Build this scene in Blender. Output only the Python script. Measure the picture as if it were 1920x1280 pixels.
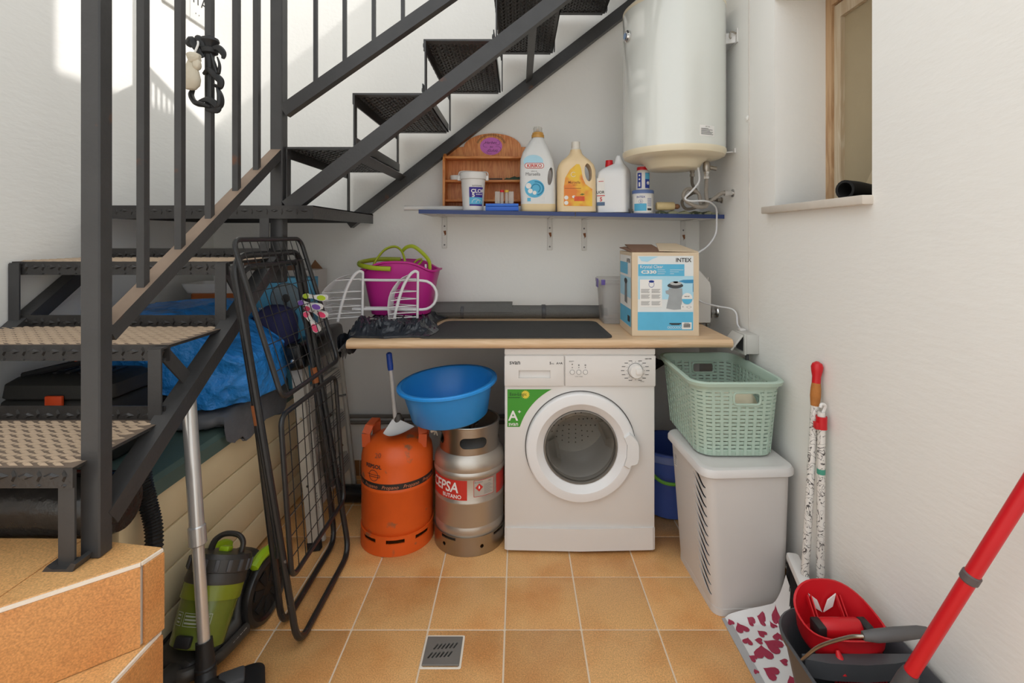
import bpy, bmesh, math, random
from mathutils import Vector, Matrix, noise

for _o in list(bpy.data.objects):
    bpy.data.objects.remove(_o)
SC = bpy.context.scene
COL = SC.collection
R = math.radians

# ------------------------------------------------------------------ camera
cam_d = bpy.data.cameras.new('camera')
cam = bpy.data.objects.new('camera', cam_d)
COL.objects.link(cam)
cam.location = (0, 0, 1.26)
cam.rotation_euler = (R(90), 0, 0)
cam_d.sensor_width = 36.0
cam_d.lens = 926.0 / 1920.0 * 36.0
cam_d.shift_x = -12.0 / 1920.0
cam_d.shift_y = -197.0 / 1920.0
cam_d.clip_start = 0.02
SC.camera = cam

# ------------------------------------------------------------------ sky, sun, exposure
wd = bpy.data.worlds.new('sky')
SC.world = wd
wd.use_nodes = True
bg = wd.node_tree.nodes['Background']
bg.inputs['Color'].default_value = (0.92, 0.965, 1.0, 1)
bg.inputs['Strength'].default_value = 1.7
sun_d = bpy.data.lights.new('sun', 'SUN')
sun_d.energy = 3.0
sun_d.angle = R(0.6)
sun_d.color = (1.0, 0.97, 0.93)
sun = bpy.data.objects.new('sun', sun_d)
COL.objects.link(sun)
sun.location = (3, -1, 6)
sun.rotation_euler = Vector((-1.0, 0.30, -0.835)).to_track_quat('-Z', 'Y').to_euler()
SC.view_settings.view_transform = 'Standard'
SC.view_settings.look = 'None'
SC.view_settings.exposure = -0.05
SC.view_settings.gamma = 1.0
SC.view_settings.use_curve_mapping = False

# ------------------------------------------------------------------ helpers: materials
def lin(c):
    c = c / 255.0
    return c / 12.92 if c <= 0.04045 else ((c + 0.055) / 1.055) ** 2.4

def rgb(r, g, b):
    return (lin(r), lin(g), lin(b), 1.0)

def mat(name, col, rough=0.5, metal=0.0, var=0.06, scale=9.0, bump=0.0, bscale=60.0, spec=0.5,
        trans=0.0, ior=1.45, coat=0.0, alpha=1.0, spots=None, sss=0.0, bdist=0.01):
    m = bpy.data.materials.new(name)
    m.use_nodes = True
    nt = m.node_tree
    N, L = nt.nodes, nt.links
    b = N['Principled BSDF']
    tc = N.new('ShaderNodeTexCoord')
    nz = N.new('ShaderNodeTexNoise')
    nz.inputs['Scale'].default_value = scale
    nz.inputs['Detail'].default_value = 4
    L.new(tc.outputs['Object'], nz.inputs['Vector'])
    mx = N.new('ShaderNodeMix'); mx.data_type = 'RGBA'
    c = rgb(*col)
    mx.inputs[6].default_value = tuple(min(1, x * (1 - var)) for x in c[:3]) + (1,)
    mx.inputs[7].default_value = tuple(min(1, x * (1 + var)) for x in c[:3]) + (1,)
    L.new(nz.outputs['Fac'], mx.inputs[0])
    last = mx.outputs[2]
    if spots:   # (colour, scale, threshold)
        n2 = N.new('ShaderNodeTexNoise'); n2.inputs['Scale'].default_value = spots[1]; n2.inputs['Detail'].default_value = 6
        L.new(tc.outputs['Object'], n2.inputs['Vector'])
        mr = N.new('ShaderNodeMapRange'); mr.inputs[1].default_value = spots[2]; mr.inputs[2].default_value = spots[2] + 0.06
        L.new(n2.outputs['Fac'], mr.inputs[0])
        m2 = N.new('ShaderNodeMix'); m2.data_type = 'RGBA'
        L.new(mr.outputs[0], m2.inputs[0]); L.new(last, m2.inputs[6]); m2.inputs[7].default_value = rgb(*spots[0])
        last = m2.outputs[2]
    L.new(last, b.inputs['Base Color'])
    b.inputs['Roughness'].default_value = rough
    b.inputs['Metallic'].default_value = metal
    b.inputs['Specular IOR Level'].default_value = spec
    b.inputs['Transmission Weight'].default_value = trans
    b.inputs['IOR'].default_value = ior
    b.inputs['Coat Weight'].default_value = coat
    b.inputs['Alpha'].default_value = alpha
    if sss:
        b.inputs['Subsurface Weight'].default_value = sss
        b.inputs['Subsurface Radius'].default_value = (0.01, 0.01, 0.01)
    if bump:
        n3 = N.new('ShaderNodeTexNoise'); n3.inputs['Scale'].default_value = bscale; n3.inputs['Detail'].default_value = 5
        L.new(tc.outputs['Object'], n3.inputs['Vector'])
        bp = N.new('ShaderNodeBump'); bp.inputs['Strength'].default_value = bump; bp.inputs['Distance'].default_value = bdist
        L.new(n3.outputs['Fac'], bp.inputs['Height']); L.new(bp.outputs['Normal'], b.inputs['Normal'])
    return m

def node_mat(name):
    m = bpy.data.materials.new(name); m.use_nodes = True
    return m, m.node_tree.nodes, m.node_tree.links, m.node_tree.nodes['Principled BSDF']

def tile_mat(name, base, dark):
    m, N, L, b = node_mat(name)
    geo = N.new('ShaderNodeNewGeometry'); oi = N.new('ShaderNodeObjectInfo')
    n1 = N.new('ShaderNodeTexNoise'); n1.inputs['Scale'].default_value = 4.5; n1.inputs['Detail'].default_value = 3
    L.new(geo.outputs['Position'], n1.inputs['Vector'])
    n2 = N.new('ShaderNodeTexNoise'); n2.inputs['Scale'].default_value = 260; n2.inputs['Detail'].default_value = 3
    L.new(geo.outputs['Position'], n2.inputs['Vector'])
    mr = N.new('ShaderNodeMapRange'); mr.inputs[1].default_value = 0.42; mr.inputs[2].default_value = 0.75
    L.new(n1.outputs['Fac'], mr.inputs[0])
    a = N.new('ShaderNodeMix'); a.data_type = 'RGBA'; a.inputs[6].default_value = rgb(*base); a.inputs[7].default_value = rgb(*dark)
    L.new(mr.outputs[0], a.inputs[0])
    g = N.new('ShaderNodeMapRange'); g.inputs[1].default_value = 0.3; g.inputs[2].default_value = 0.7; g.inputs[3].default_value = 0.74; g.inputs[4].default_value = 1.2
    L.new(n2.outputs['Fac'], g.inputs[0])
    r = N.new('ShaderNodeMapRange'); r.inputs[3].default_value = 0.92; r.inputs[4].default_value = 1.06
    L.new(oi.outputs['Random'], r.inputs[0])
    mu = N.new('ShaderNodeMath'); mu.operation = 'MULTIPLY'; L.new(g.outputs[0], mu.inputs[0]); L.new(r.outputs[0], mu.inputs[1])
    v = N.new('ShaderNodeVectorMath'); v.operation = 'SCALE'; L.new(a.outputs[2], v.inputs[0]); L.new(mu.outputs[0], v.inputs['Scale'])
    L.new(v.outputs[0], b.inputs['Base Color'])
    b.inputs['Roughness'].default_value = 0.42
    bp = N.new('ShaderNodeBump'); bp.inputs['Strength'].default_value = 0.12; bp.inputs['Distance'].default_value = 0.004
    L.new(n2.outputs['Fac'], bp.inputs['Height']); L.new(bp.outputs['Normal'], b.inputs['Normal'])
    return m

def wood_mat(name, c1, c2, axis=2, rough=0.45, sc=10.0):
    m, N, L, b = node_mat(name)
    tc = N.new('ShaderNodeTexCoord'); mp = N.new('ShaderNodeMapping')
    s = [sc, sc, sc]; s[axis] = sc * 0.12
    mp.inputs['Scale'].default_value = s
    L.new(tc.outputs['Object'], mp.inputs['Vector'])
    nz = N.new('ShaderNodeTexNoise'); nz.inputs['Scale'].default_value = 3.0; nz.inputs['Detail'].default_value = 6; nz.inputs['Distortion'].default_value = 0.8
    L.new(mp.outputs['Vector'], nz.inputs['Vector'])
    wv = N.new('ShaderNodeMath'); wv.operation = 'SINE'
    ml = N.new('ShaderNodeMath'); ml.operation = 'MULTIPLY'; ml.inputs[1].default_value = 40.0
    L.new(nz.outputs['Fac'], ml.inputs[0]); L.new(ml.outputs[0], wv.inputs[0])
    mr = N.new('ShaderNodeMapRange'); mr.inputs[1].default_value = -1; mr.inputs[2].default_value = 1
    L.new(wv.outputs[0], mr.inputs[0])
    mx = N.new('ShaderNodeMix'); mx.data_type = 'RGBA'; mx.inputs[6].default_value = rgb(*c1); mx.inputs[7].default_value = rgb(*c2)
    L.new(mr.outputs[0], mx.inputs[0]); L.new(mx.outputs[2], b.inputs['Base Color'])
    b.inputs['Roughness'].default_value = rough
    return m

def clear_mat(name, tint, dens=0.25, rough=0.1):
    """thin see-through plastic or glass sheet: part transparent, part glossy"""
    m, N, L, b = node_mat(name)
    out = [n for n in N if n.type == 'OUTPUT_MATERIAL'][0]
    tr = N.new('ShaderNodeBsdfTransparent'); tr.inputs['Color'].default_value = tuple(0.5 + 0.5 * x for x in rgb(*tint)[:3]) + (1,)
    b.inputs['Base Color'].default_value = rgb(*tint); b.inputs['Roughness'].default_value = rough
    nz = N.new('ShaderNodeTexNoise'); nz.inputs['Scale'].default_value = 14
    mr = N.new('ShaderNodeMapRange'); mr.inputs[3].default_value = dens * 0.85; mr.inputs[4].default_value = dens * 1.15
    L.new(nz.outputs['Fac'], mr.inputs[0])
    ms = N.new('ShaderNodeMixShader'); L.new(mr.outputs[0], ms.inputs[0]); L.new(tr.outputs[0], ms.inputs[1]); L.new(b.outputs[0], ms.inputs[2])
    L.new(ms.outputs[0], out.inputs['Surface'])
    return m

def scribble_mat(name):
    m, N, L, b = node_mat(name)
    tc = N.new('ShaderNodeTexCoord')
    nz = N.new('ShaderNodeTexNoise'); nz.inputs['Scale'].default_value = 34; nz.inputs['Detail'].default_value = 1.0; nz.inputs['Distortion'].default_value = 1.6
    L.new(tc.outputs['Object'], nz.inputs['Vector'])
    s = N.new('ShaderNodeMath'); s.operation = 'SUBTRACT'; s.inputs[1].default_value = 0.5; L.new(nz.outputs['Fac'], s.inputs[0])
    a = N.new('ShaderNodeMath'); a.operation = 'ABSOLUTE'; L.new(s.outputs[0], a.inputs[0])
    mr = N.new('ShaderNodeMapRange'); mr.inputs[1].default_value = 0.010; mr.inputs[2].default_value = 0.028
    L.new(a.outputs[0], mr.inputs[0])
    mx = N.new('ShaderNodeMix'); mx.data_type = 'RGBA'; mx.inputs[6].default_value = rgb(70, 66, 66); mx.inputs[7].default_value = rgb(222, 218, 212)
    L.new(mr.outputs[0], mx.inputs[0]); L.new(mx.outputs[2], b.inputs['Base Color'])
    b.inputs['Roughness'].default_value = 0.4
    return m

# ------------------------------------------------------------------ helpers: geometry
class MB:
    def __init__(s): s.v = []; s.f = []; s.mi = []
    def add(s, vs, fs, m=0):
        n = len(s.v); s.v += [Vector(p) for p in vs]
        s.f += [tuple(i + n for i in q) for q in fs]; s.mi += [m] * len(fs); return s
    def merge(s, o):
        n = len(s.v); s.v += o.v; s.f += [tuple(i + n for i in q) for q in o.f]; s.mi += o.mi; return s
    def xf(s, M):
        s.v = [M @ p for p in s.v]; return s
    def box(s, x0, x1, y0, y1, z0, z1, m=0):
        return s.add([(x0, y0, z0), (x1, y0, z0), (x1, y1, z0), (x0, y1, z0), (x0, y0, z1), (x1, y0, z1), (x1, y1, z1), (x0, y1, z1)],
                     [(0, 3, 2, 1), (4, 5, 6, 7), (0, 1, 5, 4), (1, 2, 6, 5), (2, 3, 7, 6), (3, 0, 4, 7)], m)
    def rbox(s, x0, x1, y0, y1, z0, z1, r=0.004, seg=2, m=0):
        bm = bmesh.new(); bmesh.ops.create_cube(bm, size=1)
        for v in bm.verts:
            v.co = Vector(((x0 + x1) / 2 + v.co.x * (x1 - x0), (y0 + y1) / 2 + v.co.y * (y1 - y0), (z0 + z1) / 2 + v.co.z * (z1 - z0)))
        bmesh.ops.bevel(bm, geom=list(bm.edges), offset=r, segments=seg, affect='EDGES', profile=0.5)
        bm.verts.index_update()
        s.add([v.co.copy() for v in bm.verts], [tuple(v.index for v in f.verts) for f in bm.faces], m)
        bm.free(); return s
    def rings(s, rs, cap=True, closed=True, loop=False, m=0):
        n = len(rs[0]); k = len(rs)
        vs = [p for r in rs for p in r]; fs = []
        for j in range(k if loop else k - 1):
            j2 = (j + 1) % k
            for i in range(n if closed else n - 1):
                i2 = (i + 1) % n
                fs.append((j * n + i, j * n + i2, j2 * n + i2, j2 * n + i))
        if cap and not loop and closed:
            fs.append(tuple(range(n - 1, -1, -1))); fs.append(tuple((k - 1) * n + i for i in range(n)))
        return s.add(vs, fs, m)
    def tube(s, pts, r, n=8, loop=False, cap=True, m=0, flat=1.0):
        P = [Vector(p) for p in pts]; k = len(P); rs = []
        up = None
        for i in range(k):
            if loop: t = P[(i + 1) % k] - P[i - 1]
            else: t = P[min(i + 1, k - 1)] - P[max(i - 1, 0)]
            if t.length < 1e-9: t = Vector((0, 0, 1))
            t.normalize()
            if up is None:
                up = Vector((0, 0, 1)) if abs(t.z) < 0.9 else Vector((0, 1, 0))
            a = up - t * up.dot(t)
            if a.length < 1e-6: a = t.orthogonal()
            a.normalize(); up = a
            bvec = t.cross(a)
            rr = r[i] if isinstance(r, (list, tuple)) else r
            rs.append([P[i] + a * (rr * math.cos(2 * math.pi * q / n)) + bvec * (rr * flat * math.sin(2 * math.pi * q / n)) for q in range(n)])
        return s.rings(rs, cap=cap, loop=loop, m=m)
    def lathe(s, prof, n=32, c=(0, 0, 0), m=0, cap=True, sx=1.0, sy=1.0):
        rs = [[Vector((c[0] + max(r, 1e-5) * sx * math.cos(2 * math.pi * q / n), c[1] + max(r, 1e-5) * sy * math.sin(2 * math.pi * q / n), c[2] + z)) for q in range(n)] for r, z in prof]
        return s.rings(rs, cap=cap, m=m)
    def prism(s, poly, d0, d1, axis='z', m=0):
        def q(a, b, d):
            return {'z': (a, b, d), 'y': (a, d, b), 'x': (d, a, b)}[axis]
        n = len(poly)
        return s.add([q(a, b, d0) for a, b in poly] + [q(a, b, d1) for a, b in poly],
                     [tuple(range(n - 1, -1, -1)), tuple(range(n, 2 * n))] + [(i, (i + 1) % n, n + (i + 1) % n, n + i) for i in range(n)], m)
    def bar(s, p0, p1, w, h, side=(1, 0, 0), m=0):
        """rectangular bar from p0 to p1; w along 'side', h across"""
        p0 = Vector(p0); p1 = Vector(p1); t = (p1 - p0).normalized()
        a = Vector(side); a = (a - t * a.dot(t)).normalized(); b = t.cross(a)
        o = [a * (i * w / 2) + b * (j * h / 2) for i, j in ((-1, -1), (1, -1), (1, 1), (-1, 1))]
        return s.rings([[p0 + q for q in o], [p1 + q for q in o]], m=m)

ORG = {}
def origin(o):
    return ORG.get(o.name, Vector((0, 0, 0)))

def finish(me, smooth):
    bm = bmesh.new(); bm.from_mesh(me)
    bmesh.ops.recalc_face_normals(bm, faces=bm.faces); bm.to_mesh(me); bm.free()
    if smooth:
        me.shade_smooth(); me.set_sharp_from_angle(angle=R(smooth))

def mesh_of(mb, name, mats, org, smooth=35, recalc=True):
    me = bpy.data.meshes.new(name)
    me.from_pydata([tuple(p - org) for p in mb.v], [], mb.f)
    for m in (mats if isinstance(mats, (list, tuple)) else [mats]): me.materials.append(m)
    if max(mb.mi, default=0): me.polygons.foreach_set('material_index', mb.mi)
    me.update()
    if recalc: finish(me, smooth)
    elif smooth: me.shade_smooth(); me.set_sharp_from_angle(angle=R(smooth))
    return me

def part(name, mb, mats, parent, smooth=35, label=None, kind=None, recalc=True):
    """a mesh (built in world coordinates) as a child of a thing or part"""
    org = origin(parent)
    o = bpy.data.objects.new(name, mesh_of(mb, name, mats, org, smooth, recalc))
    COL.objects.link(o); o.parent = parent; ORG[o.name] = org
    if label: o['label'] = label
    if kind: o['kind'] = kind
    return o

def tag(o, label, cat, group=None, kind=None):
    o['label'] = label; o['category'] = cat
    if group: o['group'] = group
    if kind: o['kind'] = kind
    return o

def thing(name, label, cat, loc=(0, 0, 0), group=None):
    o = bpy.data.objects.new(name, None); COL.objects.link(o)
    o.empty_display_size = 0.05
    o.location = loc; ORG[o.name] = Vector(loc)
    return tag(o, label, cat, group)

def solo(name, label, cat, mb, mats, group=None, smooth=35, kind=None):
    xs = [p.x for p in mb.v]; ys = [p.y for p in mb.v]; zs = [p.z for p in mb.v]
    org = Vector(((min(xs) + max(xs)) / 2, (min(ys) + max(ys)) / 2, min(zs)))
    o = bpy.data.objects.new(name, mesh_of(mb, name, mats, org, smooth))
    COL.objects.link(o); o.location = org; ORG[o.name] = org
    return tag(o, label, cat, group, kind)

def struct(name, mb, mats, label=None, smooth=0):
    o = bpy.data.objects.new(name, mesh_of(mb, name, mats, Vector((0, 0, 0)), smooth))
    COL.objects.link(o); o['kind'] = 'structure'
    if label: o['label'] = label
    return o

def cut(mb, cutter):
    """mb minus cutter, as a new MB (exact boolean)"""
    ms = []
    for q in (mb, cutter):
        me = bpy.data.meshes.new('tmp'); me.from_pydata([tuple(p) for p in q.v], [], q.f); finish(me, 0); ms.append(me)
    a = bpy.data.objects.new('tmp_a', ms[0]); b = bpy.data.objects.new('tmp_b', ms[1])
    COL.objects.link(a); COL.objects.link(b)
    md = a.modifiers.new('b', 'BOOLEAN'); md.object = b; md.operation = 'DIFFERENCE'; md.solver = 'EXACT'
    dg = bpy.context.evaluated_depsgraph_get()
    me = bpy.data.meshes.new_from_object(a.evaluated_get(dg))
    r = MB(); r.add([v.co.copy() for v in me.vertices], [tuple(p.vertices) for p in me.polygons])
    bpy.data.objects.remove(a); bpy.data.objects.remove(b)
    for q in ms + [me]: bpy.data.meshes.remove(q)
    return r

_txt = {}
def glyphs(s, size, bold=0.0, shear=0.0):
    """flat mesh of a line of text, centred on x, resting on y = 0"""
    key = (s, bold, shear)
    if key not in _txt:
        cu = bpy.data.curves.new('t', 'FONT'); cu.body = s; cu.size = 1.0; cu.offset = bold; cu.shear = shear
        cu.resolution_u = 3; cu.align_x = 'CENTER'
        o = bpy.data.objects.new('t', cu); COL.objects.link(o)
        dg = bpy.context.evaluated_depsgraph_get()
        me = bpy.data.meshes.new_from_object(o.evaluated_get(dg))
        _txt[key] = ([v.co.copy() for v in me.vertices], [tuple(p.vertices) for p in me.polygons])
        bpy.data.objects.remove(o); bpy.data.curves.remove(cu); bpy.data.meshes.remove(me)
    vs, fs = _txt[key]
    return [(v.x * size, v.y * size) for v in vs], fs

def plane_map(o, right=(1, 0, 0), up=(0, 0, 1), off=0.0008):
    o = Vector(o); r = Vector(right).normalized(); u = Vector(up).normalized(); n = r.cross(u)
    return lambda x, y: o + r * x + u * y + n * off

def cyl_map(c, rad, ang, z, off=0.0008):
    """ang measured from -Y (towards the viewer), positive to +X; x runs along the wall"""
    def f(x, y):
        a = ang + x / rad
        return Vector((c[0] + (rad + off) * math.sin(a), c[1] - (rad + off) * math.cos(a), z + y))
    return f

def text(mb, s, size, f, x=0, y=0, bold=0.0, shear=0.0, wide=1.0, m=0):
    vs, fs = glyphs(s, size, bold, shear)
    return mb.add([f(x + a * wide, y + b) for a, b in vs], fs, m)

def quad(mb, f, x0, x1, y0, y1, m=0, n=1):
    vs = []; fs = []
    for i in range(n + 1):
        x = x0 + (x1 - x0) * i / n
        vs += [f(x, y0), f(x, y1)]
    for i in range(n): fs.append((2 * i, 2 * i + 2, 2 * i + 3, 2 * i + 1))
    return mb.add(vs, fs, m)

def poly(mb, f, pts, m=0):
    return mb.add([f(a, b) for a, b in pts], [tuple(range(len(pts)))], m)

def disc(mb, f, cx, cy, r, n=20, m=0, ry=None):
    return poly(mb, f, [(cx + r * math.cos(2 * math.pi * i / n), cy + (ry or r) * math.sin(2 * math.pi * i / n)) for i in range(n)], m)

def ringd(mb, f, cx, cy, r, w, n=24, m=0, ry=None, a0=0, a1=2 * math.pi):
    vs = []; fs = []
    k = (ry or r) / r
    for i in range(n + 1):
        a = a0 + (a1 - a0) * i / n
        for q in (r - w / 2, r + w / 2): vs.append(f(cx + q * math.cos(a), cy + k * q * math.sin(a)))
    for i in range(n): fs.append((2 * i, 2 * i + 1, 2 * i + 3, 2 * i + 2))
    return mb.add(vs, fs, m)

def arc(c, r, a0, a1, n=8, plane='xz'):
    out = []
    for i in range(n + 1):
        a = R(a0 + (a1 - a0) * i / n); u = r * math.cos(a); v = r * math.sin(a)
        out.append(Vector(c) + (Vector((u, 0, v)) if plane == 'xz' else Vector((0, u, v)) if plane == 'yz' else Vector((u, v, 0))))
    return out

def rrect(x0, x1, y0, y1, r, n=5):
    """rounded rectangle outline, counter-clockwise"""
    out = []
    for cx, cy, a in ((x1 - r, y1 - r, 0), (x0 + r, y1 - r, 90), (x0 + r, y0 + r, 180), (x1 - r, y0 + r, 270)):
        for i in range(n + 1):
            t = R(a + 90 * i / n); out.append((cx + r * math.cos(t), cy + r * math.sin(t)))
    return out

def smooth_path(pts, n=6, loop=False):
    """Catmull-Rom through the points"""
    P = [Vector(p) for p in pts]; k = len(P); out = []
    for i in range(k if loop else k - 1):
        if loop: a, b, c, d = P[i - 1], P[i], P[(i + 1) % k], P[(i + 2) % k]
        else: a, b, c, d = P[max(i - 1, 0)], P[i], P[i + 1], P[min(i + 2, k - 1)]
        for j in range(n):
            t = j / n
            out.append(0.5 * ((2 * b) + (c - a) * t + (2 * a - 5 * b + 4 * c - d) * t * t + (3 * b - a - 3 * c + d) * t ** 3))
    if not loop: out.append(P[-1])
    return out

def corner_loop(pts, r, n=5):
    """closed 3-D polygon with rounded corners"""
    P = [Vector(p) for p in pts]; k = len(P); out = []
    for i in range(k):
        p = P[i]; a = (P[i - 1] - p).normalized(); b = (P[(i + 1) % k] - p).normalized()
        for j in range(n + 1):
            t = j / n; s0 = p + a * r; s1 = p + b * r
            out.append((1 - t) ** 2 * s0 + 2 * t * (1 - t) * p + t * t * s1)
    return out

def blob(c, rad, seed, amp=0.12, freq=4.0, nu=56, nv=36, power=0.75, zmin=None, ridge=0.5, fine=0.3):
    """lumpy soft bundle with ridged folds; flat where it rests"""
    mb = MB(); off = Vector((seed * 7.3, seed * 3.1, seed * 5.7)); rs = []
    def sp(x): return math.copysign(abs(x) ** power, x)
    for j in range(1, nv):
        ph = -math.pi / 2 + math.pi * j / nv; ring = []
        for i in range(nu):
            th = 2 * math.pi * i / nu
            d = Vector((sp(math.cos(ph)) * sp(math.cos(th)), sp(math.cos(ph)) * sp(math.sin(th)), sp(math.sin(ph))))
            q = Vector((d.x * rad[0], d.y * rad[1], d.z * rad[2]))
            n0 = noise.noise(q * freq + off)
            n1 = 1 - 2 * abs(noise.noise(q * freq * 2.1 + off * 2))
            n2 = 1 - 2 * abs(noise.noise(q * freq * 5.0 + off * 3))
            k = 1 + amp * (n0 + ridge * n1 + fine * n2)
            p = Vector(c) + q * k
            if zmin is not None and p.z < zmin: p.z = zmin
            ring.append(p)
        rs.append(ring)
    mb.rings(rs); return mb

# ------------------------------------------------------------------ materials
def wall_mat():
    m, N, L, b = node_mat('white_plaster')
    geo = N.new('ShaderNodeNewGeometry')
    n1 = N.new('ShaderNodeTexNoise'); n1.inputs['Scale'].default_value = 1.6; n1.inputs['Detail'].default_value = 5
    L.new(geo.outputs['Position'], n1.inputs['Vector'])
    mx = N.new('ShaderNodeMix'); mx.data_type = 'RGBA'; mx.inputs[6].default_value = rgb(236, 234, 229); mx.inputs[7].default_value = rgb(245, 243, 238)
    L.new(n1.outputs['Fac'], mx.inputs[0]); L.new(mx.outputs[2], b.inputs['Base Color'])
    mp = N.new('ShaderNodeMapping'); mp.inputs['Scale'].default_value = (1, 0.35, 1); mp.inputs['Rotation'].default_value = (R(18), 0, 0)
    L.new(geo.outputs['Position'], mp.inputs['Vector'])
    n2 = N.new('ShaderNodeTexNoise'); n2.inputs['Scale'].default_value = 55; n2.inputs['Detail'].default_value = 4
    L.new(mp.outputs['Vector'], n2.inputs['Vector'])
    bp = N.new('ShaderNodeBump'); bp.inputs['Strength'].default_value = 0.18; bp.inputs['Distance'].default_value = 0.006
    L.new(n2.outputs['Fac'], bp.inputs['Height']); L.new(bp.outputs['Normal'], b.inputs['Normal'])
    b.inputs['Roughness'].default_value = 0.75
    return m

WALL = wall_mat()
TILE = tile_mat('terracotta_tile', (224, 172, 112), (208, 142, 80))
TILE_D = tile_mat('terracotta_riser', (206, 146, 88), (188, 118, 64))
SKIRT = tile_mat('skirting_tile', (168, 124, 76), (140, 92, 50))
GROUT = mat('grout', (232, 212, 186), 0.9, bump=0.2, bscale=200)
WGROUT = mat('white_grout', (236, 224, 208), 0.85, bump=0.2, bscale=180)
BLACK_M = mat('black_paint', (58, 57, 57), 0.40, var=0.22, scale=14, spots=((96, 62, 42), 9, 0.70), bump=0.06, bscale=90)
BLACK_M2 = mat('black_tread_paint', (50, 48, 47), 0.30, var=0.35, scale=20, bump=0.1, bscale=120)
DUST_SHADE = mat('dusty_shaded_tread', (112, 96, 82), 0.8, var=0.22, scale=8, bump=0.15, bscale=150)  # tan dust, darkened to paint in the shadow lines between the ridges
DUST_H = mat('dusty_tread_ridges', (174, 152, 128), 0.8, var=0.16, scale=6)
DUSTR = mat('dusty_rail', (132, 112, 95), 0.7, var=0.2, scale=12)
BLACK_P = mat('black_plastic', (34, 34, 35), 0.45, var=0.2)
GREY_P = mat('grey_plastic', (74, 74, 76), 0.5, var=0.1)
DARK_R = mat('dark_rubber', (28, 27, 27), 0.75, var=0.2)
CHROME = mat('chrome', (214, 212, 210), 0.16, metal=0.9, var=0.05)
STEEL = mat('brushed_steel', (170, 162, 152), 0.34, metal=1.0, var=0.10, scale=6, bump=0.04, bscale=140)
ALU = mat('dull_aluminium', (196, 190, 180), 0.5, metal=0.35, var=0.16, scale=18, spots=((214, 208, 198), 40, 0.68))
WHITE_P = mat('white_plastic', (226, 223, 219), 0.35, var=0.03)
WHITE_E = mat('white_enamel', (226, 225, 221), 0.22, var=0.02, coat=0.4)
IVORY = mat('ivory_enamel', (232, 221, 194), 0.3, var=0.04)
INK = mat('black_ink', (52, 50, 50), 0.6)
INKG = mat('grey_ink', (120, 118, 118), 0.6)
PAPER = mat('white_print', (232, 230, 226), 0.6, var=0.03)
RED_P = mat('red_plastic', (198, 24, 34), 0.34, var=0.08)
RED_I = mat('red_ink', (196, 44, 38), 0.5)
BLUE_I = mat('blue_ink', (38, 62, 150), 0.5)
CYAN_I = mat('cyan_ink', (92, 178, 214), 0.55, var=0.12, scale=16)
CYAN_L = mat('pale_cyan_ink', (172, 214, 232), 0.55, var=0.12, scale=10)
WOOD_O = wood_mat('orange_pine', (204, 118, 54), (228, 152, 84), 2, 0.42, 9)

# ------------------------------------------------------------------ room shell
XL, XR, YB, YF = -1.61, 0.956, 2.61, -0.45
TS = 0.2455
struct('floor', MB().box(-5.0, 5.0, -6.0, YB + 0.25, -0.15, -0.0022), GROUT, 'sand-coloured tiled patio floor with pale joints')
FLOOR = bpy.data.objects['floor']
tb = MB()
h = TS / 2 - 0.0028
tb.rings([[Vector((x, y, z)) for x, y in rrect(-k, k, -k, k, 0.003, 2)] for k, z in ((h, -0.006), (h, -0.0008), (h - 0.0015, 0.0))])
tme = mesh_of(tb, 'floor_tile', TILE, Vector((0, 0, 0)), 30)
ix0 = int(math.floor((XL + 0.0437) / TS)); ix1 = int(math.ceil((XR + 0.0437) / TS))
iy0 = int(math.floor((0.35 - 1.829) / TS)); iy1 = int(math.ceil((YB - 1.829) / TS))
rnd = random.Random(4)
for i in range(ix0, ix1):
    for j in range(iy0, iy1):
        o = bpy.data.objects.new('floor_tile', tme); COL.objects.link(o)
        o.parent = FLOOR
        o.location = (-0.0437 + (i + 0.5) * TS, 1.829 + (j + 0.5) * TS, rnd.uniform(-0.0008, 0.0006))
        o.rotation_euler = (0, 0, rnd.choice((0, 90, 180, 270)) * math.pi / 180)
# the part of the floor behind the viewer: plain tile screed
fb = MB().box(-5.0, 5.0, -6.0, 1.829 + iy0 * TS - 0.003, -0.0020, -0.0005)
o = part('terrace_paving', fb, mat('pale_terrace', (206, 199, 190), 0.8, var=0.06, scale=2), FLOOR, 0)

struct('wall_left', MB().box(XL - 0.2, XL, YF, YB + 0.2, -0.1, 4.1), WALL, 'white plastered wall behind the metal stairs')
struct('wall_back', MB().box(XL, XR, YB, YB + 0.2, -0.1, 4.2), WALL, 'white plastered wall behind shelf and worktop')
struct('wall_front', MB().box(-4.8, 4.8, -5.8, -5.6, -0.1, 2.6), WALL, 'white garden wall on the far side of the terrace')
W0, W1, WZ0, WZ1 = 1.335, 1.842, 1.372, 2.14          # window opening in the right wall
wr = MB()
YR = -0.45
wr.box(XR, XR + 0.3, YR, W0, -0.1, 3.98)
wr.box(XR, XR + 0.3, YR, 0.86, 3.98, 5.4)      # added block out of view, keeps sun off the near left wall
wr.box(XR, XR + 0.3, W1, YB + 0.2, -0.1, 3.98)
wr.box(XR, XR + 0.3, W0, W1, -0.1, WZ0)
wr.box(XR, XR + 0.3, W0, W1, WZ1, 3.98)
WR = struct('wall_right', wr, WALL, 'rough white plastered wall with recessed window')
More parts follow.
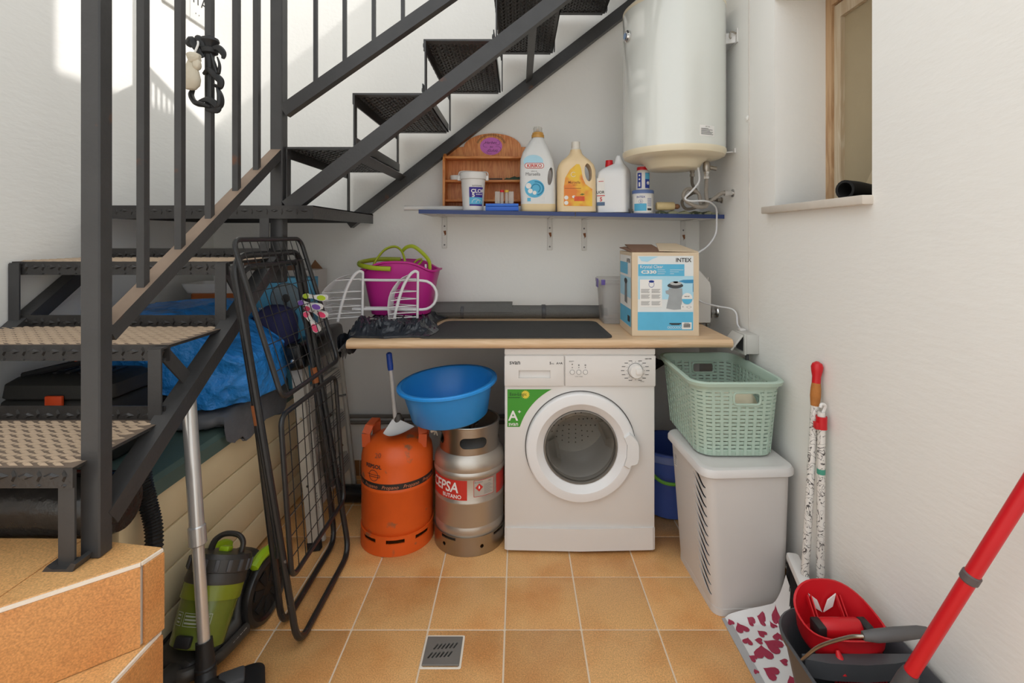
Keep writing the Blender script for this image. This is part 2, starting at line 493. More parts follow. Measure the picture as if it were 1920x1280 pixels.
# painted-over cable run and plugs on the right wall
cb = MB(); cb.tube([(XR - 0.001, 2.045, 0.86), (XR - 0.001, 2.043, 1.5), (XR - 0.001, 2.045, 2.2), (XR - 0.001, 2.044, 3.5)], 0.0022, 6)
part('painted_cable', cb, mat('painted_cable', (204, 196, 188), 0.7), WR)
pl = MB(); pl.lathe([(0.012, 0), (0.011, 0.004), (0.006, 0.007), (0, 0.008)], 14)
pl.xf(Matrix.Translation((XR, 2.06, 1.752)) @ Matrix.Rotation(R(-90), 4, 'Y'))
part('wall_plug', pl, WALL, WR)

# skirting tiles
def skirting(name, pts, label):
    (x0, y0), (x1, y1) = pts
    d = Vector((x1 - x0, y1 - y0, 0)); n = max(1, int(round(d.length / TS))); t = d.normalized(); nn = Vector((-t.y, t.x, 0))
    base = MB(); a = Vector((x0, y0, 0)); q = [a, a + d, a + d + nn * 0.006, a + nn * 0.006]
    base.rings([q, [p + Vector((0, 0, 0.083)) for p in q]])
    b = struct(name, base, WGROUT, label)
    for i in range(n):
        m = MB(); s0 = d * (i / n) + t * 0.002; s1 = d * ((i + 1) / n) - t * 0.002
        q = [a + s0, a + s1, a + s1 + nn * 0.010, a + s0 + nn * 0.010]
        m.rings([q, [p + Vector((0, 0, 0.078)) for p in q], [p.lerp((q[0] + q[2]) / 2, 0.02) + Vector((0, 0, 0.080)) for p in q]])
        part('skirting_tile', m, SKIRT, b, 0)
    return b
skirting('baseboard_right', ((XR, 0.1), (XR, YB)), 'brown tile skirting along the right wall')
skirting('baseboard_back', ((XR - 0.012, YB), (XL + 0.012, YB)), 'brown tile skirting along the back wall')

# ------------------------------------------------------------------ window in the right wall
FRAME_W = wood_mat('worn_cream_wood', (206, 190, 164), (190, 168, 138), 2, 0.6, 5)
RAWW = wood_mat('bare_wood', (196, 162, 124), (176, 138, 100), 2, 0.7, 6)
BLIND = mat('beige_canvas', (170, 154, 124), 0.8, var=0.10, scale=5, bump=0.05)
SILL_M = mat('worn_sill', (206, 196, 184), 0.7, var=0.12, scale=14)
wb = MB()
wb.box(XR + 0.190, XR + 0.235, W1 - 0.034, W1, WZ0, WZ1); wb.box(XR + 0.190, XR + 0.235, W0, W0 + 0.034, WZ0, WZ1)
wb.box(XR + 0.190, XR + 0.235, W0 + 0.034, W1 - 0.034, WZ1 - 0.034, WZ1)
WIN = struct('window_1', wb, RAWW, 'narrow recessed window with bare wooden frame and beige screen')
s = MB()
s.box(XR + 0.200, XR + 0.245, W1 - 0.070, W1 - 0.034, WZ0 + 0.01, WZ1 - 0.04); s.box(XR + 0.200, XR + 0.245, W0 + 0.034, W0 + 0.070, WZ0 + 0.01, WZ1 - 0.04)
s.box(XR + 0.200, XR + 0.245, W0 + 0.070, W1 - 0.070, WZ1 - 0.09, WZ1 - 0.04)
part('window_frame', s, FRAME_W, WIN, 0)
s = MB().box(XR + 0.215, XR + 0.222, W0 + 0.06, W1 - 0.06, WZ0 + 0.0, WZ1 - 0.05)
part('screen_panel', s, BLIND, WIN, 0)
s = MB(); s.add([(XR + 0.212, 1.42, 1.60), (XR + 0.211, 1.40, 1.375), (XR + 0.19, 1.66, 1.376), (XR + 0.213, 1.70, 1.385), (XR + 0.2135, 1.405, 1.80)], [(0, 1, 2), (0, 2, 3), (0, 3, 4)])
part('screen_fold', s, mat('pale_canvas', (192, 174, 142), 0.8, var=0.08), WIN, 0)
s = MB(); s.rbox(XR - 0.030, XR + 0.215, W0 - 0.005, W1 + 0.045, WZ0 - 0.026, WZ0, 0.004)
part('window_sill', s, SILL_M, WIN)
pf = MB(); pth = smooth_path([(XR + 0.045, 1.515, WZ0 + 0.031), (XR + 0.095, 1.535, WZ0 + 0.031), (XR + 0.14, 1.555, WZ0 + 0.028), (XR + 0.180, 1.57, WZ0 + 0.026)], 5)
k = len(pth)
pf.tube(pth, [0.030 - 0.006 * i / k for i in range(k)], 18, cap=False)
pf.tube(pth, [0.022 - 0.006 * i / k for i in range(k)], 18, cap=False)
rr = []
for r_ in (0.030, 0.022):
    rr.append([pth[0] + Vector((0, 0, 1)) * (r_ * math.cos(2 * math.pi * q / 18)) + (pth[1] - pth[0]).normalized().cross(Vector((0, 0, 1))) * (r_ * math.sin(2 * math.pi * q / 18)) for q in range(18)])
pf.rings(rr, cap=False)
solo('foam_tube', 'short black foam pipe tube lying on the window sill', 'tube', pf, DARK_R)

# ------------------------------------------------------------------ tiled steps, bottom left
PZ, LZ = 0.574, 0.395
ST = thing('tiled_steps', 'terracotta tiled masonry steps that carry the metal staircase', 'steps', (-1.2, 0.8, 0))
core = MB()
top_poly = [(-0.786, 1.092), (-0.797, 1.045), (-1.605, 0.405), (-1.605, 1.135), (-1.0, 1.125)]
low_poly = [(-0.788, 1.088), (-0.795, 0.70), (-1.605, 0.40), (-1.605, 1.13)]
bas_poly = [(-0.790, 1.086), (-0.797, 0.44), (-1.605, 0.30), (-1.605, 1.12)]
def inset(p, d):
    c = Vector((sum(a for a, b in p) / len(p), sum(b for a, b in p) / len(p)))
    return [((a - c.x) * (1 - d) + c.x, (b - c.y) * (1 - d) + c.y) for a, b in p]
core.prism(inset(bas_poly, 0.012), 0.0, 0.19); core.prism(inset(low_poly, 0.012), 0.0, LZ - 0.005); core.prism(inset(top_poly, 0.012), 0.0, PZ - 0.005)
part('masonry_core', core, WGROUT, ST, 0)
def wall_tile(p0, p1, z0, z1, a, b, t=0.007):
    """tile on the vertical face p0-p1, from fraction a to b along it"""
    p0 = Vector((p0[0], p0[1], 0)); p1 = Vector((p1[0], p1[1], 0)); d = p1 - p0; n = Vector((d.y, -d.x, 0)).normalized()
    g = 0.0025 / d.length
    q0 = p0 + d * (a + g); q1 = p0 + d * (b - g)
    m = MB(); r = [q0 - n * t, q1 - n * t, q1, q0]
    m.rings([[p + Vector((0, 0, z0)) for p in r], [p + Vector((0, 0, z1)) for p in r]])
    return m
def slab_tile(pl, z, t=0.007):
    m = MB(); m.rings([[Vector((a, b, z - t)) for a, b in pl], [Vector((a, b, z - 0.001)) for a, b in pl], [Vector((a, b, z)) for a, b in inset(pl, 0.006)]]); return m
# top landing: the front edge runs diagonally to the wall
A, B = Vector((-0.797, 1.045)), Vector((-1.605, 0.405))
def on(t): return A + (B - A) * t
fr = [0, 0.235, 0.47, 0.705, 1.0]
for i in range(4):
    a, b = fr[i], fr[i + 1]
    part('riser_tile', wall_tile(tuple(on(a)), tuple(on(b)), LZ + 0.002, PZ - 0.010, 1e-6, 1), TILE_D, ST, 0)
part('riser_tile', wall_tile((-0.786, 1.092), (-0.797, 1.045), LZ + 0.002, PZ - 0.010, 0, 1), TILE_D, ST, 0)
g = 0.002
part('tread_tile', slab_tile([(-0.788, 1.090), (-0.799, 1.043), tuple(on(0.234)), (-0.985, 1.121)], PZ), TILE, ST, 0)
part('tread_tile', slab_tile([(-0.988, 1.121), tuple(on(0.238)), tuple(on(0.47)), (-1.25, 1.124), (-1.0, 1.122)], PZ), TILE, ST, 0)
part('tread_tile', slab_tile([(-1.254, 1.124), tuple(on(0.474)), tuple(on(0.70)), (-1.46, 1.128)], PZ), TILE, ST, 0)
part('tread_tile', slab_tile([(-1.464, 1.128), tuple(on(0.705)), tuple(on(0.995)), (-1.602, 1.13)], PZ), TILE, ST, 0)
nb = MB()
nb.bar((-0.799, 1.044, PZ - 0.006), (-1.603, 0.407, PZ - 0.006), 0.007, 0.009, (0, 0, 1)); nb.bar((-0.788, 1.091, PZ - 0.006), (-0.799, 1.044, PZ - 0.006), 0.007, 0.009, (0, 0, 1))
part('edge_grout', nb, WGROUT, ST, 0)
# lower step and its side towards the floor
for a, b in ((0, 0.34), (0.34, 0.67), (0.67, 1)):
    part('riser_tile', wall_tile((-0.788, 1.088), (-0.795, 0.70), 0.205, LZ - 0.010, a, b), TILE_D, ST, 0)
    part('riser_tile', wall_tile((-0.790, 1.086), (-0.797, 0.44), 0.004, 0.20, a, b), TILE_D, ST, 0)
C, D = Vector((-0.795, 0.70)), Vector((-1.605, 0.40))
for i in range(3):
    part('riser_tile', wall_tile(tuple(C + (D - C) * (i / 3)), tuple(C + (D - C) * ((i + 1) / 3)), 0.205, LZ - 0.010, 1e-6, 1), TILE_D, ST, 0)
part('tread_tile', slab_tile([(-0.790, 1.086), (-0.7945, 0.872), (-1.00, 0.872), tuple(on(0.05))], LZ), TILE, ST, 0)
part('tread_tile', slab_tile([(-0.7945, 0.868), (-0.797, 0.702), tuple(C + (D - C) * 0.4), tuple(on(0.62)), (-1.00, 0.868)], LZ), TILE, ST, 0)
nb = MB(); nb.bar((-0.790, 1.087, LZ - 0.006), (-0.797, 0.702, LZ - 0.006), 0.007, 0.009, (0, 0, 1))
part('edge_grout', nb, WGROUT, ST, 0)

# ------------------------------------------------------------------ metal staircase
SR = thing('metal_staircase', 'black painted steel staircase with embossed treads and railings', 'staircase', (-1.2, 1.5, PZ))
TW, TD = 0.688, 0.268
def lozenge(mb, c, ex, ey, ez, L_, W_, H_, m=0):
    c = Vector(c)
    q = [c - ex * L_ / 2, c + ey * W_ / 2, c + ex * L_ / 2, c - ey * W_ / 2]
    t = [c + (p - c) * 0.55 + ez * H_ for p in q]
    mb.add(q + t, [(4, 5, 6, 7), (0, 1, 5, 4), (1, 2, 6, 5), (2, 3, 7, 6), (3, 0, 4, 7)], m)
def tread_mesh():
    mb = MB(); t = 0.004; w = TW / 2
    mb.box(-w, w, 0, TD, -t, -0.0001, 0)
    mb.add([(-w, 0, 0), (w, 0, 0), (w, TD, 0), (-w, TD, 0)], [(0, 1, 2, 3)], 1)
    mb.box(-w, w, -0.001, t, -0.042, -0.0002, 0)
    mb.box(-w, w, TD - t, TD, -t, 0.036, 0)
    X, Y, Z = Vector((1, 0, 0)), Vector((0, 1, 0)), Vector((0, 0, 1))
    row = 0; y = 0.014
    while y < TD - 0.012:
        x = -w + (0.020 if row % 2 else 0.036)
        while x < w - 0.014:
            a = R(16 if row % 2 else -16)
            ex = X * math.cos(a) + Y * math.sin(a); ey = Y * math.cos(a) - X * math.sin(a)
            lozenge(mb, (x, y, 0), ex, ey, Z, 0.036, 0.0105, 0.0036, 2)
            lozenge(mb, (x, y, -t), ex, ey, -Z, 0.036, 0.0115, 0.0042, 0)
            x += 0.032
        y += 0.0145; row += 1
    x = -w + 0.02; i = 0
    while x < w - 0.01:
        if i % 2 == 0:
            lozenge(mb, (x, -0.001, -0.017), X, Z, -Y, 0.034, 0.014, 0.005, 0); lozenge(mb, (x, TD - t, 0.012), X, Z, -Y, 0.034, 0.014, 0.005, 0)
        else:
            lozenge(mb, (x, -0.001, -0.017), Z, X, -Y, 0.026, 0.012, 0.005, 0); lozenge(mb, (x, TD - t, 0.016), Z, X, -Y, 0.026, 0.012, 0.005, 0)
            lozenge(mb, (x, -0.001, -0.037), X, Z, -Y, 0.012, 0.008, 0.003, 0)
        x += 0.026; i += 1
    return mesh_of(mb, 'tread', [BLACK_M2, DUST_SHADE, DUST_H], Vector((0, 0, 0)), 0, recalc=False)
TREAD = tread_mesh()
def tread(x, y, z, rz):
    o = bpy.data.objects.new('tread', TREAD); COL.objects.link(o); o.parent = SR
    o.location = Vector((x, y, z)) - origin(SR); o.rotation_euler = (0, 0, rz); return o
CXL = (-1.605 + -0.917) / 2
LOW = [(1.017, 0.784), (1.298, 0.975), (1.566, 1.180)]
for y, z in LOW: tread(CXL, y, z, 0)
UP = [(-0.885, 1.600), (-0.630, 1.805), (-0.360, 2.010), (-0.090, 2.215), (0.180, 2.420), (0.450, 2.625)]
for x, z in UP: tread(x, 2.222, z, -math.pi / 2)
# landing plate with edge angles
lp = MB(); lp.box(-1.605, -0.765, 1.842, 2.600, 1.371, 1.375, 0)
lp.box(-1.605, -0.765, 1.838, 1.843, 1.326, 1.3752, 0); lp.box(-0.770, -0.765, 1.843, 2.600, 1.326, 1.3752, 0)
X, Y, Z = Vector((1, 0, 0)), Vector((0, 1, 0)), Vector((0, 0, 1))
x = -1.58; i = 0
while x < -0.78:
    if i % 2 == 0: lozenge(lp, (x, 1.838, 1.356), X, Z, -Y, 0.030, 0.012, 0.003)
    else: lozenge(lp, (x, 1.838, 1.352), Z, X, -Y, 0.026, 0.009, 0.003)
    x += 0.028; i += 1
part('landing_plate', lp, BLACK_M2, SR, 0)
for x0, x1, y0, y1 in ((-1.600, -0.775, 1.845, 1.885), (-1.600, -0.775, 2.555, 2.595), (-0.81, -0.775, 1.885, 2.555), (-1.600, -1.565, 1.885, 2.555)):
    part('landing_beam', MB().box(x0, x1, y0, y1, 1.330, 1.371), BLACK_M, SR, 0)
# step brackets: flat bars that carry each tread
def strap(pts, w, side, th=0.005):
    mb = MB()
    for a, b in zip(pts, pts[1:]): mb.bar(a, b, w, th, side)
    return mb
prev = None
for i, (y, z) in enumerate(LOW + [(1.842, 1.372)]):
    for xs in (-0.938, -1.588):
        zb = PZ + 0.005 if i == 0 else LOW[i - 1][1] + 0.003
        yb = y + 0.010 if i == 0 else LOW[i - 1][0] + TD - 0.010
        pts = [(xs, yb, zb), (xs, yb, z - 0.006), (xs, y + TD - 0.01, z - 0.007)] if i < 3 else [(xs, yb, zb), (xs, yb, z - 0.045)]
        part('step_bracket', strap(pts, 0.034, (1, 0, 0)), BLACK_M, SR, 0)
    if i == 0:
        f = MB(); f.prism([(-0.975, PZ), (-0.965, PZ + 0.012), (-0.955, PZ + 0.005), (-0.925, PZ + 0.005), (-0.915, PZ + 0.018), (-0.905, PZ + 0.016), (-0.912, PZ)], 1.010, 1.05, 'y')
        part('bracket_foot', f, BLACK_M, SR, 0)
for i, (x, z) in enumerate(UP):
    for ys in (1.888, 2.556):
        zb = 1.378 if i == 0 else UP[i - 1][1] + 0.003
        pts = [(x + 0.006, ys, zb), (x + 0.006, ys, z - 0.006), (x + TD - 0.012, ys, z - 0.007)]
        part('step_bracket', strap(pts, 0.030, (0, 1, 0)), BLACK_M, SR, 0)
# stringers
def beam(name, p0, p1, w, hgt, side, mats=BLACK_M, m=0):
    return part(name, MB().bar(p0, p1, w, hgt, side), mats, SR, 0)
def sz(y): return 0.645 + 0.70 * (y - 1.09)
beam('stringer', (-0.914, 1.086, sz(1.086)), (-0.914, 1.85, sz(1.85)), 0.048, 0.044, (1, 0, 0))
beam('stringer', (-1.580, 1.06, sz(1.06)), (-1.580, 1.88, sz(1.88)), 0.048, 0.044, (1, 0, 0))
def uz(x): return 1.370 + 0.772 * (x + 0.868)
beam('stringer', (-0.870, 1.872, uz(-0.870)), (0.945, 1.872, uz(0.945)), 0.040, 0.056, (0, 1, 0))
beam('stringer', (-0.880, 2.565, uz(-0.880) - 0.035), (0.945, 2.565, uz(0.945) - 0.035), 0.050, 0.056, (0, 1, 0))
for x, dz in ((-0.595, 0.0), (0.055, 0.0)):
    q = MB().bar((x, 1.855, uz(x) - 0.022), (x, 2.575, uz(x) - 0.022), 0.005, 0.038, (-0.61, 0, 0.79))
    part('cross_bar', q, BLACK_M, SR, 0)
# gussets between tread ends and the open stringer
for (y, z) in LOW[1:]:
    q = MB().bar((-0.928, y + 0.004, z - 0.030), (-0.920, y + 0.075, sz(y + 0.075) + 0.020), 0.005, 0.036, (1, 0, 0))
    part('gusset', q, BLACK_M, SR, 0)
# newel posts
part('post', MB().rbox(-0.933, -0.891, 1.050, 1.086, PZ, 2.35, 0.003, 1), BLACK_M, SR, 0)
part('post', MB().rbox(-0.934, -0.888, 1.856, 1.902, 1.085, 3.30, 0.003, 1), BLACK_M, SR, 0)
# railing of the lower flight
def rz_(y): return 1.047 + 0.678 * (y - 1.09)
rl = MB(); rl.bar((-0.912, 1.086, rz_(1.086)), (-0.912, 1.857, rz_(1.857)), 0.040, 0.034, (1, 0, 0))
a = [(-0.932, 1.087, 0), (-0.892, 1.087, 0), (-0.892, 1.856, 0), (-0.932, 1.856, 0)]
rl.add([(x, y, rz_(y) + 0.0208) for x, y, z in a], [(0, 1, 2, 3)], 1)
part('bottom_rail', rl, [BLACK_M, DUSTR], SR, 0)
def baluster(x, y, z0, z1, w):
    part('baluster', MB().box(x - w / 2, x + w / 2, y - w / 2, y + w / 2, z0, z1), BLACK_M, SR, 0)
for y in (1.200, 1.331, 1.459, 1.598, 1.722): baluster(-0.912, y, rz_(y) + 0.008, rz_(y) + 0.86, 0.0185)
beam('handrail', (-0.912, 1.068, rz_(1.068) + 0.87), (-0.912, 1.88, rz_(1.88) + 0.87), 0.042, 0.034, (1, 0, 0))
# railing of the upper flight
def tz(x): return 1.745 + 0.70 * (x + 0.872)
beam('bottom_rail', (-0.888, 1.876, tz(-0.888)), (0.945, 1.876, tz(0.945)), 0.036, 0.046, (0, 1, 0))
x = -0.770
while x < 0.9:
    baluster(x, 1.876, tz(x) + 0.015, tz(x) + 0.86, 0.0135); x += 0.1105
beam('handrail', (-0.888, 1.876, tz(-0.888) + 0.87), (0.945, 1.876, tz(0.945) + 0.87), 0.036, 0.034, (0, 1, 0))

# wrought ornament wrapped round the third baluster, with a cloth pouch
OC = Vector((-0.912, 1.459, 1.735))
ob = MB()
def oc(x, y, z): return OC + Vector((x, y, z))
orn = thing('iron_ornament', 'black wrought ornament of curled leaves fixed round a baluster', 'ornament', OC - Vector((0, 0, 0.1)))
c1 = MB(); c1.lathe([(0.011, -0.075), (0.013, 0.06), (0.022, 0.065), (0.024, 0.078), (0.016, 0.083), (0.020, 0.092), (0.026, 0.100), (0.024, 0.108), (0.012, 0.114)], 14, tuple(OC))
part('collar', c1, BLACK_P, orn)
def leaf(pts, r): 
    p = smooth_path(pts, 5); k = len(p)
    return MB().tube(p, [r * (0.55 + 0.6 * math.sin(math.pi * i / (k - 1))) for i in range(k)], 8, flat=0.55)
for pts, r_ in (([oc(-.012, -.01, .05), oc(-.028, -.016, .075), oc(-.045, -.018, .10), oc(-.052, -.018, .088), oc(-.042, -.018, .08)], .010),
               ([oc(-.005, -.014, .07), oc(-.02, -.018, .10), oc(-.03, -.018, .108)], .009),
               ([oc(.012, -.01, .075), oc(.030, -.01, .078), oc(.048, -.012, .06), oc(.046, -.012, .045)], .009),
               ([oc(.012, -.012, .06), oc(.024, -.016, .03), oc(.034, -.016, .0), oc(.038, -.014, .025), oc(.03, -.012, .05)], .007),
               ([oc(-.010, -.014, .0), oc(.010, -.02, .01), oc(.032, -.018, -.01), oc(.042, -.016, -.022), oc(.036, -.012, -.038), oc(.018, -.012, -.03)], .009),
               ([oc(-.040, -.012, -.045), oc(-.044, -.016, -.062), oc(-.030, -.02, -.085), oc(-.005, -.022, -.092), oc(.015, -.02, -.10)], .012),
               ([oc(.030, -.010, -.04), oc(.040, -.014, -.065), oc(.040, -.016, -.092), oc(.026, -.016, -.105)], .012),
               ([oc(-.02, -.018, -.082), oc(.01, -.024, -.078), oc(.034, -.02, -.095), oc(.03, -.018, -.108), oc(.0, -.02, -.104)], .009)):
    part('leaf_curl', leaf(pts, r_), BLACK_P, orn)
pouch = thing('cloth_pouch', 'small beige cloth pouch tied with string to the stair ornament', 'pouch', oc(-.035, -.03, -.055))
CLOTH = mat('beige_cloth', (206, 196, 176), 0.85, var=0.08, bump=0.2, bscale=120)
pb = MB(); pb.lathe([(0.002, -0.053), (0.014, -0.050), (0.024, -0.038), (0.0265, -0.022), (0.022, 0.0), (0.012, 0.025), (0.007, 0.038), (0.005, 0.044)], 20, tuple(oc(-.034, -.032, 0)), sy=0.8)
part('bag', pb, CLOTH, pouch)
kb = blob(oc(-.024, -.034, .040), (0.016, 0.012, 0.013), 3, 0.3, 60, 16, 10); kb.merge(blob(oc(-.016, -.034, .020), (0.010, 0.009, 0.013), 5, 0.3, 60, 14, 9))
part('knot', kb, CLOTH, pouch)
sb = MB().tube(smooth_path([oc(-.030, -.034, .042), oc(-.020, -.035, .058), oc(-.014, -.032, .078), oc(-.018, -.026, .09)], 5), 0.003, 6)
part('string', sb, PAPER, pouch)

# white enamelled sign plate on the left wall, high above the landing
SG = thing('wall_sign', 'white board with dark lettering on the left wall, cut by the photo edge', 'sign', (XL, 2.39, 2.325))
b = MB().rbox(XL + 0.0002, XL + 0.014, 2.225, 2.400, 2.325, 2.80, 0.002); part('board', b, PAPER, SG)
b = MB().rbox(XL + 0.0002, XL + 0.014, 2.404, 2.548, 2.325, 2.80, 0.002); part('board', b, PAPER, SG)
f = plane_map((XL + 0.0142, 2.475, 2.455), (0, -1, 0), (0, 0, 1))
f2 = lambda x, y: Vector((XL + 0.0150, 2.475 + x, 2.41 + y))
tt = MB(); text(tt, 'ITA', 0.075, f2, 0.0, 0.0); text(tt, '. .', 0.05, f2, -0.02, -0.05)
f3 = lambda x, y: Vector((XL + 0.0150, 2.30 + x, 2.385 + y))
text(tt, 'L  C', 0.06, f3, 0.0, 0.0)
part('lettering', tt, INK, SG, 0, kind='stuff', recalc=False)

def printed(name, mb, m, parent, kind='stuff'):
    """flat print (lettering, marks) lying on a surface"""
    return part(name, mb, m, parent, 0, kind=kind, recalc=False)

# ------------------------------------------------------------------ washing machine
MX0, MX1, MY = -0.055, 0.545, 1.972
WM = thing('washing_machine', 'white front-loading washing machine under the worktop', 'washing machine', (0.245, 2.2, 0))
DC = Vector((0.247, MY, 0.424))           # centre of the door
body = MB().rbox(MX0, MX1, MY, 2.50, 0.012, 0.805, 0.006)
hole = MB().lathe([(0.152, -0.1), (0.152, 0.33)], 48); hole.xf(Matrix.Translation(DC) @ Matrix.Rotation(R(-90), 4, 'X'))
body = cut(body, hole)
MACH = mat('machine_white', (222, 218, 214), 0.34, var=0.02)
part('body', body, MACH, WM)
part('top_panel', MB().rbox(MX0 - 0.001, MX1 + 0.001, MY - 0.004, 2.505, 0.788, 0.812, 0.004), MACH, WM)
fas = MB(); fas.rbox(0.185, MX1 + 0.001, MY - 0.010, MY + 0.01, 0.664, 0.786, 0.004)
FAS = part('control_panel', fas, MACH, WM)
dr = cut(MB().rbox(MX0 - 0.001, 0.182, MY - 0.010, MY + 0.02, 0.664, 0.786, 0.004), MB().box(0.001, 0.127, MY - 0.02, MY + 0.012, 0.697, 0.728))
DRW = part('detergent_drawer', dr, MACH, WM, 30)
part('grip_recess', MB().box(0.001, 0.127, MY + 0.0125, MY + 0.014, 0.690, 0.735), WHITE_P, DRW, 0)
kp = MB(); kp.prism([(MX0, MY), (MX0 + 0.01, MY - 0.006), (0.245, MY - 0.016), (MX1 - 0.01, MY - 0.006), (MX1, MY)], 0.012, 0.100)
part('kick_plate', kp, MACH, WM, 20)
for a, b in ((MX0 + 0.04, MY + 0.05), (MX1 - 0.04, MY + 0.05), (MX0 + 0.04, 2.44), (MX1 - 0.04, 2.44)):
    part('foot', MB().lathe([(0.02, 0.0), (0.02, 0.008), (0.012, 0.013)], 12, (a, b, 0)), BLACK_P, WM)
# door: ring, inner bevel, bowl of glass
def front(mb): return mb.xf(Matrix.Translation(DC) @ Matrix.Rotation(R(90), 4, 'X'))   # local +z -> towards viewer
ring = front(MB().lathe([(0.2165, 0.002), (0.2165, 0.020), (0.2140, 0.0245), (0.2100, 0.0270), (0.2050, 0.0275), (0.1800, 0.0330), (0.1760, 0.0325), (0.1735, 0.0300), (0.1500, 0.0160), (0.1465, 0.0120), (0.1460, -0.004), (0.1500, -0.004), (0.1500, 0.002), (0.2165, 0.002)], 72, cap=False))
DOOR = part('door', ring, mat('door_white', (232, 231, 231), 0.25, var=0.02), WM, 24)
gv = front(MB().lathe([(0.2172, 0.0006), (0.2210, 0.0006)], 72, cap=False)); part('door_gap', gv, mat('gap_grey', (96, 92, 90), 0.7), WM, 0, recalc=False)
lip = front(MB().lathe([(0.146, 0.016), (0.141, 0.018), (0.139, 0.012), (0.139, -0.002), (0.146, -0.002)], 64, cap=False))
part('grey_seal', lip, mat('grey_seal', (120, 114, 106), 0.5), DOOR)
GLASS = clear_mat('door_glass', (150, 146, 138), 0.20, 0.03)
gl = front(MB().lathe([(0.139, 0.006), (0.133, 0.011), (0.122, 0.006), (0.110, -0.028), (0.100, -0.062), (0.07, -0.080), (0.03, -0.086), (0.0, -0.087)], 56, cap=False))
part('glass_bowl', gl, GLASS, DOOR, 60)
hd = MB(); pl_ = [(0.166, 0.050), (0.188, 0.066), (0.199, 0.058), (0.205, 0.052), (0.222, 0.034), (0.228, 0.015), (0.228, -0.035), (0.222, -0.056), (0.212, -0.062), (0.196, -0.064), (0.186, -0.076), (0.166, -0.064), (0.176, -0.03), (0.178, 0.02)]
hd.rings([[Vector((DC.x + a, DC.y - d, DC.z + b)) for a, b in q] for q, d in ((pl_, 0.004), (pl_, 0.034), ([(0.196 + (a - 0.196) * 0.90, -0.006 + (b + 0.006) * 0.93) for a, b in pl_], 0.041))])
part('door_handle', hd, mat('handle_white', (226, 225, 224), 0.25, var=0.02), DOOR, 40)
# drum behind the glass
DRM = mat('drum_steel', (206, 202, 194), 0.28, metal=0.8, var=0.08)
dm = front(MB().lathe([(0.151, -0.02), (0.160, -0.05), (0.19, -0.06), (0.19, -0.29), (0.12, -0.305), (0.05, -0.298), (0.0, -0.296)], 48, cap=False))
# keep the drum inside the casing
DRUM = part('drum', dm, DRM, WM, 40)
gk = front(MB().lathe([(0.152, 0.0), (0.147, -0.01), (0.140, -0.03), (0.150, -0.05)], 48, cap=False))
part('door_gasket', gk, mat('gasket_grey', (140, 134, 126), 0.5), WM, 60)
for k in range(3):
    a = R(80 + 120 * k)
    pd = MB().bar((0, 0, -0.09), (0, 0, -0.285), 0.05, 0.02, (1, 0, 0)); pd = MB()
    pd.prism([(-0.035, -0.186), (0.035, -0.186), (0.012, -0.118), (-0.012, -0.118)], -0.275, -0.085)
    pd.xf(Matrix.Rotation(a, 4, 'Z')); front(pd)
    part('paddle', pd, DRM, DRUM, 30)
hl = MB()
for k in range(44):
    for q in range(5):
        a = 2 * math.pi * (k + 0.5 * (q % 2)) / 44
        zc = -0.08 - 0.04 * q; t = MB(); r_ = 0.1895
        c = Vector((r_ * math.cos(a), r_ * math.sin(a), zc)); tx = Vector((-math.sin(a), math.cos(a), 0)); tz_ = Vector((0, 0, 1))
        hl.add([c + tx * 0.0035 * math.cos(u) + tz_ * 0.0035 * math.sin(u) for u in (0, 1.05, 2.09, 3.14, 4.19, 5.24)], [(0, 1, 2, 3, 4, 5)])
for q, n_ in ((0.03, 6), (0.05, 10), (0.07, 14), (0.09, 18), (0.11, 22)):
    for k in range(n_):
        a = 2 * math.pi * k / n_; zc = -0.294 - (0.004 if q > 0.05 else 0.0) - (q - 0.05) * 0.05 if q > 0.05 else -0.2935
        hl.add([(q * math.cos(a) + 0.0035 * math.cos(u), q * math.sin(a) + 0.0035 * math.sin(u), zc + 0.0035) for u in (0, 1.05, 2.09, 3.14, 4.19, 5.24)], [(0, 1, 2, 3, 4, 5)])
front(hl)
part('drum_holes', hl, DARK_R, DRUM, 0, kind='stuff', recalc=False)
# knob, buttons
KC = Vector((0.465, MY - 0.010, 0.727))
kn = MB().lathe([(0.0285, 0.0), (0.0285, 0.003), (0.027, 0.004), (0.026, 0.020), (0.024, 0.023), (0.0, 0.024)], 36); kn.xf(Matrix.Translation(KC) @ Matrix.Rotation(R(90), 4, 'X'))
part('dial_ring', MB().lathe([(0.0305, 0.0), (0.0305, 0.0012), (0.0, 0.0012)], 36).xf(Matrix.Translation(KC) @ Matrix.Rotation(R(90), 4, 'X')), INKG, FAS)
part('programme_dial', kn, WHITE_P, FAS)
part('dial_grip', MB().rbox(KC.x - 0.004, KC.x + 0.020, KC.y - 0.030, KC.y - 0.022, KC.z - 0.010, KC.z + 0.014, 0.003), WHITE_P, FAS)
for k in range(3):
    c = (0.214 + 0.026 * k, MY - 0.010, 0.721)
    part('button', MB().lathe([(0.0085, 0.0), (0.0085, 0.0015), (0.0078, 0.003), (0.0, 0.0032)], 20).xf(Matrix.Translation(c) @ Matrix.Rotation(R(90), 4, 'X')), WHITE_P, FAS)
    q = MB(); ringd(q, plane_map((c[0], c[1], c[2])), 0, 0, 0.0092, 0.0012)
    printed('button_ring', q, INKG, FAS)
f = plane_map((0, MY - 0.010, 0))
t = MB(); text(t, 'svan', 0.025, f, -0.014, 0.752, 0.012); text(t, 'A+A', 0.013, f, 0.163, 0.752, 0.01); text(t, '5', 0.014, f, 0.127, 0.752, 0.02); text(t, 'KG', 0.007, f, 0.137, 0.752, 0.01)
printed('lettering', t, INK, DRW)
